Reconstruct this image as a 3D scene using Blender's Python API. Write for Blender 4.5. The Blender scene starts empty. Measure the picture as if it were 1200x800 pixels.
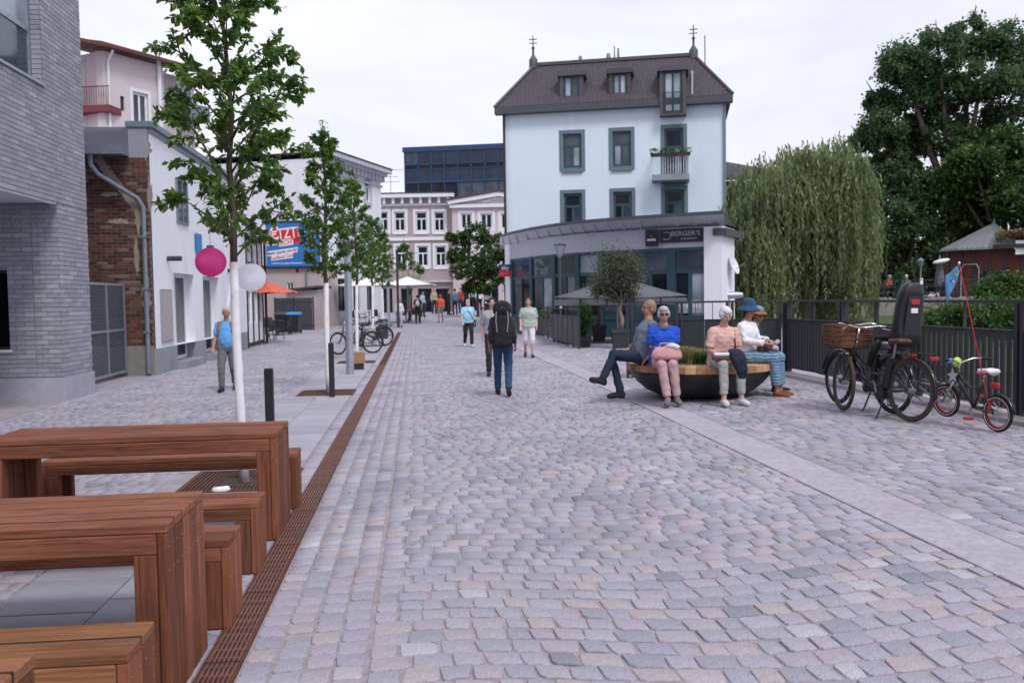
import bpy, bmesh, math, random
import numpy as np
from mathutils import Vector, Matrix
R = math.radians
random.seed(7)
rng = np.random.default_rng(7)
scene = bpy.context.scene
C = scene.collection

# ------------------------------------------------------------------ camera
F_PX, CAM_Z = 1050.0, 1.68
YAW, PITCH, ROLL = R(6.0), math.atan(51 / 1050), R(0.9)
c_f = Vector((math.sin(YAW) * math.cos(PITCH), math.cos(YAW) * math.cos(PITCH), -math.sin(PITCH)))
_r = Vector((math.cos(YAW), -math.sin(YAW), 0))
_u = _r.cross(c_f)
c_r = _r * math.cos(ROLL) - _u * math.sin(ROLL)
c_u = _u * math.cos(ROLL) + _r * math.sin(ROLL)
CAM = Vector((0, 0, CAM_Z))
cd = bpy.data.cameras.new('camera')
cd.lens = 36.0 * F_PX / 1200.0
cd.sensor_width = 36.0
cd.clip_start, cd.clip_end = 0.1, 3000
cd.dof.use_dof = True
cd.dof.focus_distance = 7.0
cd.dof.aperture_fstop = 4.0
cam = bpy.data.objects.new('camera', cd)
C.objects.link(cam)
cam.matrix_world = Matrix(((c_r.x, c_u.x, -c_f.x, CAM.x), (c_r.y, c_u.y, -c_f.y, CAM.y), (c_r.z, c_u.z, -c_f.z, CAM.z), (0, 0, 0, 1)))
scene.camera = cam

# ------------------------------------------------------------------ light
SUN_EL, SUN_AZ = R(52), R(160)      # azimuth clockwise from +Y: behind the viewer, a little to the right
world = bpy.data.worlds.new('World')
scene.world = world
world.use_nodes = True
wn, wl = world.node_tree.nodes, world.node_tree.links
wn.clear()
w_out = wn.new('ShaderNodeOutputWorld')
w_bg = wn.new('ShaderNodeBackground')
w_sky = wn.new('ShaderNodeTexSky')
w_sky.sky_type = 'NISHITA'
w_sky.sun_disc = False
w_sky.sun_elevation = SUN_EL
w_sky.sun_rotation = SUN_AZ
w_sky.dust_density = 4.0
w_hsv = wn.new('ShaderNodeHueSaturation')
w_hsv.inputs['Saturation'].default_value = 0.25
w_tc = wn.new('ShaderNodeTexCoord')
w_map = wn.new('ShaderNodeMapping')
w_map.inputs['Scale'].default_value = (1.2, 1.2, 3.4)
w_noise = wn.new('ShaderNodeTexNoise')
w_noise.inputs['Scale'].default_value = 1.7
w_noise.inputs['Detail'].default_value = 6
w_noise.inputs['Roughness'].default_value = 0.6
w_noise.inputs['Distortion'].default_value = 0.6
w_ramp = wn.new('ShaderNodeValToRGB')          # overcast deck: pale lavender grey to white
w_ramp.color_ramp.elements[0].position = 0.32
w_ramp.color_ramp.elements[0].color = (6.5, 6.65, 8.0, 1)
w_ramp.color_ramp.elements[1].position = 0.66
w_ramp.color_ramp.elements[1].color = (8.3, 8.35, 9.1, 1)
w_mix = wn.new('ShaderNodeMix')
w_mix.data_type = 'RGBA'
w_mix.inputs[0].default_value = 0.95
wl.new(w_sky.outputs[0], w_hsv.inputs['Color'])
wl.new(w_tc.outputs['Generated'], w_map.inputs[0])
wl.new(w_map.outputs[0], w_noise.inputs['Vector'])
wl.new(w_noise.outputs[0], w_ramp.inputs[0])
wl.new(w_hsv.outputs[0], w_mix.inputs[6])
wl.new(w_ramp.outputs[0], w_mix.inputs[7])
wl.new(w_mix.outputs[2], w_bg.inputs['Color'])
w_bg.inputs['Strength'].default_value = 0.1
wl.new(w_bg.outputs[0], w_out.inputs['Surface'])
sd = bpy.data.lights.new('sun', 'SUN')
sd.energy = 1.5
sd.angle = R(16)
sd.color = (1.0, 0.97, 0.93)
sun = bpy.data.objects.new('sun', sd)
C.objects.link(sun)
_sd = Vector((math.sin(SUN_AZ) * math.cos(SUN_EL), math.cos(SUN_AZ) * math.cos(SUN_EL), math.sin(SUN_EL)))
sun.rotation_euler = _sd.to_track_quat('Z', 'Y').to_euler()
scene.view_settings.view_transform = 'Standard'
scene.view_settings.look = 'None'
scene.view_settings.exposure = 0.32
scene.view_settings.gamma = 1.0
scene.view_settings.use_curve_mapping = False
scene.cycles.use_denoising = True
scene.cycles.max_bounces = 6
scene.cycles.transparent_max_bounces = 12

# ------------------------------------------------------------------ measuring from the photograph
def ray(px, py):
    return c_f + c_r * ((px - 600) / F_PX) - c_u * ((py - 400) / F_PX)
def gz(x, y):                                    # height of the ground: rises from the drain to the river fence
    s = min(max((y - 18) / 14, 0), 1)
    a = 0.033 * (1 - 0.6 * s)
    return a * min(max(x + 0.8, 0), 8.0) + 0.012 * max(0.0, y - 45)
def PZ(px, py, z=0.0):                           # the point at height z
    d = ray(px, py)
    return CAM + d * ((z - CAM.z) / d.z)
def G(px, py):                                   # the point on the ground
    z = 0.0
    for _ in range(25):
        p = PZ(px, py, z)
        z = gz(p.x, p.y)
    return Vector((p.x, p.y, z))
def PD(px, py, D):                               # the point at a depth D along the view
    return CAM + ray(px, py) * D
def PX(px, py, x):
    d = ray(px, py)
    return CAM + d * (x / d.x)
def PY(px, py, y):
    d = ray(px, py)
    return CAM + d * (y / d.y)

# ------------------------------------------------------------------ mesh helpers
class MB:
    def __init__(s):
        s.v, s.f, s.a, s.m = [], [], [], []
        s.cur, s.mi = 0.0, 0
    def add(s, vs, fs):
        o = len(s.v)
        s.v += [tuple(v) for v in vs]
        s.f += [tuple(i + o for i in f) for f in fs]
        s.a += [s.cur] * len(fs)
        s.m += [s.mi] * len(fs)
        return s
    def box(s, x0, x1, y0, y1, z0, z1):
        v = [(x0, y0, z0), (x1, y0, z0), (x1, y1, z0), (x0, y1, z0), (x0, y0, z1), (x1, y0, z1), (x1, y1, z1), (x0, y1, z1)]
        return s.add(v, BOXF)
    def bbox(s, x0, x1, y0, y1, z0, z1, b=0.004):       # box with chamfered edges
        xs, ys, zs = (x0, x1), (y0, y1), (z0, z1)
        bm = bmesh.new()
        vs = [bm.verts.new(p) for p in [(x0, y0, z0), (x1, y0, z0), (x1, y1, z0), (x0, y1, z0), (x0, y0, z1), (x1, y0, z1), (x1, y1, z1), (x0, y1, z1)]]
        for f in BOXF: bm.faces.new([vs[i] for i in f])
        bmesh.ops.bevel(bm, geom=bm.edges[:], offset=b, segments=1, affect='EDGES', profile=0.5)
        bm.verts.index_update()
        s.add([v.co for v in bm.verts], [[v.index for v in f.verts] for f in bm.faces])
        bm.free()
        return s
    def obox(s, c, ax, ay, az):                          # half-axes
        c, ax, ay, az = map(Vector, (c, ax, ay, az))
        v = [c - ax - ay - az, c + ax - ay - az, c + ax + ay - az, c - ax + ay - az, c - ax - ay + az, c + ax - ay + az, c + ax + ay + az, c - ax + ay + az]
        return s.add(v, BOXF)
    def bar(s, p0, p1, w, h, up=(0, 0, 1)):              # rectangular bar between two points
        p0, p1, up = Vector(p0), Vector(p1), Vector(up)
        d = (p1 - p0).normalized()
        sx = d.cross(up)
        if sx.length < 1e-4: sx = d.cross(Vector((1, 0, 0)))
        sx.normalize()
        sz = sx.cross(d)
        return s.obox((p0 + p1) / 2, (p1 - p0) / 2, sx * w / 2, sz * h / 2)
    def path(s, pts, r, n=8, caps=True, sy=1.0, up=None):  # tube along points, radius number or list
        pts = [Vector(p) for p in pts]
        k = len(pts)
        rs = r if isinstance(r, (list, tuple)) else [r] * k
        ref = Vector(up) if up else None
        o = len(s.v)
        vs, fs = [], []
        prev = None
        for i, p in enumerate(pts):
            d = (pts[min(i + 1, k - 1)] - pts[max(i - 1, 0)])
            if d.length < 1e-9: d = Vector((0, 0, 1))
            d.normalize()
            if ref is not None: a = ref - d * ref.dot(d)
            elif prev is None: a = Vector((0, 0, 1)).cross(d) if abs(d.z) < 0.9 else Vector((1, 0, 0)).cross(d)
            else: a = prev - d * prev.dot(d)
            if a.length < 1e-6: a = d.orthogonal()
            a.normalize()
            prev = a
            b = d.cross(a)
            for j in range(n):
                t = 2 * math.pi * j / n
                vs.append(p + a * (math.cos(t) * rs[i]) + b * (math.sin(t) * rs[i] * sy))
        for i in range(k - 1):
            for j in range(n):
                j2 = (j + 1) % n
                fs.append((i * n + j, i * n + j2, (i + 1) * n + j2, (i + 1) * n + j))
        if caps:
            fs.append(tuple(range(n - 1, -1, -1)))
            fs.append(tuple((k - 1) * n + j for j in range(n)))
        return s.add(vs, fs)
    def tube(s, p0, p1, r0, r1=None, n=8):
        return s.path([p0, p1], [r0, r0 if r1 is None else r1], n)
    def lathe(s, prof, n=24, c=(0, 0, 0), a0=0.0, a1=2 * math.pi, close=True):
        full = abs(a1 - a0 - 2 * math.pi) < 1e-6
        cols = n if full else n + 1
        vs, fs = [], []
        for r_, z_ in prof:
            for j in range(cols):
                t = a0 + (a1 - a0) * j / n
                vs.append((c[0] + r_ * math.cos(t), c[1] + r_ * math.sin(t), c[2] + z_))
        for i in range(len(prof) - 1):
            for j in range(n):
                j2 = (j + 1) % cols
                fs.append((i * cols + j, i * cols + j2, (i + 1) * cols + j2, (i + 1) * cols + j))
        return s.add(vs, fs)
    def prism(s, poly, z0, z1):
        n = len(poly)
        vs = [(p[0], p[1], z0) for p in poly] + [(p[0], p[1], z1) for p in poly]
        fs = [tuple(range(n - 1, -1, -1)), tuple(range(n, 2 * n))] + [(i, (i + 1) % n, n + (i + 1) % n, n + i) for i in range(n)]
        return s.add(vs, fs)
    def slab(s, poly, off):                              # any planar polygon extruded by a vector
        off = Vector(off)
        p = [Vector(q) for q in poly]
        n = len(p)
        vs = p + [q + off for q in p]
        fs = [tuple(range(n)), tuple(range(2 * n - 1, n - 1, -1))] + [(i, n + i, n + (i + 1) % n, (i + 1) % n) for i in range(n)]
        return s.add(vs, fs)
    def ball(s, c, rx, ry=None, rz=None, n=12, m=8, rot=None):
        ry = rx if ry is None else ry
        rz = rx if rz is None else rz
        c = Vector(c)
        vs, fs = [Vector((0, 0, -rz))], []
        for i in range(1, m):
            ph = -math.pi / 2 + math.pi * i / m
            for j in range(n):
                t = 2 * math.pi * j / n
                vs.append(Vector((rx * math.cos(ph) * math.cos(t), ry * math.cos(ph) * math.sin(t), rz * math.sin(ph))))
        vs.append(Vector((0, 0, rz)))
        for j in range(n):
            fs.append((0, 1 + (j + 1) % n, 1 + j))
            fs.append((len(vs) - 1, 1 + (m - 2) * n + j, 1 + (m - 2) * n + (j + 1) % n))
        for i in range(m - 2):
            for j in range(n):
                a, b = 1 + i * n + j, 1 + i * n + (j + 1) % n
                fs.append((a, b, b + n, a + n))
        if rot is not None: vs = [rot @ v for v in vs]
        return s.add([v + c for v in vs], fs)
    def mesh(s, name, mat, smooth=False):
        me = bpy.data.meshes.new(name)
        me.from_pydata(s.v, [], s.f)
        mats = mat if isinstance(mat, (list, tuple)) else [mat]
        for m_ in mats: me.materials.append(M[m_] if isinstance(m_, str) else m_)
        if len(mats) > 1: me.polygons.foreach_set('material_index', s.m)
        if any(s.a):
            at_ = me.attributes.new('rnd', 'FLOAT', 'FACE')
            at_.data.foreach_set('value', s.a)
        me.update()
        if smooth: smooth_mesh(me, smooth)
        return me
    def build(s, name, mat, parent=None, smooth=False, kind=None):
        o = bpy.data.objects.new(name, s.mesh(name, mat, smooth))
        C.objects.link(o)
        if parent is not None: o.parent = parent
        if kind: o['kind'] = kind
        return o
BOXF = [(0, 3, 2, 1), (4, 5, 6, 7), (0, 1, 5, 4), (1, 2, 6, 5), (2, 3, 7, 6), (3, 0, 4, 7)]
def smooth_mesh(me, ang=True):
    me.polygons.foreach_set('use_smooth', [True] * len(me.polygons))
    if ang is not True:
        try: me.set_sharp_from_angle(angle=R(ang))
        except Exception: pass
def np_mesh(name, V, Fq, mat, attr=None, kind=None, parent=None, smooth=False):
    """mesh from arrays: V (n,3), Fq (m,k) faces with k corners"""
    me = bpy.data.meshes.new(name)
    V = np.asarray(V, np.float32); Fq = np.asarray(Fq, np.int32)
    k = Fq.shape[1]
    me.vertices.add(len(V)); me.vertices.foreach_set('co', V.ravel())
    me.loops.add(Fq.size); me.loops.foreach_set('vertex_index', Fq.ravel())
    me.polygons.add(len(Fq))
    me.polygons.foreach_set('loop_start', np.arange(0, Fq.size, k, dtype=np.int32))
    me.polygons.foreach_set('loop_total', np.full(len(Fq), k, np.int32))
    me.update(calc_edges=True)
    me.validate()
    me.materials.append(M[mat] if isinstance(mat, str) else mat)
    if attr is not None:
        a = me.attributes.new('rnd', 'FLOAT', 'FACE')
        a.data.foreach_set('value', np.asarray(attr, np.float32))
    if smooth: smooth_mesh(me, smooth)
    o = bpy.data.objects.new(name, me)
    C.objects.link(o)
    if parent is not None: o.parent = parent
    if kind: o['kind'] = kind
    return o
def tag(o, label=None, cat=None, group=None, kind=None):
    if label: o['label'] = label
    if cat: o['category'] = cat
    if group: o['group'] = group
    if kind: o['kind'] = kind
    return o
def thing(name, label, cat, loc=(0, 0, 0), rz=0.0, group=None):
    o = bpy.data.objects.new(name, None)
    o.empty_display_size = 0.1
    C.objects.link(o)
    o.location = loc
    o.rotation_euler = (0, 0, rz)
    return tag(o, label, cat, group)
def inst(name, me, parent=None, loc=(0, 0, 0), rot=(0, 0, 0), scale=(1, 1, 1)):
    o = bpy.data.objects.new(name, me)
    C.objects.link(o)
    o.location, o.rotation_euler, o.scale = loc, rot, scale
    if parent is not None: o.parent = parent
    return o
def copy_tree(o, parent=None):
    c = o.copy()
    C.objects.link(c)
    c.parent = parent
    for ch in o.children: copy_tree(ch, c)
    return c

# ------------------------------------------------------------------ materials
M = {}
def nt(name):
    m = bpy.data.materials.new(name)
    m.use_nodes = True
    M[name] = m
    n, l = m.node_tree.nodes, m.node_tree.links
    return m, n, l, n['Principled BSDF']
def ramp(n, stops):
    r_ = n.new('ShaderNodeValToRGB')
    e = r_.color_ramp.elements
    e[0].position, e[0].color = stops[0][0], (*stops[0][1], 1)
    e[1].position, e[1].color = stops[-1][0], (*stops[-1][1], 1)
    for p, c in stops[1:-1]:
        q = e.new(p); q.color = (*c, 1)
    return r_
def shade(c, k): return tuple(min(1, max(0, x * k)) for x in c)
def mat(name, col, rough=0.7, var=0.15, scale=6.0, bump=0.15, bscale=60.0, metal=0.0, stretch=(1, 1, 1), spec=0.5, rnd=0.0, dirt=None, dscale=1.3, coat=0.0, bdist=0.004):
    """procedural: colour wanders with two noises, optional per-piece change (attribute or object), fine relief"""
    m, n, l, b = nt(name)
    tc = n.new('ShaderNodeTexCoord')
    mp = n.new('ShaderNodeMapping'); mp.inputs['Scale'].default_value = stretch
    l.new(tc.outputs['Object'], mp.inputs[0])
    n1 = n.new('ShaderNodeTexNoise'); n1.inputs['Scale'].default_value = scale; n1.inputs['Detail'].default_value = 6; n1.inputs['Roughness'].default_value = 0.65
    l.new(mp.outputs[0], n1.inputs['Vector'])
    r_ = ramp(n, [(0.3, shade(col, 1 - var)), (0.7, shade(col, 1 + var))])
    l.new(n1.outputs[0], r_.inputs[0])
    out = r_.outputs[0]
    if dirt:
        n2 = n.new('ShaderNodeTexNoise'); n2.inputs['Scale'].default_value = dscale; n2.inputs['Detail'].default_value = 8; n2.inputs['Roughness'].default_value = 0.7
        l.new(mp.outputs[0], n2.inputs['Vector'])
        r2 = ramp(n, [(0.52, (0, 0, 0)), (0.72, (1, 1, 1))])
        l.new(n2.outputs[0], r2.inputs[0])
        mx = n.new('ShaderNodeMix'); mx.data_type = 'RGBA'
        l.new(r2.outputs[0], mx.inputs[0]); l.new(out, mx.inputs[6]); mx.inputs[7].default_value = (*dirt, 1)
        out = mx.outputs[2]
    if rnd:
        at_ = n.new('ShaderNodeAttribute'); at_.attribute_name = 'rnd'
        oi = n.new('ShaderNodeObjectInfo')
        ad = n.new('ShaderNodeMath'); ad.operation = 'ADD'
        l.new(at_.outputs['Fac'], ad.inputs[0]); l.new(oi.outputs['Random'], ad.inputs[1])
        fr = n.new('ShaderNodeMath'); fr.operation = 'FRACT'; l.new(ad.outputs[0], fr.inputs[0])
        mr = n.new('ShaderNodeMapRange'); mr.inputs[3].default_value = 1 - rnd; mr.inputs[4].default_value = 1 + rnd
        l.new(fr.outputs[0], mr.inputs[0])
        h = n.new('ShaderNodeHueSaturation'); l.new(mr.outputs[0], h.inputs['Value']); l.new(out, h.inputs['Color'])
        out = h.outputs[0]
    l.new(out, b.inputs['Base Color'])
    b.inputs['Roughness'].default_value = rough
    b.inputs['Metallic'].default_value = metal
    b.inputs['Specular IOR Level'].default_value = spec
    if coat: b.inputs['Coat Weight'].default_value = coat
    if bump:
        n3 = n.new('ShaderNodeTexNoise'); n3.inputs['Scale'].default_value = bscale; n3.inputs['Detail'].default_value = 4
        l.new(mp.outputs[0], n3.inputs['Vector'])
        bp = n.new('ShaderNodeBump'); bp.inputs['Strength'].default_value = bump; bp.inputs['Distance'].default_value = bdist
        l.new(n3.outputs[0], bp.inputs['Height']); l.new(bp.outputs[0], b.inputs['Normal'])
    return m
def pieces_mat(name, stops, rough=0.75, speck=0.18, sscale=120.0, bump=0.35, bscale=45.0, stain=0.25, spec=0.4):
    """stone or brick pieces: colour picked per piece from a ramp, granular speckle, stains, rough relief"""
    m, n, l, b = nt(name)
    at_ = n.new('ShaderNodeAttribute'); at_.attribute_name = 'rnd'
    r_ = ramp(n, stops)
    l.new(at_.outputs['Fac'], r_.inputs[0])
    tc = n.new('ShaderNodeTexCoord')
    n1 = n.new('ShaderNodeTexNoise'); n1.inputs['Scale'].default_value = sscale; n1.inputs['Detail'].default_value = 3
    l.new(tc.outputs['Object'], n1.inputs['Vector'])
    n2 = n.new('ShaderNodeTexNoise'); n2.inputs['Scale'].default_value = 1.1; n2.inputs['Detail'].default_value = 7; n2.inputs['Roughness'].default_value = 0.7
    l.new(tc.outputs['Object'], n2.inputs['Vector'])
    v1 = n.new('ShaderNodeMapRange'); v1.inputs[1].default_value = 0.25; v1.inputs[2].default_value = 0.75; v1.inputs[3].default_value = 1 - speck; v1.inputs[4].default_value = 1 + speck
    v2 = n.new('ShaderNodeMapRange'); v2.inputs[1].default_value = 0.3; v2.inputs[2].default_value = 0.7; v2.inputs[3].default_value = 1 - stain; v2.inputs[4].default_value = 1 + stain * 0.6
    l.new(n1.outputs[0], v1.inputs[0]); l.new(n2.outputs[0], v2.inputs[0])
    mu = n.new('ShaderNodeMath'); mu.operation = 'MULTIPLY'
    l.new(v1.outputs[0], mu.inputs[0]); l.new(v2.outputs[0], mu.inputs[1])
    n4 = n.new('ShaderNodeTexNoise'); n4.inputs['Scale'].default_value = 7.0; n4.inputs['Detail'].default_value = 3
    l.new(tc.outputs['Object'], n4.inputs['Vector'])
    v4 = n.new('ShaderNodeMapRange'); v4.inputs[1].default_value = 0.66; v4.inputs[2].default_value = 0.71; v4.inputs[3].default_value = 1.0; v4.inputs[4].default_value = 0.62
    l.new(n4.outputs[0], v4.inputs[0])
    mu4 = n.new('ShaderNodeMath'); mu4.operation = 'MULTIPLY'; l.new(mu.outputs[0], mu4.inputs[0]); l.new(v4.outputs[0], mu4.inputs[1])
    h = n.new('ShaderNodeHueSaturation'); l.new(mu4.outputs[0], h.inputs['Value']); l.new(r_.outputs[0], h.inputs['Color'])
    l.new(h.outputs[0], b.inputs['Base Color'])
    b.inputs['Roughness'].default_value = rough
    b.inputs['Specular IOR Level'].default_value = spec
    n3 = n.new('ShaderNodeTexNoise'); n3.inputs['Scale'].default_value = bscale; n3.inputs['Detail'].default_value = 5
    l.new(tc.outputs['Object'], n3.inputs['Vector'])
    bp = n.new('ShaderNodeBump'); bp.inputs['Strength'].default_value = bump; bp.inputs['Distance'].default_value = 0.006
    l.new(n3.outputs[0], bp.inputs['Height']); l.new(bp.outputs[0], b.inputs['Normal'])
    return m
def wood_mat(name, c0, c1, along='X', rough=0.75):
    m, n, l, b = nt(name)
    tc = n.new('ShaderNodeTexCoord')
    oi = n.new('ShaderNodeObjectInfo')
    add = n.new('ShaderNodeVectorMath'); add.operation = 'ADD'
    sc = n.new('ShaderNodeMath'); sc.operation = 'MULTIPLY'; sc.inputs[1].default_value = 40
    l.new(oi.outputs['Random'], sc.inputs[0])
    l.new(tc.outputs['Object'], add.inputs[0]); l.new(sc.outputs[0], add.inputs[1])
    mp = n.new('ShaderNodeMapping')
    mp.inputs['Scale'].default_value = {'X': (1.3, 34, 34), 'Z': (34, 34, 1.3), 'Y': (34, 1.3, 34)}[along]
    l.new(add.outputs[0], mp.inputs[0])
    n1 = n.new('ShaderNodeTexNoise'); n1.inputs['Scale'].default_value = 2.2; n1.inputs['Detail'].default_value = 8; n1.inputs['Roughness'].default_value = 0.6; n1.inputs['Distortion'].default_value = 1.2
    l.new(mp.outputs[0], n1.inputs['Vector'])
    r_ = ramp(n, [(0.3, c0), (0.5, tuple((a + b_) / 2 for a, b_ in zip(c0, c1))), (0.7, c1)])
    l.new(n1.outputs[0], r_.inputs[0])
    n2 = n.new('ShaderNodeTexNoise'); n2.inputs['Scale'].default_value = 1.6; n2.inputs['Detail'].default_value = 4
    l.new(add.outputs[0], n2.inputs['Vector'])
    v2 = n.new('ShaderNodeMapRange'); v2.inputs[1].default_value = 0.3; v2.inputs[2].default_value = 0.7; v2.inputs[3].default_value = 0.78; v2.inputs[4].default_value = 1.18
    l.new(n2.outputs[0], v2.inputs[0])
    mr = n.new('ShaderNodeMapRange'); mr.inputs[3].default_value = 0.7; mr.inputs[4].default_value = 1.28
    l.new(oi.outputs['Random'], mr.inputs[0])
    mu = n.new('ShaderNodeMath'); mu.operation = 'MULTIPLY'; l.new(v2.outputs[0], mu.inputs[0]); l.new(mr.outputs[0], mu.inputs[1])
    h = n.new('ShaderNodeHueSaturation'); l.new(mu.outputs[0], h.inputs['Value']); l.new(r_.outputs[0], h.inputs['Color'])
    l.new(h.outputs[0], b.inputs['Base Color'])
    b.inputs['Roughness'].default_value = rough
    b.inputs['Specular IOR Level'].default_value = 0.2
    bp = n.new('ShaderNodeBump'); bp.inputs['Strength'].default_value = 0.4; bp.inputs['Distance'].default_value = 0.002
    l.new(n1.outputs[0], bp.inputs['Height']); l.new(bp.outputs[0], b.inputs['Normal'])
    return m
def leaf_mat(name, c0, c1, trans=0.25, rough=0.5):
    m, n, l, b = nt(name)
    at_ = n.new('ShaderNodeAttribute'); at_.attribute_name = 'rnd'
    oi = n.new('ShaderNodeObjectInfo')
    ad = n.new('ShaderNodeMath'); ad.operation = 'ADD'
    l.new(at_.outputs['Fac'], ad.inputs[0]); l.new(oi.outputs['Random'], ad.inputs[1])
    fr = n.new('ShaderNodeMath'); fr.operation = 'FRACT'; l.new(ad.outputs[0], fr.inputs[0])
    r_ = ramp(n, [(0.0, c0), (0.75, tuple((a * 0.5 + b_ * 0.5) for a, b_ in zip(c0, c1))), (1.0, c1)])
    l.new(fr.outputs[0], r_.inputs[0])
    l.new(r_.outputs[0], b.inputs['Base Color'])
    b.inputs['Roughness'].default_value = rough
    b.inputs['Specular IOR Level'].default_value = 0.35
    tr = n.new('ShaderNodeBsdfTranslucent')
    hs = n.new('ShaderNodeHueSaturation'); hs.inputs['Value'].default_value = 1.6; hs.inputs['Saturation'].default_value = 1.1
    l.new(r_.outputs[0], hs.inputs['Color']); l.new(hs.outputs[0], tr.inputs['Color'])
    mx = n.new('ShaderNodeMixShader'); mx.inputs[0].default_value = trans
    l.new(b.outputs[0], mx.inputs[1]); l.new(tr.outputs[0], mx.inputs[2])
    l.new(mx.outputs[0], n['Material Output'].inputs['Surface'])
    return m
def glass_mat(name, col, rough=0.05, spec=0.5):
    m, n, l, b = nt(name)
    tc = n.new('ShaderNodeTexCoord')
    n1 = n.new('ShaderNodeTexNoise'); n1.inputs['Scale'].default_value = 0.8; n1.inputs['Detail'].default_value = 2
    l.new(tc.outputs['Object'], n1.inputs['Vector'])
    r_ = ramp(n, [(0.35, shade(col, 0.6)), (0.65, shade(col, 1.4))])
    l.new(n1.outputs[0], r_.inputs[0]); l.new(r_.outputs[0], b.inputs['Base Color'])
    b.inputs['Roughness'].default_value = rough
    b.inputs['Specular IOR Level'].default_value = spec
    bp = n.new('ShaderNodeBump'); bp.inputs['Strength'].default_value = 0.02
    l.new(n1.outputs[0], bp.inputs['Height']); l.new(bp.outputs[0], b.inputs['Normal'])
    return m
# ------------------------------------------------------------------ material library
pieces_mat('cobble', [(0.0, (0.236, 0.236, 0.286)), (0.05, (0.300, 0.298, 0.361)), (0.3, (0.348, 0.341, 0.410)), (0.5, (0.367, 0.337, 0.395)), (0.66, (0.383, 0.371, 0.436)), (0.84, (0.387, 0.344, 0.387)), (0.96, (0.411, 0.363, 0.387)), (1.0, (0.455, 0.449, 0.511))], speck=0.24, stain=0.26, bump=0.7, bscale=38)
mat('joint_sand', (0.33, 0.285, 0.315), 0.95, 0.25, 14, 0.6, 160, dirt=(0.25, 0.21, 0.21))
mat('ground', (0.33, 0.295, 0.335), 0.95, 0.2, 3.0, 0.5, 90, dirt=(0.26, 0.235, 0.26), dscale=0.4)
mat('slab', (0.36, 0.355, 0.42), 0.8, 0.1, 5, 0.25, 140, rnd=0.09, dirt=(0.29, 0.285, 0.33))
mat('band_stone', (0.385, 0.355, 0.41), 0.85, 0.2, 16, 0.35, 170, rnd=0.05, dirt=(0.335, 0.305, 0.36))
mat('kerb_stone', (0.42, 0.38, 0.40), 0.85, 0.15, 9, 0.3, 120, rnd=0.1)
mat('rust', (0.115, 0.045, 0.036), 0.75, 0.35, 9, 0.4, 200, metal=0.25, dirt=(0.17, 0.075, 0.05), dscale=4)
mat('rust_light', (0.19, 0.088, 0.072), 0.65, 0.3, 9, 0.3, 200, metal=0.3)
mat('dark_void', (0.012, 0.010, 0.010), 0.95, 0.2, 4, 0)
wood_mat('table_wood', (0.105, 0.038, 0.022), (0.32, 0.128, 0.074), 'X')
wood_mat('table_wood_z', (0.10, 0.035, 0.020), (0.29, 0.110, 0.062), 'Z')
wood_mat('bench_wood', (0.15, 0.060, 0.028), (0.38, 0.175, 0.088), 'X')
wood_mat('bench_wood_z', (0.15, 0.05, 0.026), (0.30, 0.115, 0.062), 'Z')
wood_mat('pale_wood', (0.34, 0.17, 0.085), (0.62, 0.38, 0.22), 'X')
mat('black_metal', (0.018, 0.019, 0.024), 0.45, 0.2, 8, 0.05, 80, spec=0.5)
mat('anthracite', (0.030, 0.032, 0.042), 0.5, 0.15, 6, 0.08, 60, rnd=0.12)
mat('galvanised', (0.36, 0.39, 0.45), 0.42, 0.15, 14, 0.05, 50, metal=0.55)
mat('zinc', (0.20, 0.235, 0.28), 0.5, 0.15, 10, 0.05, 50, metal=0.4)
mat('white_render', (0.80, 0.81, 0.87), 0.9, 0.03, 2, 0.3, 120, dirt=(0.69, 0.70, 0.75), dscale=1.1, stretch=(1, 1, 0.22))
mat('grey_plinth', (0.27, 0.285, 0.33), 0.9, 0.12, 5, 0.3, 90, dirt=(0.2, 0.205, 0.23))
mat('beige_render', (0.46, 0.40, 0.40), 0.9, 0.07, 2, 0.3, 120, dirt=(0.38, 0.33, 0.33), dscale=0.6)
mat('pinkish_render', (0.60, 0.53, 0.55), 0.9, 0.05, 2, 0.25, 120, dirt=(0.52, 0.455, 0.47), dscale=0.5)
mat('taupe_render', (0.40, 0.325, 0.33), 0.9, 0.06, 2, 0.25, 120, dirt=(0.33, 0.27, 0.275), dscale=0.5)
mat('pale_pink_render', (0.58, 0.47, 0.49), 0.9, 0.05, 2, 0.25, 120)
mat('blue_render', (0.64, 0.74, 0.84), 0.9, 0.03, 1.2, 0.25, 90, dirt=(0.56, 0.665, 0.765), dscale=0.9, stretch=(1, 1, 0.2))
mat('trim_white', (0.72, 0.73, 0.78), 0.7, 0.05, 4, 0.1, 60)
mat('stucco_grey', (0.50, 0.51, 0.57), 0.85, 0.1, 4, 0.2, 60)
mat('teal_frame', (0.020, 0.062, 0.082), 0.5, 0.15, 4, 0.05, 60)
mat('teal_trim', (0.115, 0.175, 0.20), 0.7, 0.1, 4, 0.1, 60)
mat('blue_steel', (0.012, 0.045, 0.125), 0.45, 0.15, 4, 0.03, 60)
mat('slate', (0.075, 0.062, 0.078), 0.7, 0.12, 8, 0.2, 60, rnd=0.14)
mat('dark_roof', (0.045, 0.042, 0.052), 0.75, 0.2, 6, 0.2, 60)
mat('eave_metal', (0.060, 0.064, 0.08), 0.5, 0.15, 6, 0.05, 60)
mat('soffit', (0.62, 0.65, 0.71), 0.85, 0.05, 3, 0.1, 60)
mat('roof_tile_red', (0.12, 0.045, 0.035), 0.8, 0.2, 8, 0.3, 40)
mat('timber_dark', (0.030, 0.020, 0.018), 0.7, 0.2, 6, 0.2, 60)
glass_mat('glass_dark', (0.012, 0.016, 0.024), 0.08, 0.22)
glass_mat('glass_black', (0.004, 0.005, 0.008), 0.1, 0.06)
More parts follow.
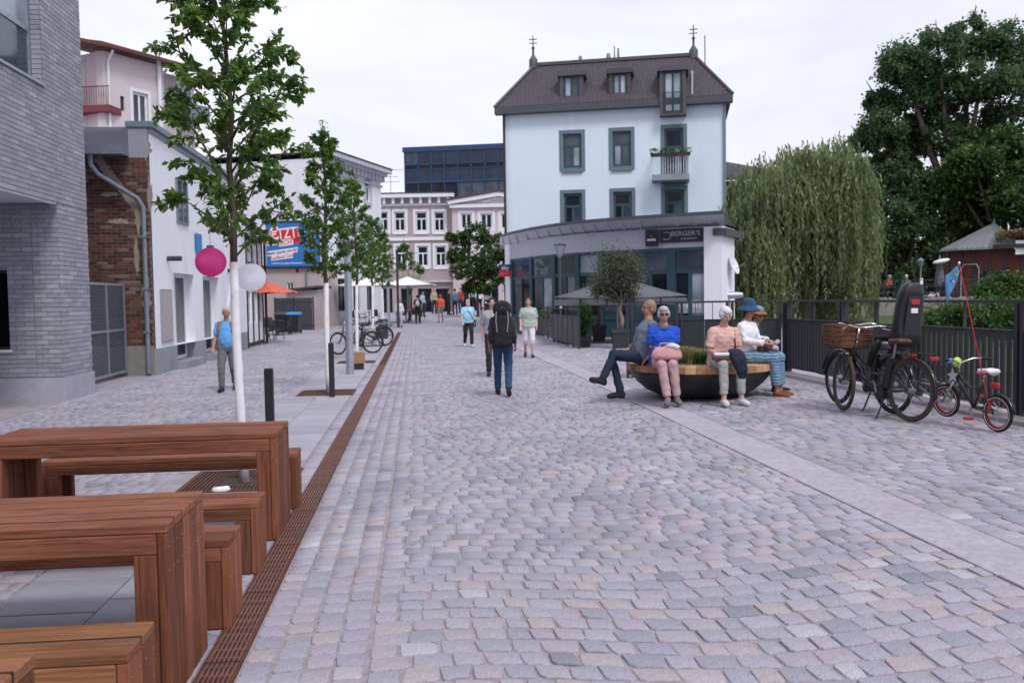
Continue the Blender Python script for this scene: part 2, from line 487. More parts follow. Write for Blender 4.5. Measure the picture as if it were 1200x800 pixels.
glass_mat('glass_mid', (0.05, 0.065, 0.09))
glass_mat('glass_navy', (0.012, 0.022, 0.05))
glass_mat('glass_pale', (0.26, 0.30, 0.36), 0.15)
mat('curtain', (0.42, 0.45, 0.52), 0.8, 0.25, 3, 0.1, 30, stretch=(9, 9, 0.5))
pieces_mat('grey_brick', [(0.0, (0.265, 0.275, 0.325)), (0.4, (0.30, 0.31, 0.365)), (0.8, (0.335, 0.345, 0.40)), (1.0, (0.40, 0.41, 0.46))], speck=0.15, sscale=60, stain=0.12)
mat('grey_mortar', (0.235, 0.24, 0.285), 0.95, 0.1, 20, 0.3, 120)
pieces_mat('red_brick', [(0.0, (0.04, 0.02, 0.018)), (0.3, (0.08, 0.030, 0.024)), (0.7, (0.125, 0.044, 0.032)), (0.9, (0.15, 0.07, 0.05)), (1.0, (0.21, 0.17, 0.15))], speck=0.25, sscale=50, stain=0.4)
mat('old_mortar', (0.155, 0.12, 0.11), 0.95, 0.3, 8, 0.5, 70, dirt=(0.27, 0.22, 0.20), dscale=1.1)
mat('plaster_remains', (0.29, 0.235, 0.21), 0.95, 0.2, 12, 0.5, 80)
mat('bark', (0.11, 0.085, 0.065), 0.9, 0.3, 10, 0.7, 30, stretch=(3, 3, 0.6), bdist=0.02)
mat('olive_bark', (0.26, 0.19, 0.14), 0.9, 0.25, 14, 0.6, 40)
mat('young_bark', (0.10, 0.075, 0.06), 0.85, 0.25, 20, 0.5, 60)
mat('white_trunk', (0.80, 0.80, 0.84), 0.85, 0.06, 18, 0.4, 60, dirt=(0.60, 0.59, 0.60), dscale=9)
leaf_mat('leaf_young', (0.042, 0.095, 0.026), (0.22, 0.34, 0.085), 0.45)
leaf_mat('leaf_big', (0.030, 0.062, 0.032), (0.135, 0.20, 0.085), 0.35)
leaf_mat('leaf_chestnut', (0.024, 0.058, 0.016), (0.11, 0.185, 0.040), 0.25)
leaf_mat('leaf_willow', (0.085, 0.125, 0.062), (0.34, 0.39, 0.19), 0.42)
leaf_mat('leaf_olive', (0.055, 0.068, 0.045), (0.17, 0.185, 0.12), 0.2)
leaf_mat('leaf_shrub', (0.022, 0.060, 0.015), (0.09, 0.17, 0.035), 0.25)
leaf_mat('grass_dry', (0.17, 0.16, 0.06), (0.42, 0.38, 0.20), 0.3)
leaf_mat('sedum', (0.10, 0.10, 0.035), (0.34, 0.20, 0.11), 0.2)
mat('parasol_orange', (0.72, 0.145, 0.075), 0.85, 0.06, 4, 0.15, 90)
mat('parasol_white', (0.76, 0.76, 0.72), 0.85, 0.04, 4, 0.15, 90)
mat('parasol_grey', (0.115, 0.118, 0.14), 0.85, 0.1, 4, 0.2, 90)
leaf_mat('lantern_pink', (0.80, 0.14, 0.45), (0.80, 0.14, 0.45), 0.45, 0.8)
leaf_mat('lantern_white', (0.86, 0.87, 0.9), (0.86, 0.87, 0.9), 0.5, 0.8)
mat('rattan_black', (0.020, 0.020, 0.024), 0.6, 0.3, 40, 0.5, 160)
mat('plastic_black', (0.016, 0.017, 0.020), 0.42, 0.2, 10, 0.15, 150)
mat('rubber', (0.014, 0.013, 0.013), 0.8, 0.2, 10, 0.2, 120)
mat('tan_tyre', (0.075, 0.040, 0.028), 0.75, 0.2, 10, 0.2, 100)
mat('chrome', (0.62, 0.64, 0.68), 0.2, 0.08, 8, 0.0, metal=1.0)
mat('alloy', (0.42, 0.44, 0.48), 0.38, 0.12, 8, 0.05, 60, metal=0.8)
mat('paint_black', (0.014, 0.014, 0.018), 0.28, 0.15, 8, 0.0, coat=0.3)
mat('paint_red', (0.45, 0.022, 0.028), 0.4, 0.12, 8, 0.05, 60)
mat('leather_brown', (0.10, 0.040, 0.028), 0.55, 0.2, 10, 0.2, 90)
mat('wicker', (0.16, 0.066, 0.030), 0.65, 0.35, 50, 0.6, 150)
mat('lime', (0.50, 0.68, 0.05), 0.5, 0.08, 8, 0.05, 60)
mat('flag_blue', (0.13, 0.42, 0.72), 0.8, 0.06, 8, 0.1, 60)
mat('bill_blue', (0.018, 0.165, 0.52), 0.5, 0.06, 3, 0.02, 40)
mat('bill_red', (0.62, 0.018, 0.035), 0.5, 0.05, 3, 0.02, 40)
mat('sign_black', (0.012, 0.014, 0.022), 0.4, 0.1, 6, 0.02, 40)
mat('sign_navy', (0.008, 0.018, 0.085), 0.4, 0.1, 6, 0.02, 40)
mat('sign_white', (0.78, 0.78, 0.82), 0.5, 0.03, 6, 0.02, 40)
mat('sign_grey', (0.30, 0.32, 0.36), 0.5, 0.05, 6, 0.02, 40)
mat('green_sign', (0.10, 0.50, 0.06), 0.5, 0.05, 6, 0.02, 40)
mat('yellow', (0.62, 0.46, 0.05), 0.6, 0.08, 6, 0.05, 40)
mat('bin_blue', (0.03, 0.21, 0.56), 0.5, 0.08, 6, 0.05, 40)
mat('red_balcony', (0.19, 0.035, 0.045), 0.7, 0.1, 6, 0.1, 40)
mat('concrete', (0.23, 0.215, 0.20), 0.9, 0.15, 4, 0.4, 60, dirt=(0.16, 0.15, 0.14))
mat('patina_roof', (0.21, 0.225, 0.235), 0.55, 0.12, 5, 0.1, 40)
mat('soil', (0.05, 0.038, 0.03), 0.95, 0.3, 14, 0.8, 60)
m_, n_, l_, b_ = nt('water')
b_.inputs['Base Color'].default_value = (0.015, 0.022, 0.016, 1); b_.inputs['Roughness'].default_value = 0.06
_n = n_.new('ShaderNodeTexNoise'); _n.inputs['Scale'].default_value = 3; _b = n_.new('ShaderNodeBump'); _b.inputs['Strength'].default_value = 0.15
l_.new(_n.outputs[0], _b.inputs['Height']); l_.new(_b.outputs[0], b_.inputs['Normal'])

mat('fascia_shaded', (0.44, 0.46, 0.53), 0.9, 0.05, 2, 0.2, 80, dirt=(0.38, 0.40, 0.46))  # white wall with the shade under the eaves put into its colour
mat('far_brick', (0.115, 0.038, 0.030), 0.9, 0.35, 9, 0.4, 40, stretch=(1, 1, 3), dirt=(0.08, 0.028, 0.024))
mat('skin', (0.50, 0.27, 0.19), 0.55, 0.08, 14, 0.1, 90)
mat('grass_bank', (0.06, 0.09, 0.03), 0.95, 0.3, 4, 0.6, 20)
# ------------------------------------------------------------------ ground, river
def gzn(x, y):
    s = np.clip((y - 18) / 14, 0, 1)
    return 0.033 * (1 - 0.6 * s) * np.clip(x + 0.8, 0, 8.0) + 0.012 * np.maximum(0, y - 45)
def bank_x(y):                                   # edge of the quay along the river
    return float(np.interp(y, [-60, 17, 32, 42], [7.0, 7.0, 14.0, 19.0]))
gb = MB()
ys = [-60, -20, -8, 0, 4, 8, 12, 15, 18, 21, 25, 29, 32, 36, 42]
ts = [0, 0.5, 0.8, 0.9, 0.95, 0.975, 1.0]
def strip(ys_, xl, xr):
    vs, fs = [], []
    for y in ys_:
        a, b = xl, xr(y)
        xs_ = [a, -60, -20, -8, -4, -0.8] + [-0.8 + (b + 0.8) * k / 6 for k in range(1, 7)]
        vs += [(x, y, gz(x, y)) for x in xs_]
    w = 12
    for i in range(len(ys_) - 1):
        for j in range(w - 1):
            fs.append((i * w + j, i * w + j + 1, (i + 1) * w + j + 1, (i + 1) * w + j))
    return vs, fs
gb.add(*strip(ys, -900, bank_x))
gb.add(*strip([42, 45, 55, 70, 90, 130], -900, lambda y: 900))
gb.add([(-900, 130, 1.02), (900, 130, 1.02), (900, 1500, 1.02), (-900, 1500, 1.02)], [(0, 1, 2, 3)])
tag(gb.build('ground', 'ground'), kind='structure')
qb = MB()
for a, b in zip(ys[:-1], ys[1:]):
    xa, xb = bank_x(a), bank_x(b)
    qb.add([(xa, a, gz(xa, a)), (xb, b, gz(xb, b)), (xb, b, -3), (xa, a, -3)], [(0, 1, 2, 3)])
qb.add([(19, 42, gz(19, 42)), (900, 42, gz(19, 42)), (900, 42, -3), (19, 42, -3)], [(0, 1, 2, 3)])
tag(qb.build('quay_wall', 'concrete'), kind='structure')
tag(MB().add([(2, -60, -1.6), (900, -60, -1.6), (900, 43, -1.6), (2, 43, -1.6)], [(0, 1, 2, 3)]).build('river', 'water'), kind='structure')

# ------------------------------------------------------------------ cobbles
def stones(x0, x1, y0, y1, sx, sy, wave, seed, jit=0.16, grid=False):
    """four corners of each stone, laid in rows across x that bend with wave(x, y)"""
    r_ = np.random.default_rng(seed)
    out = []
    nrow = int((y1 - y0) / sy) + 8
    for k in range(-6, nrow):
        v0 = y0 + k * sy
        xs_ = [x0]
        if grid:
            n_ = max(1, round((x1 - x0) / sx)); xs_ = list(np.linspace(x0, x1, n_ + 1))
        else:
            while True:
                w = sx * r_.uniform(0.72, 1.32)
                if x1 - xs_[-1] < w * 1.4: xs_.append(x1); break
                xs_.append(xs_[-1] + w)
        off = r_.uniform(-0.5, 0.5) * sy if grid else 0
        for a, b in zip(xs_[:-1], xs_[1:]):
            if grid: off = r_.uniform(-0.12, 0.12) * sy
            q = [(a, v0), (b, v0), (b, v0 + sy), (a, v0 + sy)]
            p = []
            for i, (u, v) in enumerate(q):
                ju = r_.normal(0, jit * 0.22) * sx if x0 + 0.02 < u < x1 - 0.02 else 0
                p.append((u + ju, v + off + wave(u, v) + r_.normal(0, jit * 0.2) * sy))
            out.append(p)
    P = np.array(out)
    c = P.mean(axis=1)
    return P[(c[:, 1] > y0) & (c[:, 1] < y1)]
def stone_arrays(P, seed, joint=0.0045, h=0.010, sides=True):
    """chamfered stones: outline of 8 points at the joint, at the shoulder and on top"""
    r_ = np.random.default_rng(seed)
    n_ = len(P)
    c = P.mean(axis=1, keepdims=True)
    d = P - c
    L = np.linalg.norm(d, axis=2, keepdims=True)
    Q = c + d * (1 - (joint * r_.uniform(0.7, 1.7, (n_, 4, 1))) / L)
    nx, pv = np.roll(Q, -1, axis=1), np.roll(Q, 1, axis=1)
    ch = r_.uniform(0.05, 0.17, (n_, 4, 1))
    A = Q + (pv - Q) * ch + (c - Q) * 0.03
    B = Q + (nx - Q) * ch + (c - Q) * 0.03
    O = np.empty((n_, 8, 2)); O[:, 0::2] = A; O[:, 1::2] = B
    gzc = gzn(c[:, 0, 0], c[:, 0, 1])
    hz = h + r_.normal(0, 0.0018, n_)
    tilt = r_.normal(0, 0.012, (n_, 1, 2))
    def ring(k, dz):
        X = c + (O - c) * k
        z = gzn(X[..., 0], X[..., 1]) + (hz[:, None] + dz) + ((X - c) * tilt).sum(-1)
        return np.concatenate([X, z[..., None]], -1)
    rb = ring(1.0, 0); rb[..., 2] = gzn(rb[..., 0], rb[..., 1]) - 0.002
    rings = [rb, ring(0.99, -0.004), ring(0.94, 0.0)]
    V = np.concatenate(rings, axis=1)           # n,24,3
    f = []
    for a in ((0, 1) if sides else (0, 1)):
        for i in range(8):
            j = (i + 1) % 8
            f.append((a * 8 + i, a * 8 + j, a * 8 + 8 + j, a * 8 + 8 + i))
    f += [(16, 17, 18, 19), (16, 19, 20, 23), (20, 21, 22, 23)]
    rnd = r_.random(n_)
    # neighbours share a tone now and then
    return V, np.array(f), rnd
def wave_main(u, v): return 0.09 * math.sin(2 * math.pi * (u + 0.35) / 2.9 + 0.8 * math.sin(v * 0.22)) + 0.05 * math.sin(v * 0.6 + u) - 0.06 * u
def wave_side(u, v): return 0.10 * math.sin(2 * math.pi * u / 3.1 + 1) + 0.03 * math.sin(v * 1.3)
flat = lambda u, v: 0.0
fields = [stones(-0.835, -0.27, 1.2, 62, 0.14, 0.15, flat, 11, grid=True),
          stones(-0.255, 3.09, 1.2, 62, 0.150, 0.155, wave_main, 12, 0.22),
          stones(3.53, 6.3, 3.0, 34, 0.165, 0.155, wave_side, 13, 0.2),
          stones(-6.1, -2.37, 4.0, 62, 0.16, 0.155, wave_side, 14),
          stones(-1.19, -1.025, 1.2, 62, 0.16, 0.17, flat, 15, grid=True),
          stones(-8.0, -6.1, 33.5, 62, 0.2, 0.2, wave_side, 16),
          stones(3.1, 8.0, 34, 62, 0.2, 0.2, wave_side, 17),
          stones(-6.1, -1.21, 62, 76, 0.2, 0.2, wave_side, 18), stones(-1.2, 9.5, 62, 80, 0.2, 0.2, wave_side, 19)]
parts_ = [stone_arrays(P, 30 + i) for i, P in enumerate(fields)]
SV = np.concatenate([p[0] for p in parts_]); SF = parts_[0][1]; SR = np.concatenate([p[2] for p in parts_])
cen = SV.mean(axis=1)
rel = cen - np.array(CAM)
dep = rel @ np.array(c_f); sxp = 600 + F_PX * (rel @ np.array(c_r)) / np.maximum(dep, 0.1); syp = 400 - F_PX * (rel @ np.array(c_u)) / np.maximum(dep, 0.1)
vis = (dep > 0.5) & (sxp > 285 - (syp - 500) * 0.0) & (sxp < 1210) & (syp < 812) & (cen[:, 0] > -0.8)
order = np.argsort(np.where(vis, dep, 1e9))
near = order[:300]
rest = np.setdiff1d(np.arange(len(SV)), near)
street = MB().add([(-0.84, 1, gz(-0.84, 5) + 0.001), (6.32, 1, gz(6.32, 5) + 0.001), (6.32, 17.5, gz(6.32, 17) + 0.001), (-0.84, 17.5, gz(-0.84, 17) + 0.001)], [(0, 1, 2, 3)]).build('cobbled_street', 'joint_sand')
tag(street, kind='structure')
for i in near:
    V = SV[i]; c0 = V.mean(axis=0)
    me = bpy.data.meshes.new('cobble')
    me.from_pydata([tuple(v) for v in (V - c0)], [], [tuple(f) for f in SF.tolist()])
    me.materials.append(M['cobble'])
    a_ = me.attributes.new('rnd', 'FLOAT', 'FACE'); a_.data.foreach_set('value', np.full(len(SF), SR[i], np.float32))
    inst('cobble', me, street, tuple(c0))
nr = len(rest)
FF = (SF[None] + (np.arange(nr) * 24)[:, None, None]).reshape(-1, 4)
np_mesh('cobbles', SV[rest].reshape(-1, 3), FF, 'cobble', np.repeat(SR[rest], len(SF)), kind='stuff', parent=street)

# smooth stone band, footpath slabs, kerb: single stones
def stone_mesh(name, lx, ly, h, m_, b=0.006):
    return MB().bbox(-lx / 2, lx / 2, -ly / 2, ly / 2, -0.05, h, b).mesh(name, m_)
band = thing('stone_band', 'x', 'x'); del band['label'], band['category']; band['kind'] = 'structure'
me_b = stone_mesh('slab', 0.425, 1.19, 0.016, 'band_stone', 0.004)
for k in range(30):
    y = 1.5 + k * 1.197
    inst('slab', me_b, band, (3.31, y, gz(3.31, y) + random.uniform(-0.002, 0.002)), (0, -0.033 if y < 18 else -0.018, random.uniform(-0.002, 0.002)))
path = thing('footpath', 'x', 'x'); del path['label'], path['category']; path['kind'] = 'structure'
GRATE_Y = [8.55, 16.5, 24.5, 33.0, 42.5]
me_s = [stone_mesh('slab', 0.568, 0.62 + q, 0.014, 'slab', 0.003) for q in (-0.012,)]
for k in range(80):
    for j in range(2):
        y = 1.6 + k * 0.62 + j * 0.2
        if any(abs(y - g) < 0.80 for g in GRATE_Y): continue
        inst('slab', me_s[0], path, (-2.06 + j * 0.577, y, random.uniform(-0.0015, 0.0015)))
# narrow strips around the tree grates filled with short slabs
me_s2 = stone_mesh('slab', 1.145, 0.30, 0.013, 'slab', 0.003)
for g in GRATE_Y:
    for sgn in (-1, 1): inst('slab', me_s2, path, (-1.77, g + sgn * 0.66, -0.001))
kerb = thing('quay_kerb', 'x', 'x'); del kerb['label'], kerb['category']; kerb['kind'] = 'structure'
me_k = stone_mesh('kerbstone', 0.42, 0.99, 0.06, 'kerb_stone', 0.012)
for k in range(14):
    y = 2.2 + k * 1.0
    inst('kerbstone', me_k, kerb, (6.55, y, gz(6.4, y) + random.uniform(-0.003, 0.003)), (0, -0.033, 0))

# ------------------------------------------------------------------ drain and tree grates
drain = thing('drain_channel', 'long rusty slotted drain running down the cobbled street beside the tables', 'drain', (-0.93, 1.2, 0))
MB().box(-0.08, 0.08, 0, 60, -0.002, 0.004).build('channel_bed', 'dark_void', drain)
for a_ in (-0.088, 0.078): MB().box(a_, a_ + 0.010, 0, 60, -0.03, 0.019).build('channel_edge', 'rust', drain)
me_sl = MB().bbox(-0.0065, 0.0065, 0.01, 0.99, 0.002, 0.018, 0.002).mesh('slat', 'rust_light')
mbx = MB()
for q in range(10): mbx.box(-0.077, 0.077, 0.05 + q * 0.1, 0.062 + q * 0.1, 0.005, 0.0155)
for a_ in (-0.078, 0.074): mbx.box(a_, a_ + 0.004, 0.02, 0.98, 0.006, 0.014)
me_cr = mbx.mesh('cross_bars', 'rust_light')
far = MB()
for k in range(60):
    if k < 22:
        sec = inst('drain_section', me_cr, drain, (0, k, 0))
        for q in range(7): inst('slat', me_sl, sec, (-0.066 + q * 0.022, 0, 0))
    else:
        for q in range(7): far.box(-0.0725 + q * 0.022, -0.0595 + q * 0.022, k + 0.01, k + 0.99, 0.002, 0.018)
far.build('far_slats', 'rust', drain, kind='stuff')
me_gs = MB().bbox(-0.008, 0.008, -0.45, 0.45, 0.0, 0.018, 0.002).mesh('slat', 'rust')
me_gs2 = MB().bbox(-0.008, 0.008, -0.45, -0.2, 0.0, 0.018, 0.002).mesh('slat', 'rust')
me_gs3 = MB().bbox(-0.008, 0.008, 0.2, 0.45, 0.0, 0.018, 0.002).mesh('slat', 'rust')
gl = ['rusty square tree grate partly under the bench of the table by the tree', 'rusty square tree grate beside the second black bollard', 'rusty square tree grate behind the wooden block seat', 'rusty square tree grate near the parked bicycles', 'small far rusty tree grate next to the grey bin']
for gy, lb in zip(GRATE_Y, gl):
    t = thing('tree_grate', lb, 'grate', (-1.66, gy, 0), 0, 'tree grates along the footpath')
    MB().box(-0.5, 0.5, -0.5, -0.455, -0.02, 0.021).box(-0.5, 0.5, 0.455, 0.5, -0.02, 0.021).box(-0.5, -0.455, -0.454, 0.454, -0.02, 0.02).box(0.455, 0.5, -0.454, 0.454, -0.02, 0.02).build('frame', 'rust', t)
    MB().box(-0.46, 0.46, -0.46, 0.46, -0.03, 0.003).build('tree_pit', 'soil', t)
    for k in range(24):
        x = -0.435 + k * 0.0378
        if abs(x) < 0.2:
            inst('slat', me_gs2, t, (x, 0, 0)); inst('slat', me_gs3, t, (x, 0, 0))
        else: inst('slat', me_gs, t, (x, 0, 0))

# ------------------------------------------------------------------ picnic tables and benches
def wood_piece(name, parent, wx, wy, wz, loc, m_, cache={}):
    key = (round(wx, 3), round(wy, 3), round(wz, 3), m_, name)
    if key not in cache: cache[key] = MB().bbox(-wx / 2, wx / 2, -wy / 2, wy / 2, -wz / 2, wz / 2, 0.005).mesh(name, m_)
    o = inst(name, cache[key], parent, loc)
    o.rotation_euler = (random.uniform(-1, 1) * 0.0015, 0, random.uniform(-1, 1) * 0.001)
    return o
def trestle(name, label, cat, xr, yc, L, nb, bw, H, mx, mz, grp):
    t = thing(name, label, cat, (xr - L / 2, yc, 0.014), 0, grp)
    W = nb * bw
    gap = 0.017
    for k in range(nb):
        y = -W / 2 + bw * (k + 0.5)
        wood_piece('top_board', t, L, bw - gap, 0.04, (0, y, H - 0.02 + random.uniform(-0.001, 0.001)), mx)
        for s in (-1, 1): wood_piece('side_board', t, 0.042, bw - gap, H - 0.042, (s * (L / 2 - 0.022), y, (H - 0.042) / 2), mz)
    for k in range(1, nb): MB().box(-L / 2 + 0.004, L / 2 - 0.004, -W / 2 + bw * k - 0.008, -W / 2 + bw * k + 0.008, H - 0.036, H - 0.0025).build('gap_shade', 'dark_void', t)  # near-black strips added between boards, standing in for shade in the gaps
    lw = 0.09
    ah = 0.085 if H > 0.6 else 0.07
    for sy in (-1, 1):
        wood_piece('apron', t, L - 0.088, 0.04, ah, (0, sy * (W / 2 - 0.022), H - 0.042 - ah / 2), mx)
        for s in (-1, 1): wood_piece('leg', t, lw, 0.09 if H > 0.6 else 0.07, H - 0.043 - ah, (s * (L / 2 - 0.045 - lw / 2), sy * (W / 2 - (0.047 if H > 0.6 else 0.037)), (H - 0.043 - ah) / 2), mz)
    sc = MB()
    for k in range(nb):
        for s in (-1, 1):
            y = -W / 2 + bw * (k + 0.5) + s * bw * 0.28
            for z in (H - 0.1, H - 0.2):
                sc.tube((L / 2 - 0.001, y, z), (L / 2 + 0.0015, y, z), 0.004, n=6)
    sc.build('screws', 'zinc', t, kind='stuff')
    return t
G1 = 'wooden picnic tables along the drain'; G2 = 'wooden benches at the picnic tables'
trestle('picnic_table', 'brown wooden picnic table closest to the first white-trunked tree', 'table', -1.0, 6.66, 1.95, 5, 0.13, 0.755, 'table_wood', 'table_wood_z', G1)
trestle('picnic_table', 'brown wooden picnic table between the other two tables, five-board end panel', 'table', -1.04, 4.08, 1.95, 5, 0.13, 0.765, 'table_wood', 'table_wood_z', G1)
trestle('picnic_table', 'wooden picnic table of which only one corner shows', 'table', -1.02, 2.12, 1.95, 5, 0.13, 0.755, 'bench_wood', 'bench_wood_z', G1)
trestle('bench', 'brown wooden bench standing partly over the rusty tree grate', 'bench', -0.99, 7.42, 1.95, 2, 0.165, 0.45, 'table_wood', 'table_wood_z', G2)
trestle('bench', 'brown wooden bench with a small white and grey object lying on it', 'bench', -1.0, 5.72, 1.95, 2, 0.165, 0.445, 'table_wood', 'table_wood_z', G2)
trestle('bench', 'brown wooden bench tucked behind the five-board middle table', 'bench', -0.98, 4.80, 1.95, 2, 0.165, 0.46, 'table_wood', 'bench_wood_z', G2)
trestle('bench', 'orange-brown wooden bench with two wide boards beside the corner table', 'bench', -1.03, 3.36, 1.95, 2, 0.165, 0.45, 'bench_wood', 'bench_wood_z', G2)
p = PZ(259, 573, 0.459 + 0.014)
t = thing('computer_mouse', 'small white and dark grey rounded object lying on wooden bench', 'gadget', (p.x, p.y, 0.4605), R(20))
MB().lathe([(0.001, 0.0), (0.055, 0.0), (0.06, 0.012), (0.05, 0.028), (0.03, 0.036), (0.001, 0.038)], 16).build('shell', 'sign_white', t, True).scale = (1.0, 0.6, 1)
MB().lathe([(0.034, 0.0365), (0.02, 0.040), (0.001, 0.0415)], 12).build('top_pad', 'anthracite', t, True).scale = (1.2, 0.6, 1)

p = G(250, 600)
t = thing('drain_cover', 'small round dark metal cover set in the slabs beside the bench', 'cover', (p.x, p.y, 0.0145))
MB().lathe([(0.075, 0.0), (0.075, 0.004), (0.062, 0.005), (0.001, 0.005)], 20).build('lid', 'zinc', t)
MB().lathe([(0.078, 0.0), (0.09, 0.0), (0.09, 0.004), (0.078, 0.004)], 20).build('ring', 'rust', t)
# ------------------------------------------------------------------ facade tools
class Fr:
    """a facade frame: local x along the wall, local y into the building, z up"""
    def __init__(s, o, th):
        s.o = Vector(o); s.th = th
        s.ax = Vector((math.cos(th), math.sin(th), 0)); s.ay = Vector((-math.sin(th), math.cos(th), 0))
    def px(s, px, py, yl=0.0):                   # photograph pixel on the plane y = yl -> local x, z
        d = ray(px, py)
        o = s.o + s.ay * yl
        t = (o - CAM).dot(s.ay) / d.dot(s.ay)
        p = CAM + d * t - s.o
        return p.dot(s.ax), p.z
    def rect(s, x0, y0, x1, y1, yl=0.0):
        a, b = s.px(x0, (y0 + y1) / 2, yl)[0], s.px(x1, (y0 + y1) / 2, yl)[0]
        zt, zb = s.px((x0 + x1) / 2, y0, yl)[1], s.px((x0 + x1) / 2, y1, yl)[1]
        return (min(a, b), max(a, b), zb, zt)
    def root(s, name, label, cat, group=None):
        return thing(name, label, cat, s.o, s.th, group)
def wall(mb, x0, x1, z0, z1, holes=(), y0=0.0, dep=0.2):
    """front skin at y0 with real openings and their reveals"""
    xs_ = sorted({x0, x1, *[min(max(h[i], x0), x1) for h in holes for i in (0, 1)]})
    zs_ = sorted({z0, z1, *[min(max(h[i], z0), z1) for h in holes for i in (2, 3)]})
    for a, b in zip(xs_[:-1], xs_[1:]):
        for c, d in zip(zs_[:-1], zs_[1:]):
            mx_, mz_ = (a + b) / 2, (c + d) / 2
            if any(h[0] < mx_ < h[1] and h[2] < mz_ < h[3] for h in holes): continue
            mb.add([(a, y0, c), (b, y0, c), (b, y0, d), (a, y0, d)], [(0, 1, 2, 3)])
    for h in holes:
        a, b, c, d = h[0], h[1], max(h[2], z0), min(h[3], z1)
        mb.add([(a, y0, c), (a, y0 + dep, c), (a, y0 + dep, d), (a, y0, d)], [(0, 3, 2, 1)])
        mb.add([(b, y0, c), (b, y0 + dep, c), (b, y0 + dep, d), (b, y0, d)], [(0, 1, 2, 3)])
        mb.add([(a, y0, c), (b, y0, c), (b, y0 + dep, c), (a, y0 + dep, c)], [(0, 3, 2, 1)])
        mb.add([(a, y0, d), (b, y0, d), (b, y0 + dep, d), (a, y0 + dep, d)], [(0, 1, 2, 3)])
    return mb
def pbox(*a): return MB().box(*a)
def window(parent, r, fm='trim_white', gm='glass_dark', style='cross', y=0.1, fw=0.07, trim=None, tw=0.12, sill=None, curtain=None, name='window', ty=0.0):
    """window part: frame mesh, each pane a sub-part, optional surround, sill and curtain"""
    a, b, c, d = r
    f = MB()
    f.box(a, a + fw, y, y + 0.06, c, d).box(b - fw, b, y, y + 0.06, c, d)
    f.box(a + fw, b - fw, y, y + 0.06, c, c + fw).box(a + fw, b - fw, y, y + 0.06, d - fw, d)
    cells = []
    ia, ib, ic, id_ = a + fw, b - fw, c + fw, d - fw
    mw = fw * 0.45
    if style in ('cross', 'T', 'low'):
        zt = ic + (id_ - ic) * (0.66 if style != 'low' else 0.3)
        f.box(ia, ib, y + 0.002, y + 0.058, zt - mw, zt + mw)
        xm = (ia + ib) / 2
        f.box(xm - mw, xm + mw, y + 0.004, y + 0.056, ic, zt - mw)
        cells = [(ia, xm - mw, ic, zt - mw), (xm + mw, ib, ic, zt - mw)]
        if style == 'cross':
            f.box(xm - mw * .8, xm + mw * .8, y + 0.004, y + 0.056, zt + mw, id_)
            cells += [(ia, xm - mw, zt + mw, id_), (xm + mw, ib, zt + mw, id_)]
        else: cells += [(ia, ib, zt + mw, id_)]
    elif style == 'two':
        xm = (ia + ib) / 2
        f.box(xm - mw, xm + mw, y + 0.004, y + 0.056, ic, id_)
        cells = [(ia, xm - mw, ic, id_), (xm + mw, ib, ic, id_)]
    elif isinstance(style, tuple):               # grid of nx, nz
        nx_, nz_ = style
        for i in range(nx_):
            for j in range(nz_):
                u0, u1 = ia + (ib - ia) * i / nx_, ia + (ib - ia) * (i + 1) / nx_
                v0, v1 = ic + (id_ - ic) * j / nz_, ic + (id_ - ic) * (j + 1) / nz_
                cells.append((u0 + (mw if i else 0), u1 - (mw if i < nx_ - 1 else 0), v0 + (mw if j else 0), v1 - (mw if j < nz_ - 1 else 0)))
        for i in range(1, nx_):
            u = ia + (ib - ia) * i / nx_; f.box(u - mw, u + mw, y + 0.004, y + 0.056, ic, id_)
        for j in range(1, nz_):
            v = ic + (id_ - ic) * j / nz_; f.box(ia, ib, y + 0.006, y + 0.054, v - mw, v + mw)
    else: cells = [(ia, ib, ic, id_)]
    w = f.build(name, fm, parent)
    gs = gm if isinstance(gm, (list, tuple)) else [gm]
    for k, (p, q, s_, t_) in enumerate(cells):
        MB().box(p, q, y + 0.025, y + 0.035, s_, t_).build('pane', gs[k % len(gs)], w)
    if curtain:
        MB().box(ia, ia + (ib - ia) * curtain, y + 0.018, y + 0.0245, ic, id_).build('curtain', 'curtain', w)
    if trim:
        m_ = MB()
        m_.box(a - tw, a - 0.001, ty - 0.03, ty + 0.002, c - tw, d + tw).box(b + 0.001, b + tw, ty - 0.03, ty + 0.002, c - tw, d + tw)
        m_.box(a, b, ty - 0.03, ty + 0.002, d + 0.001, d + tw).box(a, b, ty - 0.03, ty + 0.002, c - tw, c - 0.001)
        m_.build('surround', trim, w)
    if sill:
        MB().box(a - 0.06, b + 0.06, ty - 0.10, ty + 0.1, c - 0.06 - (tw if trim else 0), c - 0.005 - (tw if trim else 0)).build('sill', sill, w)
    return w
def text(parent, s, size, loc, rot, m_, name='lettering', shear=0.0, sx=1.0):
    cu = bpy.data.curves.new(name, 'FONT')
    cu.body = s; cu.size = size; cu.extrude = 0.004; cu.align_x = 'CENTER'; cu.align_y = 'CENTER'; cu.shear = shear; cu.offset = size * 0.015
    tmp = bpy.data.objects.new('tmp', cu); C.objects.link(tmp)
    me = bpy.data.meshes.new_from_object(tmp.evaluated_get(bpy.context.evaluated_depsgraph_get()))
    bpy.data.objects.remove(tmp); bpy.data.curves.remove(cu)
    me.materials.clear(); me.materials.append(M[m_])
    o = inst(name, me, parent, loc, rot, (sx, 1, 1))
    return o
FACE = (math.pi / 2, 0, 0)                       # upright lettering on a wall that faces local -y
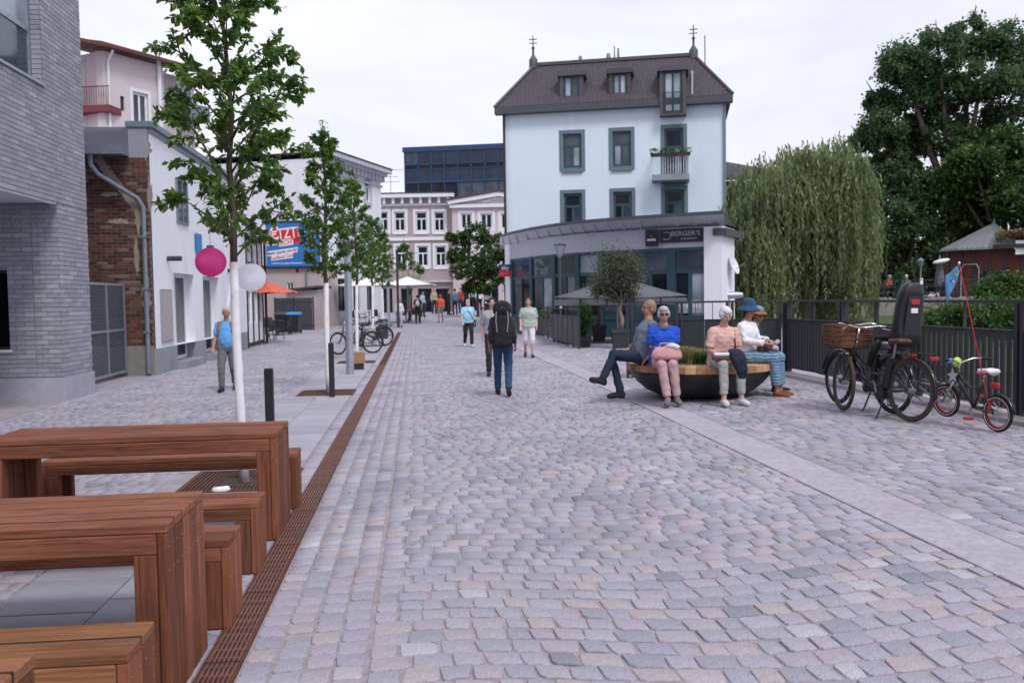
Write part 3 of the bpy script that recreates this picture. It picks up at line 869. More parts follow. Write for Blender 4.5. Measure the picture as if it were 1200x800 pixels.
def brick_wall(parent, name, m_, x0, x1, z0, z1, holes=(), bl=0.29, bh=0.07, joint=0.011, y=0.0, out=0.012, nmax=300, seed=1, toward=(0, 0)):
    """running-bond bricks standing 12 mm proud of the mortar wall; the largest-showing ones are single parts"""
    r_ = random.Random(seed)
    vari = []
    for k in range(8):
        b_ = MB(); b_.cur = 0.04 + 0.92 * k / 7
        b_.bbox(-bl / 2, bl / 2, -out, 0.02, -bh / 2, bh / 2, 0.004)
        vari.append(b_.mesh(name, m_))
    full, cut = [], MB()
    k = 0
    z = z0
    while z + bh <= z1 + 0.001:
        x = x0 - (0 if k % 2 else (bl + joint) / 2)
        while x < x1 - 0.02:
            a, b = max(x, x0), min(x + bl, x1)
            x += bl + joint
            segs = [(a, b)]
            for h in holes:
                if z + bh > h[2] and z < h[3]:
                    ns = []
                    for (p, q) in segs:
                        if q <= h[0] or p >= h[1]: ns.append((p, q)); continue
                        if p < h[0]: ns.append((p, h[0]))
                        if q > h[1]: ns.append((h[1], q))
                    segs = ns
            for (p, q) in segs:
                if q - p < 0.03: continue
                if q - p > bl - 0.002: full.append(((p + q) / 2, z + bh / 2))
                else:
                    cut.cur = r_.random() * 0.97 + 0.02
                    cut.box(p, q, y - out + r_.uniform(0, 0.004), y + 0.02, z, z + bh)
        z += bh + joint; k += 1
    full.sort(key=lambda c: (c[0] - toward[0]) ** 2 + (c[1] - toward[1]) ** 2)
    for c in full[:nmax]:
        inst(name, r_.choice(vari), parent, (c[0], y + r_.uniform(0, 0.004), c[1]), (0, r_.uniform(-0.004, 0.004), r_.uniform(-0.008, 0.008)))
    for c in full[nmax:]:
        cut.cur = r_.random() * 0.97 + 0.02
        cut.box(c[0] - bl / 2, c[0] + bl / 2, y - out + r_.uniform(0, 0.004), y + 0.02, c[1] - bh / 2, c[1] + bh / 2)
    if cut.v: cut.build(name + 's', m_, parent, kind='stuff')
def sub(parent, name, loc, rz):                  # a part that is a wall frame of its own, as a mesh-less pivot is not a part
    o = bpy.data.objects.new(name, None); C.objects.link(o); o.parent = parent; o.location = loc; o.rotation_euler = (0, 0, rz); return o

# ------------------------------------------------------------------ grey brick building on the left
XG = -6.17
fr = Fr((XG, 8.0, 0), R(90))                     # street side: local x = y - 8
gbld = fr.root('brick_building', 'modern pale grey brick building with overhanging upper floor and recessed corner', 'building')
S = 3.45
yw = (12.2 - 8, 15.95 - 8)
hole = (yw[0], yw[1], 5.37, 8.2)
w1 = wall(MB(), -22, 9.75, S, 11, [hole], 0, 0.25)  # unseen run past the viewer, added to keep sky light out of the recess
w1.add([(9.75, 0, S), (9.75, 9, S), (9.75, 9, 11), (9.75, 0, 11)], [(0, 1, 2, 3)])
w1.add([(-22, 0, S), (-22, 9, S), (-22, 9, 11), (-22, 0, 11)], [(3, 2, 1, 0)])
w1.add([(-22, 0, 11), (9.75, 0, 11), (9.75, 9, 11), (-22, 9, 11)], [(0, 1, 2, 3)])
w1.add([(-22, 4.5, 0), (8.3, 4.5, 0), (8.3, 4.5, S), (-22, 4.5, S)], [(0, 1, 2, 3)])  # unseen back wall, added to darken the recess
w1.add([(0, 0.26, 5), (9.7, 0.26, 5), (9.7, 0.26, 9), (0, 0.26, 9)], [(0, 1, 2, 3)])
w1.build('wall', 'grey_mortar', gbld)
MB().add([(-22, 0, S), (9.75, 0, S), (9.75, 9, S), (-22, 9, S)], [(3, 2, 1, 0)]).box(-22, 8.4, 0.02, 0.12, S - 0.03, S - 0.001).build('soffit', 'soffit', gbld)
lw = MB()
wh = (0.0, 0.0, 0.0, 0.0)
lw.box(8.43, 9.75, 0.0, 0.8, 0.42, S).box(8.72, 9.75, 0.8, 9, 0.42, S)
lw.build('ground_floor_wall', 'grey_mortar', gbld)
MB().box(8.37, 9.78, -0.03, 9, -0.05, 0.42).build('plinth', 'slab', gbld)
brick_wall(gbld, 'brick', 'grey_brick', 8.39, 9.75, 0.43, S, bl=0.29, seed=3, nmax=80, toward=(8, 1))
brick_wall(gbld, 'brick', 'grey_brick', 0, 9.75, S + 0.01, 11, [hole], bl=0.29, seed=4, nmax=120, toward=(7.5, 4))
ww = window(gbld, hole, 'galvanised', ['glass_pale', 'glass_mid'], 'low', 0.16, 0.09, name='window')
MB().box(hole[0], hole[1], -0.05, 0.17, 5.33, 5.375).build('sill', 'galvanised', ww)
rv = MB(); rv.cur = 0.5
for k in range(34):
    rv.cur = random.random()
    rv.box(hole[1] - 0.012, hole[1] + 0.01, 0.004, 0.155, 5.39 + k * 0.081, 5.46 + k * 0.081)
rv.build('reveal_bricks', 'grey_brick', gbld, kind='stuff')
# camera-facing wall of the recess: its own frame under the same building
fr2 = Fr((-15, 16.4, 0), 0)
rx = sub(gbld, 'recess_wall', (8.4, 15 + XG, 0), R(-90))   # local to the building: world x runs along -local y
rx_w = 15 + XG
wo = (15 - 9.6, 15 - 7.05, 0.92, 2.3)
mb_ = wall(MB(), 0, rx_w, 0.42, S, [wo], 0, 0.2); mb_.build('wall', 'grey_mortar', rx)
MB().box(0, rx_w, 0.21, 0.26, 0.5, S).build('wall_core', 'dark_void', rx)
brick_wall(rx, 'brick', 'grey_brick', 4.6, rx_w - 0.46, 0.43, S, [wo], seed=5, nmax=70, toward=(7.5, 1.5))
brick_wall(rx, 'brick', 'grey_brick', rx_w - 0.45, rx_w - 0.002, 0.43, S, seed=6, nmax=30, toward=(8.5, 1.5), bl=0.2)
window(rx, wo, 'anthracite', 'glass_black', 'one', 0.12, 0.05)
MB().box(wo[0], wo[1] + 0.03, -0.05, 0.13, 0.87, 0.92).build('sill', 'trim_white', rx)
MB().box(0, rx_w - 0.002, -0.028, 0.0, -0.05, 0.42).build('plinth', 'slab', rx)

# ------------------------------------------------------------------ mesh gate
gt = thing('mesh_gate', 'grey galvanised steel gate with mesh panels between brick wall and grey building', 'gate', (-6.72, 17.85, 0.1), R(90))
g_ = MB()
GW, GH = 3.75, 2.05
for x in (0.0, GW / 3, 2 * GW / 3, GW - 0.06): g_.box(x, x + 0.06, 0, 0.05, 0, GH)
for z in (0.0, GH * 0.47, GH - 0.06): g_.box(0.06, GW - 0.06, 0.003, 0.047, z, z + 0.055)
g_.build('frame', 'galvanised', gt)
for i in range(3):
    for j in range(2):
        x0 = i * GW / 3 + (0.06 if i else 0.06); x1 = (i + 1) * GW / 3 - (0.06 if i == 2 else 0)
        z0, z1 = (0.055, GH * 0.47) if j == 0 else (GH * 0.47 + 0.055, GH - 0.06)
        p_ = MB(); z = z0 + 0.01
        while z < z1 - 0.01: p_.bar((x0, 0.025, z), (x1, 0.025, z), 0.018, 0.006); z += 0.032
        x = x0 + 0.03
        while x < x1: p_.box(x, x + 0.004, 0.02, 0.03, z0, z1); x += 0.06
        p_.build('mesh_panel', 'zinc', gt)
MB().tube((GW * 0.34 + 0.05, -0.05, 1.0), (GW * 0.34 + 0.05, -0.05, 1.12), 0.012).build('handle', 'chrome', gt)

# ------------------------------------------------------------------ white building with brick gable
XW, YW0 = -6.1, 21.7
fw_ = Fr((XW, YW0, 0), R(90))
wb = fw_.root('white_building', 'white rendered building with grey plinth, brick side wall and two tall glass doors', 'building')
d1 = fw_.rect(205, 330, 229, 421); d2 = fw_.rect(239, 330, 258, 415)
d1 = (d1[0], d1[1], 0.2, 2.45); d2 = (d2[0], d2[1], 0.2, 2.45)
LW, HW = 11.2, 5.75
wl_ = wall(MB(), 0, LW, 0.62, HW, [d1, d2], 0, 0.35)
wl_.add([(0, 0, HW), (LW, 0, HW), (LW, 6, HW), (0, 6, HW)], [(0, 1, 2, 3)])
wl_.add([(LW, 0, 0), (LW, 6, 0), (LW, 6, HW), (LW, 0, HW)], [(0, 1, 2, 3)])
wl_.box(0.02, LW - 0.02, 0.36, 0.4, 0, HW - 0.1)
wl_.build('wall', 'white_render', wb)
for a, b in ((0, d1[0]), (d1[1], d2[0]), (d2[1], LW)): MB().box(a - (0.02 if a == 0 else 0), b, -0.04, 0.36, -0.05, 0.62).build('plinth', 'grey_plinth', wb)

for d_ in (d1, d2):
    w_ = window(wb, d_, 'trim_white', 'glass_dark', 'two', 0.25, 0.09, name='door')
    MB().box(d_[0] - 0.02, d_[1] + 0.02, -0.25, 0.28, -0.03, 0.19).build('step', 'grey_plinth', w_)
MB().box(-0.06, LW, -0.12, 0.5, HW, HW + 0.13).box(0, LW, -0.05, 0.1, HW - 0.12, HW - 0.001).build('parapet_cap', 'zinc', wb)
uw = fw_.rect(206, 210, 214, 262)
window(wb, (uw[0], uw[1] + 0.4, uw[2], uw[3]), 'zinc', 'glass_mid', 'two', -0.05, 0.06)
nb = fw_.rect(188, 339, 201, 401)
t = thing('notice_board', 'empty pale notice board in grey frame on the white wall', 'board', fw_.o + fw_.ax * nb[0] + Vector((0.006, 0, nb[2])), R(90))
MB().box(0, nb[1] - nb[0], -0.03, 0.0, 0, nb[3] - nb[2]).build('frame', 'galvanised', t)
MB().box(0.04, nb[1] - nb[0] - 0.04, -0.034, -0.0305, 0.04, nb[3] - nb[2] - 0.04).build('panel', 'kerb_stone', t)
for (px_, py_, lb) in ((196, 303, 'dark cylindrical wall lamp above the empty notice board'), (267, 317, 'dark cylindrical wall lamp behind the white lantern')):
    x_, z_ = fw_.px(px_, py_)
    t = thing('wall_lamp', lb, 'lamp', fw_.o + fw_.ax * x_ + Vector((0, 0, z_)), R(90), 'wall lamps on the white building')
    MB().path([(0, 0, 0), (0, -0.12, 0), (0, -0.34, 0.0)], [0.06, 0.062, 0.062], 12).build('lamp_head', 'anthracite', t, 40)
    MB().lathe([(0.001, 0), (0.06, 0), (0.06, 0.02), (0.001, 0.02)], 12, (0, -0.01, -0.01)).build('mount', 'anthracite', t)
bs = fw_.rect(228, 276, 238, 298)
t = thing('banner', 'small blue banner fixed to the white wall above the door', 'banner', fw_.o + fw_.ax * bs[0] + Vector((0.012, 0, bs[2])), R(90))
bw_ = MB()
for k in range(6):
    a, b = k / 6 * 0.7, (k + 1) / 6 * 0.7
    bw_.slab([(a, -0.03 - 0.03 * math.sin(k), 0), (b, -0.03 - 0.03 * math.sin(k + 1), 0), (b, -0.03 - 0.02 * math.sin(k + 1), 0.55), (a, -0.03 - 0.02 * math.sin(k), 0.55)], (0, -0.008, 0))
bw_.build('cloth', 'bin_blue', t); MB().tube((0, -0.02, 0.56), (0.7, -0.02, 0.56), 0.015).build('rod', 'galvanised', t)
# the brick gable, facing the gate
gx = sub(wb, 'gable_wall', (0, 7.0, 0), R(-90))          # local x 0..7 -> world x -13.1..-6.1
GZ = 5.05
MB().box(0, 6.98, 0.0, 0.35, 0, GZ).build('wall', 'old_mortar', gx)
brick_wall(gx, 'brick', 'red_brick', 3.6, 6.96, 0.7, GZ, bl=0.225, bh=0.062, joint=0.014, seed=9, nmax=300, toward=(6.3, 3.4), out=0.009)
MB().box(3.0, 6.97, -0.03, 0.0, 0, 0.7).build('plinth', 'concrete', gx)
rp = random.Random(5)
pr = MB()
def patch(cx, cz, rx_, rz_):
    n_ = 34; yo = rp.uniform(0.0, 0.006)
    pr.slab([(cx + rx_ * math.cos(2 * math.pi * k / n_) * rp.uniform(0.55, 1.2), -0.009 - yo, cz + rz_ * math.sin(2 * math.pi * k / n_) * rp.uniform(0.55, 1.2)) for k in range(n_)], (0, -0.006, 0))
gfr = Fr((XW - 7.0, YW0, 0), 0)
for k in range(12):
    x_, z_ = gfr.px(116 + k * 4.2, 188 + k * 5.4)
    patch(x_, z_, 0.09, 0.13)
for (u, v, a_, b_) in ((170, 175, 0.16, 0.25), (162, 255, 0.09, 0.4), (160, 300, 0.07, 0.45), (172, 350, 0.10, 0.6), (140, 260, 0.3, 0.07), (128, 228, 0.2, 0.06), (176, 230, 0.06, 0.5)):
    x_, z_ = gfr.px(u, v); patch(x_, z_, a_, b_)
pr.build('plaster_patches', 'plaster_remains', gx, kind='stuff')
MB().box(6.55, 6.98, -0.02, 0.36, GZ, HW - 0.004).build('gable_corner', 'grey_plinth', gx)
MB().box(3.0, 6.55, -0.75, 0.4, GZ + 0.02, GZ + 0.12).box(3, 6.62, -0.78, -0.70, GZ - 0.03, GZ + 0.16).build('gutter_roof', 'zinc', gx)
dp = MB()
dp.path([(5.9, -0.62, GZ), (5.9, -0.6, GZ - 0.25), (6.02, -0.5, GZ - 0.45), (6.75, -0.14, GZ - 0.95), (6.85, -0.10, GZ - 1.15), (6.85, -0.10, 0.05)], 0.055, 10)
for z in (3.2, 2.0, 1.0): dp.box(6.78, 6.92, -0.17, -0.0, z, z + 0.04)
dp.build('downpipe', 'zinc', gx, 40)
# leaning white cloth banner on a pole by the second door
p0, p1 = G(241, 424), PX(277, 305, -5.2)
t = thing('cloth_banner', 'furled white cloth on a slanting pole leaning at the second door', 'banner', (p0.x + 0.35, p0.y, 0))
a_ = Vector((0, 0, 0.02)); b_ = Vector((p1.x - p0.x - 0.35, p1.y - p0.y, p1.z))
MB().tube(a_, b_, 0.022).build('pole', 'timber_dark', t)
MB().path([a_.lerp(b_, 0.3), a_.lerp(b_, 0.45), a_.lerp(b_, 0.7), a_.lerp(b_, 0.98)], [0.03, 0.10, 0.15, 0.08], 9, sy=0.4).build('cloth', 'white_render', t, True)

# ------------------------------------------------------------------ half-timbered house
fh = Fr((XW - 0.02, 33.2, 0), R(90))
hb = fh.root('timber_house', 'low half-timbered house with white panels, dark beams and dark roof overhang', 'house')
LH, HH = 3.45, 4.15
wins = [(0.3, 0.95, 0.9, 2.1), (1.4, 2.05, 0.9, 2.1), (2.55, 3.2, 0.9, 2.1), (0.35, 0.9, 2.7, 3.7), (1.45, 2.0, 2.7, 3.7), (2.6, 3.15, 2.7, 3.7)]
hw = wall(MB(), 0, LH, 0, HH, wins, 0, 0.15); hw.box(0.01, LH - 0.01, 0.16, 5, 0, HH - 0.01).box(-0.0, 0.005, 0.0, 5, 0, HH).build('wall', 'white_render', hb)
for w_ in wins: window(hb, w_, 'trim_white', 'glass_mid', (2, 3), 0.05, 0.06)
for x in (0.0, 1.1, 2.25, 3.3): MB().box(x, x + 0.15, -0.03, 0.0, 0, HH).build('beam', 'timber_dark', hb)
for z in (0.05, 2.32, HH - 0.2):
    for a, b in ((0.15, 1.1), (1.25, 2.25), (2.4, 3.3)): MB().box(a, b, -0.028, 0.0, z, z + 0.14).build('beam', 'timber_dark', hb)
rf = MB().slab([(-0.4, -0.5, HH - 0.1), (LH + 0.15, -0.5, HH - 0.1), (LH + 0.15, 3.0, HH + 2.6), (-0.4, 3.0, HH + 2.6)], (0, 0.02, 0.16)).build('roof', 'dark_roof', hb)
MB().path([(-0.4, -0.55, HH - 0.05), (LH + 0.15, -0.55, HH - 0.05)], 0.06, 8).build('gutter', 'timber_dark', rf)
MB().tube((LH - 0.02, -0.12, 0), (LH - 0.02, -0.12, HH - 0.1), 0.05).build('downpipe', 'timber_dark', hb)

# ------------------------------------------------------------------ tall beige house behind
o_ = PD(130, 356, 43); fb = Fr((o_.x, o_.y, 0), R(55))
bb = fb.root('apartment_house', 'tall beige-pink house with dark eaves behind the low white building', 'building')
zt = fb.px(130, 62)[1]
xe, xe2 = fb.px(191, 80)[0], fb.px(232, 95)[0]
wn_ = [fb.rect(156, 109, 174, 156), fb.rect(141, 113, 146, 130), fb.rect(183, 124, 187, 139)]
wn2 = [fb.rect(209, 101, 223, 126, 1.0)]
bw = wall(MB(), 0, xe, 0, zt, wn_, 0, 0.2)
bw.add([(xe, 0, 0), (xe, 1, 0), (xe, 1, zt), (xe, 0, zt)], [(0, 1, 2, 3)])
wall(bw, xe, xe2 + 0.6, 0, zt, wn2, 1.0, 0.2)
bw.box(0.01, xe2 + 0.6, 1.25, 12, 0, zt - 0.01)
bw.box(0.0, xe - 0.01, 0.25, 1.2, 0, zt - 0.02)
bw.build('wall', 'pinkish_render', bb)
fl_ = Fr(fb.o, R(-12))                            # end wall turned to the street corner
lf = sub(bb, 'end_wall', (0, 0, 0), R(-12) - R(55))
mb_ = MB().box(-5, -0.02, 0.9, 1.3, 0, zt - 0.01)
mb_.box(-0.35, -0.01, 0.05, 0.9, 0, zt - 0.02).build('wall', 'pinkish_render', lf)
r0 = fl_.rect(104, 74, 111, 101, 0.9); window(lf, (r0[0] - 0.6, r0[1], r0[2], r0[3]), 'trim_white', 'glass_mid', 'two', 0.82, 0.1)
r0 = fl_.rect(104, 145, 113, 156, 0.9); window(lf, (r0[0] - 0.6, r0[1], r0[2], r0[3]), 'trim_white', 'glass_mid', 'two', 0.82, 0.1)
r0 = fl_.rect(101, 123, 128, 131, -0.2)
bal = MB().box(r0[0] - 2, r0[1], -0.2, 0.88, r0[2], r0[3]).build('balcony', 'red_balcony', lf)
m_ = MB()
for k in range(26): m_.tube((r0[1] - 0.03 - k * 0.12, -0.17, r0[3]), (r0[1] - 0.03 - k * 0.12, -0.17, r0[3] + 0.85), 0.012, n=5)
m_.bar((r0[0] - 2, -0.17, r0[3] + 0.87), (r0[1], -0.17, r0[3] + 0.87), 0.04, 0.04); m_.build('railing', 'rust', bal)
for r_, st, y_ in ((wn_[0], 'two', 0.1), (wn_[1], 'one', 0.1), (wn_[2], 'one', 0.1), (wn2[0], 'two', 1.1)):
    window(bb, r_, 'trim_white' if st == 'two' else 'timber_dark', 'glass_mid', st, y_, 0.12 if st == 'two' else 0.04, trim='trim_white' if st == 'two' else None, tw=0.15, ty=y_ - 0.1)
MB().slab([(-0.5, -0.7, zt + 0.05), (xe2 + 0.6, -0.7, zt + 0.05), (xe2 + 0.6, 6, zt + 1.6), (-0.5, 6, zt + 1.6)], (0, 0, 0.16)).slab([(-5, 0.3, zt), (-0.3, -0.75, zt), (-0.3, 3, zt + 0.4), (-5, 3, zt + 0.4)], (0, 0, 0.16)).build('roof', 'roof_tile_red', bb)
m_ = MB().path([(0.25, -0.5, zt), (0.25, -0.1, zt - 0.5), (0.25, -0.1, 1)], 0.06, 8).path([(xe - 0.35, -0.12, 1), (xe - 0.35, -0.12, zt + 1.0)], 0.10, 8).path([(xe + 0.5, 0.3, zt), (xe + 0.15, 0.6, zt - 0.6), (xe + 0.15, 0.6, 1)], 0.07, 8)
m_.build('downpipes', 'trim_white', bb)
r_ = fb.rect(208, 122, 226, 140, 0.6); MB().box(r_[0], r_[1] + 0.8, 0.2, 0.98, r_[2], r_[3]).build('balcony_box', 'zinc', bb)

# ------------------------------------------------------------------ ornate stucco house, low annex and billboard
o_ = PD(386, 352, 56); fo = Fr((o_.x, o_.y, 0.1), R(90 - 6 - 15.4))
ob = fo.root('stucco_house', 'white ornate stucco house with heavy bracketed cornice and blank gable', 'building')
xe = fo.px(446, 210)[0]; zt = fo.px(388, 186)[1]
rows = []
for (a, b) in ((394, 402), (412, 419), (428, 434)):
    x0, x1 = fo.px(a, 230)[0], fo.px(b, 230)[0]
    rows.append((x0, x1, fo.px(a, 236)[1], fo.px(a, 208)[1]))
rows2 = [(r_[0], r_[1], fo.px(400, 300)[1], fo.px(400, 262)[1]) for r_ in rows]
rows3 = [(r_[0] - 0.1, r_[1] + 0.1, 0.9, 3.0) for r_ in rows]
ow = wall(MB(), 0, xe, 0, zt, rows + rows2 + rows3, 0, 0.25)
ow.box(0.0, xe, 0.26, 13, 0, zt - 0.02).build('wall', 'white_render', ob)
for r_ in rows: window(ob, r_, 'trim_white', 'glass_mid', 'T', 0.12, 0.1, trim='stucco_grey', tw=0.2, sill='stucco_grey')
for r_ in rows2:
    w_ = window(ob, r_, 'trim_white', 'glass_mid', 'T', 0.12, 0.1, trim='stucco_grey', tw=0.2, sill='stucco_grey')
    xm, hw_ = (r_[0] + r_[1]) / 2, (r_[1] - r_[0]) / 2 + 0.3
    MB().path([(xm + hw_ * math.cos(t_), -0.02, r_[3] + 0.15 + hw_ * math.sin(t_)) for t_ in np.linspace(0, math.pi, 12)], 0.09, 6).build('arch', 'stucco_grey', w_)
for r_ in rows3: window(ob, r_, 'anthracite', 'glass_dark', 'two', 0.12, 0.1)
cn = MB().box(-0.15, xe + 0.35, -0.75, 0.3, zt, zt + 0.28).box(-0.1, xe + 0.2, -0.45, 0.2, zt - 0.2, zt - 0.002).box(-0.05, xe + 0.1, -0.12, 0.0, zt - 0.95, zt - 0.8)
cn.build('cornice', 'stucco_grey', ob)
k = 0.2
while k < xe:
    MB().box(k, k + 0.18, -0.4, 0.0, zt - 0.62, zt - 0.21).build('bracket', 'stucco_grey', ob); k += 0.6
MB().box(-0.05, xe + 0.06, -0.10, -0.0, fo.px(400, 252)[1] - 0.1, fo.px(400, 252)[1] + 0.15).build('string_course', 'stucco_grey', ob)
MB().box(-0.2, xe + 0.4, -0.8, 13, zt + 0.285, zt + 0.36).build('roof', 'dark_roof', ob)

o_ = PD(300, 354, 54); fa = Fr((o_.x, o_.y, 0.1), R(-9))
ab = fa.root('low_annex', 'low beige rendered annex below the blue billboard', 'building')
xe = fa.px(386, 340)[0]; zt = fa.px(340, 313)[1]
wr = fa.rect(336, 331, 344, 340); wr2 = fa.rect(372, 335, 378, 372)
aw = wall(MB(), 0, xe, 0, zt, [wr, wr2], 0, 0.2); aw.box(0.01, xe - 0.01, 0.22, 2.0, 0, zt - 0.01).build('wall', 'beige_render', ab)
window(ab, wr, 'trim_white', 'glass_dark', 'two', 0.08, 0.06); window(ab, wr2, 'trim_white', 'glass_mid', 'two', 0.08, 0.06)
MB().box(-0.1, xe + 0.1, -0.12, 2.1, zt, zt + 0.12).build('roof', 'dark_roof', ab)
MB().tube((fa.px(360, 350)[0], -0.1, 0), (fa.px(360, 350)[0], -0.1, zt), 0.05).build('downpipe', 'zinc', ab)
r_ = fa.rect(347, 315, 350, 319); MB().box(r_[0], r_[1], -0.05, 0.0, r_[2], r_[3]).build('vent', 'timber_dark', ab)

r_ = fa.rect(313, 261, 375, 312)
bd = thing('billboard', 'large blue billboard with red and white sale lettering above the annex', 'billboard', fa.o + fa.ax * r_[0] + fa.ay * -0.2 + Vector((0, 0, r_[2])), fa.th)
BW, BH = r_[1] - r_[0], r_[3] - r_[2]
MB().box(0, BW, 0, 0.18, 0, BH).build('panel', 'bill_blue', bd)
for z_ in (BH, -0.11): MB().box(-0.04, BW + 0.04, -0.03, 0.2, z_, z_ + 0.11).build('frame', 'timber_dark', bd)
def bp(u, v): return (u * BW, (1 - v) * BH)      # position on the board as fractions
def pl_(name, pts, m_, d): MB().slab([(bp(u, v)[0], -d, bp(u, v)[1]) for u, v in pts], (0, 0.004, 0)).build(name, m_, bd)
pl_('red_field', [(0.0, 0.21), (0.10, 0.20), (0.14, 0.10), (0.22, 0.11), (0.25, 0.155), (0.62, 0.10), (0.665, 0.14), (0.65, 0.42), (0.60, 0.48), (0.5, 0.475), (0.0, 0.49)], 'bill_red', 0.010)
pl_('white_strip', [(0.02, 0.40), (0.235, 0.385), (0.235, 0.505), (0.02, 0.53)], 'sign_white', 0.016)
pl_('white_strip', [(0.245, 0.395), (0.52, 0.375), (0.52, 0.51), (0.245, 0.55)], 'sign_white', 0.016)
pl_('white_strip', [(0.03, 0.65), (0.60, 0.565), (0.59, 0.68), (0.02, 0.765)], 'sign_white', 0.012)
pl_('white_strip', [(0.09, 0.755), (0.51, 0.695), (0.50, 0.81), (0.085, 0.87)], 'sign_white', 0.012)
tl = R(3)
def bt(s_, u, v, size, m_, d, sx=1.0, rot=0.09):
    x, z = bp(u, v)
    text(bd, s_, size, (x, -d, z), (math.pi / 2, -rot, 0), m_, sx=sx)
bt('J', 0.06, 0.30, BH * 0.30, 'sign_white', 0.014); bt('€', 0.155, 0.26, BH * 0.40, 'sign_white', 0.014); bt('TZT!', 0.43, 0.25, BH * 0.34, 'sign_white', 0.014, 0.72)
bt('ERST', 0.13, 0.455, BH * 0.125, 'bill_red', 0.019); bt('RECHT', 0.38, 0.455, BH * 0.14, 'bill_red', 0.019)
bt('Mehr sparen mit der', 0.31, 0.665, BH * 0.088, 'sign_black', 0.015, 0.95, 0.14); bt('Kaufland Card', 0.30, 0.78, BH * 0.105, 'bill_red', 0.015, 0.95, 0.14)
rb = random.Random(3)
ds = MB()
for k in range(26): ds.box(BW * (0.10 + k * 0.024), BW * (0.10 + k * 0.024) + BW * rb.uniform(0.008, 0.016), -0.004, 0.0, BH * 0.055, BH * 0.085)
ds.build('small_print', 'sign_white', bd, kind='stuff')
sp = MB()
for k in range(14):
    a = rb.uniform(0, 6.28); q = rb.uniform(0.1, 0.34)
    u, v = 0.82 + q * 0.4 * math.cos(a), 0.42 + q * math.sin(a)
    sp.mi = k % 2
    sp.slab([(u * BW, -0.008, (1 - v) * BH), (u * BW + 0.12, -0.008, (1 - v) * BH + 0.05), (u * BW + 0.10, -0.008, (1 - v) * BH + 0.16)], (0, 0.006, 0))
sp.build('confetti', ['bill_red', 'sign_white'], bd, kind='stuff')

# shed behind a dark slat screen
o_ = PD(322, 353, 49.5); fs_ = Fr((o_.x, o_.y, 0.06), R(-9))
xe = fs_.px(366, 370)[0]; zt = fs_.px(345, 349)[1]
t = fs_.root('slat_screen', 'anthracite slat screen enclosing the rubbish store', 'screen')
n_ = 18
me_ = MB().box(0, xe / n_ - 0.02, 0, 0.05, 0.05, zt).mesh('slat', 'anthracite')
for k in range(n_): inst('slat', me_, t, (k * xe / n_, 0, 0))
MB().box(0, xe, 0.05, 0.09, 0.2, 0.3).box(0, xe, 0.05, 0.09, zt - 0.3, zt - 0.2).build('rail', 'anthracite', t)
for x in (-0.07, xe / 2 - 0.04, xe): MB().box(x, x + 0.07, 0.052, 0.13, 0, zt + 0.05).build('post', 'anthracite', t)
zt2 = fs_.px(345, 340, 1.2)[1]; xr = fs_.px(372, 360, 1.2)[0]
t = thing('shed', 'beige shed with flat dark roof behind the slat screen', 'shed', fs_.o + fs_.ay * 1.2, fs_.th)
MB().box(0.3, xr, 0, 2.5, 0, zt2).build('wall', 'beige_render', t)
MB().slab([(-0.2, -0.3, zt2 - 0.1), (xr + 0.15, -0.3, zt2 + 0.12), (xr + 0.15, 2.7, zt2 + 0.12), (-0.2, 2.7, zt2 - 0.1)], (0, 0, 0.12)).build('roof', 'dark_roof', t)
for (px_, lm, lb) in ((331, 'anthracite', 'black wheelie bin with grey lid beside the slat screen'), (345, 'bin_blue', 'black wheelie bin with blue lid in front of the slat screen')):
    p_ = G(px_, 391)
    t = thing('wheelie_bin', lb, 'bin', p_, R(-9 + 4), 'wheelie bins by the rubbish store')
    MB().add([(-0.25, -0.28, 0.08), (0.25, -0.28, 0.08), (0.25, 0.25, 0.08), (-0.25, 0.25, 0.08), (-0.32, -0.36, 0.98), (0.32, -0.36, 0.98), (0.32, 0.36, 0.98), (-0.32, 0.36, 0.98)], BOXF).build('body', 'plastic_black', t)
    MB().add([(-0.35, -0.40, 0.985), (0.35, -0.40, 0.985), (0.35, 0.38, 0.985), (-0.35, 0.38, 0.985), (-0.28, -0.3, 1.09), (0.28, -0.3, 1.09), (0.28, 0.38, 1.12), (-0.28, 0.38, 1.12)], BOXF).build('lid', lm, t)
    for s in (-1, 1): MB().lathe([(0.03, -0.03), (0.1, -0.03), (0.1, 0.03), (0.03, 0.03)], 14).build('wheel', 'rubber', t)
    for w_, s in zip([c_ for c_ in t.children if c_.name.startswith('wheel')], (-1, 1)): w_.location = (s * 0.28, 0.27, 0.1); w_.rotation_euler = (0, R(90), 0)

# ------------------------------------------------------------------ taupe and pale pink houses, glass office
o_ = PD(438, 351, 84); ft = Fr((o_.x, o_.y, 0.45), R(-7))
tb = ft.root('taupe_house', 'taupe rendered house with white window surrounds and bracketed cornice', 'building')
xe = ft.px(530, 250)[0]; zt = ft.px(485, 232)[1]
wr = [ft.rect(a, 248, b, 271) for a, b in ((442.5, 455), (462, 475), (487, 500.5), (508.5, 521))] + [ft.rect(a, 288, b, 312) for a, b in ((441, 454), (464, 476.5), (489, 502), (510, 523))]
sh = [ft.rect(a, 338, b, 366) for a, b in ((445, 460), (470, 483), (490, 506), (511, 527))]
sh = [(a, b, 0, d) for a, b, c, d in sh]
tw_ = wall(MB(), 0, xe, 0, zt, wr + sh, 0, 0.3); tw_.box(0.01, xe - 0.01, 0.32, 10, 0, zt - 0.02).build('wall', 'taupe_render', tb)
for r_ in wr: window(tb, r_, 'trim_white', 'glass_dark', 'T', 0.12, 0.13, trim='trim_white', tw=0.22, sill='trim_white')
for r_ in sh: window(tb, r_, 'anthracite', 'glass_dark', (2, 2), 0.2, 0.08, name='shop_window')
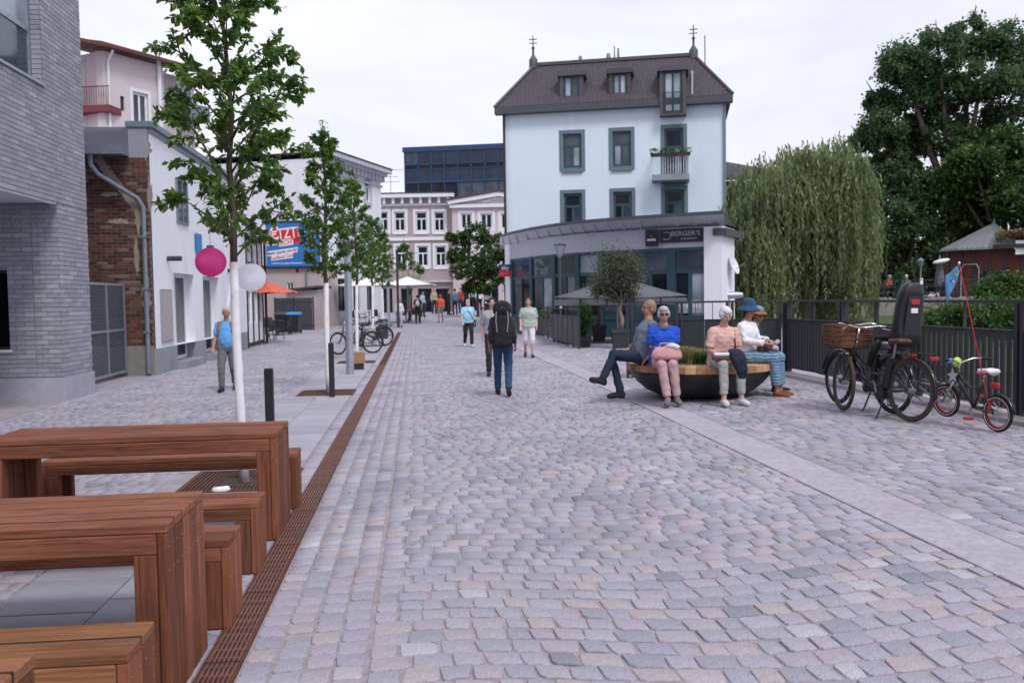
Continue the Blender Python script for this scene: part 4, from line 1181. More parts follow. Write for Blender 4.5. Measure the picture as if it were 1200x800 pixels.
MB().box(-0.2, xe + 0.2, -0.7, 0.3, zt, zt + 0.35).build('cornice', 'trim_white', tb)
for k in range(9): MB().box(0.25 + k * 0.85, 0.5 + k * 0.85, -0.45, 0.0, zt - 0.55, zt - 0.005).build('bracket', 'trim_white', tb)
zc = ft.px(485, 280)[1]; zc2 = ft.px(485, 322)[1]
MB().box(0, xe, -0.15, 0.0, zc - 0.15, zc + 0.15).box(0, xe, -0.12, 0.0, ft.px(485, 240)[1] - 0.1, ft.px(485, 240)[1] + 0.1).build('string_course', 'trim_white', tb)
MB().box(0, xe, -0.35, 0.0, ft.px(485, 331)[1], ft.px(485, 329)[1]).build('shop_fascia', 'stucco_grey', tb)
gs_ = MB(); xg0 = ft.px(467, 324)[0]; zg = ft.px(480, 324)[1]
for k in range(8): gs_.path([(xg0 + k * 0.28, -0.1, zg - 0.16), (xg0 + k * 0.28 + 0.1, -0.1, zg + 0.16), (xg0 + k * 0.28 + 0.18, -0.1, zg - 0.1)], 0.035, 5)
gs_.build('shop_sign', 'green_sign', tb)
MB().box(-0.2, xe + 0.2, -0.75, 10, zt + 0.355, zt + 0.45).build('roof', 'dark_roof', tb)
o_ = PD(531.5, 350, 83); fp = Fr((o_.x, o_.y, 0.45), R(-7))
pb = fp.root('pink_house', 'pale pink house with shallow white pediment beside the taupe house', 'building')
xe = fp.px(640, 250)[0]; zt = fp.px(535, 240)[1]
wr = [fp.rect(a, 250, b, 268) for a, b in ((540, 553), (563, 577), (587, 600), (610, 623))] + [fp.rect(a, 290, b, 312) for a, b in ((540, 553), (563, 577), (587, 600))]
sh = [(fp.px(a, 355)[0], fp.px(b, 355)[0], 0, 2.6) for a, b in ((540, 560), (566, 585), (590, 605))]
sh += [(fp.px(a, 333)[0], fp.px(b, 333)[0], 3.0, 3.6) for a, b in ((571, 577), (579, 585), (587, 593))]
pw = wall(MB(), 0, xe, 0, zt, wr + sh, 0, 0.3); pw.box(0.01, xe, 0.32, 10, 0, zt - 0.02).build('wall', 'pale_pink_render', pb)
for r_ in wr: window(pb, r_, 'trim_white', 'glass_dark', 'two', 0.12, 0.13, trim='trim_white', tw=0.25)
for r_ in sh: window(pb, r_, 'trim_white', 'glass_dark', 'two', 0.15, 0.08, name='shop_window')
xa, za = fp.px(584, 229)
MB().box(-0.2, xe, -0.35, 0.0, zt - 0.3, zt).slab([(-0.3, -0.5, zt), (xa, -0.5, za - 0.1), (xa, -0.5, za + 0.3), (-0.3, -0.5, zt + 0.35)], (0, 0.5, 0)).slab([(xa, -0.5, za - 0.1), (2 * xa, -0.5, zt), (2 * xa, -0.5, zt + 0.35), (xa, -0.5, za + 0.3)], (0, 0.5, 0)).build('pediment_moulding', 'trim_white', pb)
MB().slab([(0, -0.05, zt), (2 * xa, -0.05, zt), (xa, -0.05, za)], (0, 0.3, 0)).build('pediment', 'pale_pink_render', pb)
m_ = MB()
for k in range(11): m_.ball((xa + (k - 5) * 0.28, -0.12, zt + 0.35 + 0.16 * math.cos((k - 5) * 0.5)), 0.16, 0.06, 0.14, 8, 5)
m_.build('relief', 'trim_white', pb)
MB().slab([(-0.4, -0.6, zt + 0.36), (xa, -0.6, za + 0.31), (xa, 6, za + 0.31), (-0.4, 6, zt + 0.36)], (0, 0, 0.12)).slab([(xa, -0.6, za + 0.31), (2 * xa, -0.6, zt + 0.36), (2 * xa, 6, zt + 0.36), (xa, 6, za + 0.31)], (0, 0, 0.12)).build('roof', 'roof_tile_red', pb)
MB().box(0, xe, -0.12, 0.0, fp.px(550, 276)[1], fp.px(550, 273)[1]).build('string_course', 'trim_white', pb)

o_ = PD(477, 340, 102); fg = Fr((o_.x, o_.y, 0.6), R(-15))
ofc = fg.root('glass_office', 'dark blue glass office block rising behind the taupe house', 'building')
W_ = 17; zt = fg.px(477, 173)[1]
MB().box(0.02, W_, 0.05, 12, 0, zt - 0.1).build('core', 'glass_navy', ofc)
MB().box(-0.15, W_ + 0.2, -0.2, 12, zt - 0.55, zt).build('roof_edge', 'blue_steel', ofc)
bands = [(fg.px(480, 178.5)[1], fg.px(480, 193)[1]), (fg.px(480, 194)[1], fg.px(480, 199)[1]), (fg.px(480, 200)[1], fg.px(480, 213)[1]), (fg.px(480, 216)[1], fg.px(480, 240)[1])]
cw = fg.px(495.4, 200)[0] - fg.px(480, 200)[0]
ncol = int(W_ / cw)
for i, (za_, zb_) in enumerate(bands):
    for k in range(ncol):
        g_ = ['glass_navy', 'glass_dark', 'glass_navy', 'glass_dark'][i]
        if i == 0 and k == 0: g_ = 'glass_mid'
        if i == 3 and k > 3: g_ = 'glass_mid'
        w_ = MB().box(k * cw, k * cw + 0.16, -0.12, 0.05, zb_, za_).box(k * cw + 0.16, (k + 1) * cw, -0.12, 0.05, zb_ - 0.12, zb_).build('window', 'blue_steel', ofc)
        MB().box(k * cw + 0.16, (k + 1) * cw, -0.02, 0.04, zb_, za_).build('pane', g_, w_)
MB().box(0, W_, -0.16, 0.05, fg.px(480, 215.5)[1], fg.px(480, 213)[1]).build('floor_band', 'blue_steel', ofc)
MB().box(W_ * 0.83, W_ * 0.83 + 0.4, 1, 1.4, zt, zt + 0.25).build('roof_vent', 'timber_dark', ofc)

# roof antenna and dark roof behind the taupe house
p_ = PD(458, 225, 88)
t = thing('roof_antenna', 'thin television antenna on the roof left of the glass office', 'antenna', (p_.x, p_.y, ft.px(458, 229, 3)[1] + 0.45))
hz_ = 2.9
MB().tube((0, 0, 0), (0, 0, hz_), 0.03, n=5).build('mast', 'zinc', t)
for z, w in ((hz_ - 0.25, 1.3), (hz_ - 0.9, 0.7), (hz_ - 1.4, 0.9)): MB().tube((-w, 0, z), (w, 0, z), 0.025, n=5).build('aerial', 'zinc', t)
# ------------------------------------------------------------------ pale blue corner house
o_ = PD(593, 349, 45); fc = Fr((o_.x, o_.y, 0.15), R(-16.7))
ch = fc.root('corner_house', 'pale blue three-storey house with teal windows and dark slate mansard roof', 'house')
W_ = fc.px(850, 250)[0]; zE = fc.px(594, 135)[1]
hu = [fc.rect(659.5, 156.5, 681.5, 197), fc.rect(717.5, 153.5, 739.5, 195), fc.rect(778.5, 150, 801, 212)]
hl = [fc.rect(660.5, 226.5, 682, 268), fc.rect(718.5, 224.5, 740.5, 266), fc.rect(779, 222, 802, 264)]
cw_ = wall(MB(), 0, W_, 0, zE + 0.15, hu + hl, 0, 0.22)
cw_.box(0.0, W_, 0.24, 10, 0, zE)
cw_.build('wall', 'blue_render', ch)
for i, r_ in enumerate(hu + hl):
    w_ = window(ch, r_, 'teal_frame', [['glass_mid', 'glass_pale', 'glass_mid'], ['glass_pale', 'glass_mid', 'glass_mid'], ['glass_mid', 'glass_pale', 'glass_dark']][i % 3] if i < 3 else ['glass_dark', 'glass_mid', 'glass_dark'], 'T', 0.1, 0.13, trim='teal_trim', tw=0.17, sill='teal_trim')
# eaves, mansard with laid slates
EA = -0.45
MB().slab([(-0.35, EA, zE - 0.02), (-0.35, EA, zE + 0.30), (-0.35, 0.3, zE + 0.30), (-0.35, 0.3, zE + 0.14), (-0.35, 0.0, zE - 0.02)][::-1], (W_ + 0.7, 0, 0)).build('eaves', 'eave_metal', ch)
xl, zl = fc.px(627, 77, 1.6); xr, zr = fc.px(813, 66, 1.6)
zR = (zl + zr) / 2
A = [(-0.35, EA + 0.03, zE + 0.30), (W_ + 0.35, EA + 0.03, zE + 0.30), (xr, 1.6, zR), (xl, 1.6, zR)]
rb_ = MB().add(A + [(W_ + 0.35, 10, zE + 0.3), (-0.35, 10, zE + 0.3), (xr, 8, zR), (xl, 8, zR)], [(0, 1, 2, 3), (1, 4, 6, 2), (5, 0, 3, 7), (3, 2, 6, 7)])
rof = rb_.build('roof', 'dark_roof', ch)
sl = MB(); rs = random.Random(2)
nrow = 20
A_ = [Vector(a) for a in A]
nrm = (A_[1] - A_[0]).cross(A_[3] - A_[0]).normalized()
for k in range(nrow):
    t0, t1 = k / nrow, (k + 1.25) / nrow
    lo0, lo1 = A_[0].lerp(A_[3], t0), A_[1].lerp(A_[2], t0)
    hi0, hi1 = A_[0].lerp(A_[3], min(1, t1)), A_[1].lerp(A_[2], min(1, t1))
    n_ = int((lo1 - lo0).length / 0.22)
    for j in range(n_):
        u0, u1 = (j + (0.5 if k % 2 else 0)) / n_, (j + 0.96 + (0.5 if k % 2 else 0)) / n_
        if u1 > 1: u1 = 1.0
        um = (u0 + u1) / 2
        q = [lo0.lerp(lo1, u0) .lerp(hi0.lerp(hi1, u0), 0.35), lo0.lerp(lo1, um), lo0.lerp(lo1, u1).lerp(hi0.lerp(hi1, u1), 0.35), hi0.lerp(hi1, u1), hi0.lerp(hi1, u0)]
        o2 = [nrm * 0.018, nrm * 0.020, nrm * 0.018, nrm * 0.004, nrm * 0.004]
        sl.cur = rs.random() * 0.98 + 0.01
        sl.add([a + b for a, b in zip(q, o2)], [(0, 1, 2, 3, 4)])
sl.build('slates', 'slate', rof, kind='stuff')
MB().bar((xl - 0.1, 1.6, zR + 0.06), (xr + 0.1, 1.6, zR + 0.06), 0.2, 0.16).build('ridge', 'eave_metal', rof)
MB().path([(-0.35, EA + 0.0, zE + 0.34), (xl, 1.57, zR + 0.05)], 0.07, 6).build('hip', 'eave_metal', rof)
MB().path([(W_ + 0.35, EA + 0.0, zE + 0.34), (xr, 1.57, zR + 0.05)], 0.07, 6).build('hip', 'eave_metal', rof)
def dormer(r_, gl_, yf, st):
    a, b, c, d = r_
    m_ = MB().box(a, a + 0.17, yf, yf + 2.2, c, d).box(b - 0.17, b, yf, yf + 2.2, c, d).box(a - 0.12, b + 0.12, yf - 0.12, yf + 2.3, d, d + 0.22).box(a + 0.17, b - 0.17, yf + 0.02, yf + 1.2, c, c + 0.12)
    dm = m_.build('dormer', 'slate', ch)
    w_ = window(dm, (a + 0.17, b - 0.17, c + 0.12, d), 'teal_frame', gl_, st, yf + 0.08, 0.11)
    return dm
dormer(fc.rect(656, 89, 683, 122, -0.15), ['glass_pale', 'glass_mid'], -0.15, 'two')
dormer(fc.rect(713.5, 86, 739, 118, -0.15), ['glass_pale', 'curtain'], -0.15, 'two')
r_ = fc.rect(773, 83, 804, 135, -0.55)
dm = dormer(r_, ['curtain', 'glass_pale'], -0.55, 'two')
m_ = MB()
for k in range(9): m_.tube((r_[0] + 0.2 + k * (r_[1] - r_[0] - 0.4) / 8, -0.6, r_[2] + 0.1), (r_[0] + 0.2 + k * (r_[1] - r_[0] - 0.4) / 8, -0.6, r_[2] + 1.05), 0.012, n=5)
m_.bar((r_[0] + 0.15, -0.6, r_[2] + 1.07), (r_[1] - 0.15, -0.6, r_[2] + 1.07), 0.03, 0.03).build('railing', 'black_metal', dm)
r_ = fc.rect(694, 98.5, 710, 113, 0.55)
yq = 0.45
MB().slab([(r_[0], yq - 0.18, r_[2]), (r_[1], yq - 0.18, r_[2]), (r_[1], yq + 0.25, r_[3]), (r_[0], yq + 0.25, r_[3])], (0, -0.12, 0.08)).build('skylight', 'teal_frame', ch)
MB().slab([(r_[0] + 0.08, yq - 0.285, r_[2] + 0.14), (r_[1] - 0.08, yq - 0.285, r_[2] + 0.14), (r_[1] - 0.08, yq + 0.10, r_[3] + 0.03), (r_[0] + 0.08, yq + 0.10, r_[3] + 0.03)], (0, -0.03, 0.02)).build('skylight_pane', 'glass_pale', ch)
for (px_, py0, py1) in ((624.5, 42, 74), (812.5, 30, 63)):
    x_, z1 = fc.px(px_, py0, 1.6); z0 = fc.px(px_, py1, 1.6)[1]
    h_ = z1 - z0
    fi = MB().lathe([(0.22, -0.3), (0.22, 0.15), (0.12, 0.3), (0.06, 0.4), (0.05, h_ * 0.5), (0.10, h_ * 0.55), (0.03, h_ * 0.6), (0.025, h_), (0.001, h_ + 0.02)], 10, (x_, 1.6, z0)).build('finial', 'eave_metal', rof, 40)
    for z in (h_ * 0.72, h_ * 0.86): MB().tube((x_ - 0.2, 1.6, z0 + z), (x_ + 0.2, 1.6, z0 + z), 0.025, n=5).build('finial_arm', 'eave_metal', fi)
for (px_, py0, py1, rr) in ((826, 42, 78, 0.03), (720, 54, 69, 0.03), (724.5, 57, 68, 0.05), (680, 66, 73, 0.08), (713, 64, 70, 0.09)):
    x_, z1 = fc.px(px_, py0, 2.2); z0 = fc.px(px_, py1, 2.2)[1]
    MB().lathe([(rr * 1.6, -0.6), (rr * 1.3, 0.1), (rr, 0.3), (rr, z1 - z0), (0.001, z1 - z0)], 8, (x_, 2.2, z0)).build('roof_pipe', 'zinc', rof, 40)
MB().path([(fc.px(811, 80, 0.9)[0], 0.62, zR - 1.0), (fc.px(811, 120, 0)[0], -0.35, zE + 0.4)], 0.06, 6).build('lightning_strip', 'galvanised', rof)
MB().tube((0.05, -0.1, 0), (0.05, -0.1, zE), 0.06).build('downpipe', 'timber_dark', ch)
MB().tube((W_ - 0.02, -0.1, 0), (W_ - 0.02, -0.1, zE), 0.06).build('downpipe', 'zinc', ch)
# balcony with flower boxes
r_ = fc.rect(764, 204, 808, 211, -1.0)
bal = MB().box(r_[0], r_[1], -1.05, 0.0, r_[2], r_[3]).build('balcony', 'grey_plinth', ch)
m_ = MB()
n_ = 15
for k in range(n_): x_ = r_[0] + 0.03 + (r_[1] - r_[0] - 0.06) * k / (n_ - 1); m_.tube((x_, -1.02, r_[3]), (x_, -1.02, r_[3] + 0.95), 0.013, n=5)
for y_ in np.linspace(-1.0, -0.05, 7):
    for x_ in (r_[0] + 0.03, r_[1] - 0.03): m_.tube((x_, y_, r_[3]), (x_, y_, r_[3] + 0.95), 0.013, n=5)
m_.bar((r_[0], -1.02, r_[3] + 0.97), (r_[1], -1.02, r_[3] + 0.97), 0.05, 0.04).bar((r_[0] + 0.03, -1.0, r_[3] + 0.97), (r_[0] + 0.03, 0, r_[3] + 0.97), 0.05, 0.04).bar((r_[1] - 0.03, -1.0, r_[3] + 0.97), (r_[1] - 0.03, 0, r_[3] + 0.97), 0.05, 0.04)
m_.build('railing', 'trim_white', bal)
MB().box(r_[0] - 0.05, r_[1] + 0.05, -1.2, -1.05, r_[3] + 0.82, r_[3] + 0.97).build('flower_box', 'timber_dark', bal)
def leaves_np(cen, size, seed, up=0.4, aspect=0.5, droop=None, nseg=1):
    """leaf-sized diamonds at the given centres; returns V, F, rnd"""
    r_ = np.random.default_rng(seed)
    n_ = len(cen)
    a = r_.normal(size=(n_, 3))
    if droop is not None: a = a * 0.35 + np.asarray(droop)
    a /= np.linalg.norm(a, axis=1, keepdims=True)
    nn = r_.normal(size=(n_, 3)); nn[:, 2] = np.abs(nn[:, 2]) + up
    b = np.cross(nn, a); b /= np.maximum(np.linalg.norm(b, axis=1, keepdims=True), 1e-6)
    nn = np.cross(a, b)
    s = (size * r_.uniform(0.65, 1.35, (n_, 1)))
    mid = cen + nn * s * 0.10
    V = np.stack([cen - a * s * 0.5, mid + b * s * aspect * 0.5 - a * s * 0.05, cen + a * s * 0.5, mid - b * s * aspect * 0.5 - a * s * 0.05], axis=1)
    F_ = np.arange(n_ * 4).reshape(-1, 4)
    return V.reshape(-1, 3), F_, r_.random(n_)
fl = rng.uniform(size=(240, 3)) * np.array([r_[1] - r_[0] + 0.2, 0.25, 0.3]) + np.array([r_[0] - 0.1, -1.25, r_[3] + 0.92])
np_mesh('flowers', *leaves_np(fl, 0.12, 4)[:2], 'leaf_shrub', leaves_np(fl, 0.12, 4)[2], kind='stuff', parent=bal)

# ------------------------------------------------------------------ curved restaurant pavilion in front of the house
edge = [(587, 41.5), (600, 39.6), (622, 37.4), (648, 35.7), (675, 34.5), (702, 33.7), (738, 32.9), (782, 32.1), (826, 31.5), (848, 31.2)]
ZT = 4.55
def fp_(px_, D): p = PD(px_, 346, D); return Vector((p.x, p.y, 0))
E = [fp_(*e) for e in edge]
def inset(k): return min(0.95, 0.55 + 0.1 * k)
Fc = [fp_(px_, D + 1.0) for px_, D in edge[1:-1]]
rt = thing('restaurant_pavilion', 'curved single-storey restaurant with teal glazing under a deep flat roof', 'restaurant', (0, 0, 0))
back = [fc.o + fc.ax * x + fc.ay * 0.05 for x in np.linspace(-0.3, W_ + 0.6, len(E))]
rm = MB()
n_ = len(E)
vs = []
for e, b in zip(E, back):
    inn = e.lerp(b, 0.13)
    vs += [(e.x, e.y, ZT - 0.09), (e.x, e.y, ZT + 0.04), (b.x, b.y, ZT + 0.25), (inn.x, inn.y, ZT - 0.30)]
fs = []
for i in range(n_ - 1):
    for a, b in ((0, 1), (1, 2)):
        fs.append((i * 4 + a, i * 4 + 4 + a, i * 4 + 4 + b, i * 4 + b))
fs += [(0, 1, 2, 3), tuple((n_ - 1) * 4 + k for k in (3, 2, 1, 0))]
rm.add(vs, fs).build('roof', 'eave_metal', rt)
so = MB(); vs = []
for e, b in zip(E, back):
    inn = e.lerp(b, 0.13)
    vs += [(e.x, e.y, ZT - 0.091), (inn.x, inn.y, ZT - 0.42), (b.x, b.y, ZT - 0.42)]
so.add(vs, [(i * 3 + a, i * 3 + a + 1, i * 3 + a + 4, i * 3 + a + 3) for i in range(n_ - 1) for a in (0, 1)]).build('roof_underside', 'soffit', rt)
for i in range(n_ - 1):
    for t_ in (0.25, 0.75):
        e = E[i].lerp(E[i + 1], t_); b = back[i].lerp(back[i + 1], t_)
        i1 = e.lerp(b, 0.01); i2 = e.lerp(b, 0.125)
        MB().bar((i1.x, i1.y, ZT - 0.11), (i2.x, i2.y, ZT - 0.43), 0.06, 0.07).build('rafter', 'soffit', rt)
def seg(mb, p, q, z0, z1, d0, d1):              # a board along the facade from p to q between offsets d0..d1 (outwards)
    n = Vector((q.y - p.y, p.x - q.x, 0)).normalized()
    if n.y > 0: n = -n
    P0, P1, Q0, Q1 = p + n * d0, p + n * d1, q + n * d0, q + n * d1
    v = [(P1.x, P1.y, z0), (Q1.x, Q1.y, z0), (Q0.x, Q0.y, z0), (P0.x, P0.y, z0), (P1.x, P1.y, z1), (Q1.x, Q1.y, z1), (Q0.x, Q0.y, z1), (P0.x, P0.y, z1)]
    return mb.add(v, BOXF)
TT = 3.42                                        # top of the teal glazing
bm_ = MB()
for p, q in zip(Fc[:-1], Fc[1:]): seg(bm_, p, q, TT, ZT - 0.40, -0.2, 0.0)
bm_.build('fascia_wall', 'fascia_shaded', rt)
for i, (p, q) in enumerate(zip(Fc[:-1], Fc[1:])):
    L_ = (q - p).length
    u = (q - p) / L_
    def lerp_(x): return p + u * x
    seg(MB(), lerp_(0), lerp_(0.32 if i == 6 else 0.2), 0.05, TT, -0.1, 0.06).build('post', 'teal_frame', rt)
    a = 0.32 if i == 6 else 0.2
    w_ = MB()
    seg(w_, lerp_(a), lerp_(L_), TT - 0.12, TT - 0.001, -0.08, 0.03); seg(w_, lerp_(a), lerp_(L_), 2.48, 2.62, -0.08, 0.03)
    seg(w_, lerp_(a), lerp_(L_), 0.78, 0.95, -0.08, 0.03)
    xm = (a + L_) / 2
    seg(w_, lerp_(a), lerp_(a + 0.03), 0.95, TT - 0.12, -0.07, 0.02)
    seg(w_, lerp_(xm - 0.07), lerp_(xm + 0.07), 0.95, 2.48, -0.07, 0.025)
    w_ = w_.build('window', 'teal_frame', rt)
    g1, g2, g3 = [('glass_mid', 'glass_mid', 'glass_dark'), ('glass_mid', 'glass_dark', 'glass_pale'), ('glass_dark', 'glass_dark', 'glass_mid'), ('glass_pale', 'glass_dark', 'glass_dark'), ('glass_dark', 'glass_mid', 'glass_dark')][i % 5]
    seg(MB(), lerp_(a), lerp_(L_), 2.62, TT - 0.12, -0.05, -0.02).build('pane', g1, w_)
    seg(MB(), lerp_(a), lerp_(xm - 0.07), 0.95, 2.48, -0.05, -0.02).build('pane', g2, w_)
    seg(MB(), lerp_(xm + 0.07), lerp_(L_), 0.95, 2.48, -0.05, -0.02).build('pane', g3, w_)
    seg(MB(), lerp_(a), lerp_(L_), 0.08, 0.78, -0.06, 0.0).build('parapet_panel', 'sign_grey' if i == 6 else 'teal_frame', w_)
    if i == 6:
        c_ = lerp_((a + L_) / 2); ang = math.atan2(u.y, u.x)
        pn = seg(MB(), lerp_(a + 0.02), lerp_(L_ - 0.02), 1.02, 1.5, 0.0, 0.012).build('wine_panel', 'sign_grey', w_)
        n = Vector((u.y, -u.x, 0))
        text(w_, 'W E I N E', 0.2, c_ + n * 0.016 + Vector((0, 0, 1.27)), (math.pi / 2, 0, ang), 'sign_white')
        ang_s, u_s, n_s, p_s, q_s, L_s = ang, u, n, p, q, L_
p, q = Fc[-2], Fc[-1]
u = (q - p).normalized(); n = Vector((u.y, -u.x, 0))
pier0 = Fc[-1] + u * 0.0
seg(MB(), pier0 + u * 0.002, pier0 + u * 0.66, 0, ZT - 0.42, -2.0, 0.12).build('white_pier', 'white_render', rt)
seg(MB(), pier0 + u * 0.35, pier0 + u * 0.85, ZT - 0.75, ZT - 0.5, -2.5, 0.25).build('side_canopy', 'eave_metal', rt)
lp = Fc[0]
seg(MB(), lp - (Fc[1] - Fc[0]).normalized() * 0.6, lp - (Fc[1] - Fc[0]).normalized() * 0.002, 0, ZT - 0.45, -1.0, 0.1).build('white_pier', 'white_render', rt)
# signs on the fascia
zs = 3.86
c_ = p_s + u_s * (L_s * 0.38) + n_s * 0.03 + Vector((0, 0, zs))
t = thing('restaurant_sign', "black sign reading BERGER'S with grey round logo above the glazing", 'sign', c_, ang_s)
MB().box(-0.78, 0.82, -0.06, 0, -0.24, 0.24).build('panel', 'sign_black', t)
text(t, "BERGER'S", 0.24, (0.18, -0.066, 0.06), FACE, 'sign_grey', sx=1.1)
d_ = MB()
for k in range(11): d_.box(0.02 + k * 0.055, 0.055 + k * 0.055, -0.066, -0.061, -0.15, -0.10)
d_.build('small_print', 'sign_grey', t, kind='stuff')
MB().path([(-0.52 + 0.16 * math.cos(a), -0.065, 0.0 + 0.14 * math.sin(a)) for a in np.linspace(-2.4, 2.2, 14)], 0.018, 5).build('logo', 'sign_grey', t)
c_ = p_s + u_s * (L_s * 0.38 - 1.08) + n_s * 0.03 + Vector((0, 0, zs - 0.04))
t = thing('restaurant_sign', 'square black sign with red dot and white word beside the long black sign', 'sign', c_, ang_s)
MB().box(-0.24, 0.24, -0.08, 0, -0.31, 0.30).build('panel', 'sign_black', t)
MB().lathe([(0.001, 0), (0.04, 0), (0.04, 0.006), (0.001, 0.006)], 12).build('red_dot', 'bill_red', t).matrix_local = Matrix.Translation((0, -0.081, 0.06)) @ Matrix.Rotation(math.pi / 2, 4, 'X')
d_ = MB()
for k in range(5): d_.box(-0.16 + k * 0.066, -0.115 + k * 0.066, -0.086, -0.081, -0.12, -0.04)
d_.build('small_print', 'sign_white', t, kind='stuff')
c_ = Fc[0] + Vector((-0.45, -0.4, 0)); pz = PD(592, 317, 40.5)
t = thing('sky_sign', 'navy and red box sign lettered sky on the pavilion corner', 'sign', (pz.x, pz.y, pz.z), R(-6))
MB().box(-0.28, 0.28, -0.08, 0.08, 0.0, 0.27).build('upper_panel', 'sign_navy', t); MB().box(-0.28, 0.28, -0.08, 0.08, -0.27, -0.001).build('lower_panel', 'bill_red', t)
MB().box(0.28, 0.6, -0.03, 0.03, -0.03, 0.03).build('bracket', 'zinc', t)
text(t, 'sky', 0.26, (0, -0.086, 0.12), FACE, 'sign_white')
d_ = MB()
for k in range(5): d_.box(-0.18 + k * 0.075, -0.125 + k * 0.075, -0.086, -0.081, -0.18, -0.10)
d_.build('small_print', 'lantern_pink', t, kind='stuff')
# satellite dish and duct at the side
pz = PD(858, 311, 33)
t = thing('satellite_dish', 'white satellite dish at the side of the restaurant', 'dish', (pz.x, pz.y, pz.z))
di = MB().lathe([(0.36, 0.10), (0.25, 0.045), (0.12, 0.01), (0.001, 0.0), (0.001, -0.02), (0.12, -0.01), (0.26, 0.03), (0.375, 0.095), (0.36, 0.10)], 20).build('reflector', 'trim_white', t, True); di.rotation_euler = (R(70), 0, R(50))
MB().path([(0.0, 0.05, -0.1), (-0.25, 0.12, -0.25), (-0.4, 0.15, -0.25)], 0.02, 6).build('arm', 'galvanised', t)
MB().tube((0.1, -0.1, -0.15), (0.42, -0.2, 0.1), 0.015, n=6).build('feed_arm', 'galvanised', t)
pz = PD(850, 346, 33)
t = thing('air_duct', 'shiny round metal air duct beside the restaurant pier', 'duct', (pz.x, pz.y, pz.z), R(-6))
MB().path([(-0.4, 0, 0), (0.4, 0, 0), (0.62, 0, 0), (0.66, 0, 0)], [0.13, 0.13, 0.11, 0.02], 14).build('pipe', 'galvanised', t, 40)

# ------------------------------------------------------------------ river fence
RZ = 1.57
LT = 1.235
def fence_run(p, q, solid, label, npost):
    p, q = Vector(p), Vector(q)
    d = q - p; L_ = d.length; u = d / L_
    th = math.atan2(u.y, u.x)
    t = thing('river_fence', label, 'fence', (p.x, p.y, 0), th)
    zb = min(gz(p.x, p.y), gz(q.x, q.y)) + 0.1
    MB().box(0, L_, -0.03, 0.03, RZ - 0.035, RZ).build('top_rail', 'anthracite', t)
    MB().box(0, L_, -0.028, 0.028, LT - 0.012, LT).build('middle_rail', 'anthracite', t)
    MB().box(0, L_, -0.026, 0.026, zb + 0.02, zb + 0.035).build('bottom_rail', 'anthracite', t)
    for k in range(npost + 1):
        x = L_ * k / npost
        for s in (-0.07, 0.02): MB().box(x + s, x + s + 0.05, -0.045, 0.045, gz(p.x, p.y) - 0.1, RZ - 0.036).build('post', 'anthracite', t)
        MB().lathe([(0.05, 0), (0.05, 0.05), (0.03, 0.07), (0.001, 0.08)], 8, (x, -0.09, gz(p.x, p.y) - 0.02)).build('anchor', 'anthracite', t)
    k = 0.0
    while k < L_:
        MB().box(k, k + 0.012, -0.02, 0.02, LT, RZ - 0.036).build('baluster', 'anthracite', t) if abs((k / (L_ / npost)) % 1 - 0.5) < 0.02 or solid else None
        k += 0.3 if solid else 0.05
    if solid:
        n_ = max(1, int(L_ / 1.0))
        for j in range(n_): MB().box(L_ * j / n_ + 0.0015, L_ * (j + 1) / n_ - 0.0015, -0.012, 0.012, zb + 0.036, LT - 0.013).build('panel', 'anthracite', t)
    else:
        me_ = MB().box(-0.027, 0.027, -0.016, 0.016, zb + 0.036, LT - 0.013).mesh('slat', 'anthracite')
        pit = 0.112
        for j in range(1, int(L_ / pit)):
            o = inst('slat', me_, t, (j * pit, 0, 0))
    return t
fence_run((6.62, 3.0), (6.56, 15.35), False, 'dark slatted steel fence running along the river beside the bicycles', 6)
pL = PD(738, 355, 16.6)
fence_run((6.50, 15.5), (pL.x, pL.y), True, 'dark solid panel fence with top rail behind the round planter', 3)

# ------------------------------------------------------------------ dark planter screens and pots of the terrace
def screen(p, q, label):
    p, q = Vector(p), Vector(q); d = q - p; L_ = d.length; th = math.atan2(d.y, d.x)
    t = thing('terrace_screen', label, 'screen', (p.x, p.y, min(p.z, q.z)), th, 'dark terrace screens')
    MB().box(0, L_, -0.02, 0.02, 0.12, 1.02).build('panel', 'anthracite', t)
    n_ = 6
    for k in range(n_): MB().box(L_ * k / (n_ - 1) - 0.018, L_ * k / (n_ - 1) + 0.018, -0.03, 0.03, 0, 1.24).build('post', 'anthracite', t)
    MB().box(0, L_, -0.022, 0.022, 1.20, 1.235).build('rail', 'anthracite', t)
    st = MB()
    for k in range(4): st.box(L_ * 0.55, L_ * 0.55 + 0.07, -0.0335, -0.0305, 0.62 + k * 0.07, 0.66 + k * 0.07)
    st.build('sticker', 'sign_white', t, kind='stuff')
s0, s1, s2, s3 = G(679, 409), G(649, 400.5), G(622, 388), G(604, 382)
screen(s1, s0, 'dark panel screen beside the potted laurel, white stickers on a post')
screen(s2, s1, 'dark panel screen next to the street lamp')
screen(s3, s2, 'dark panel screen near the pavilion corner')
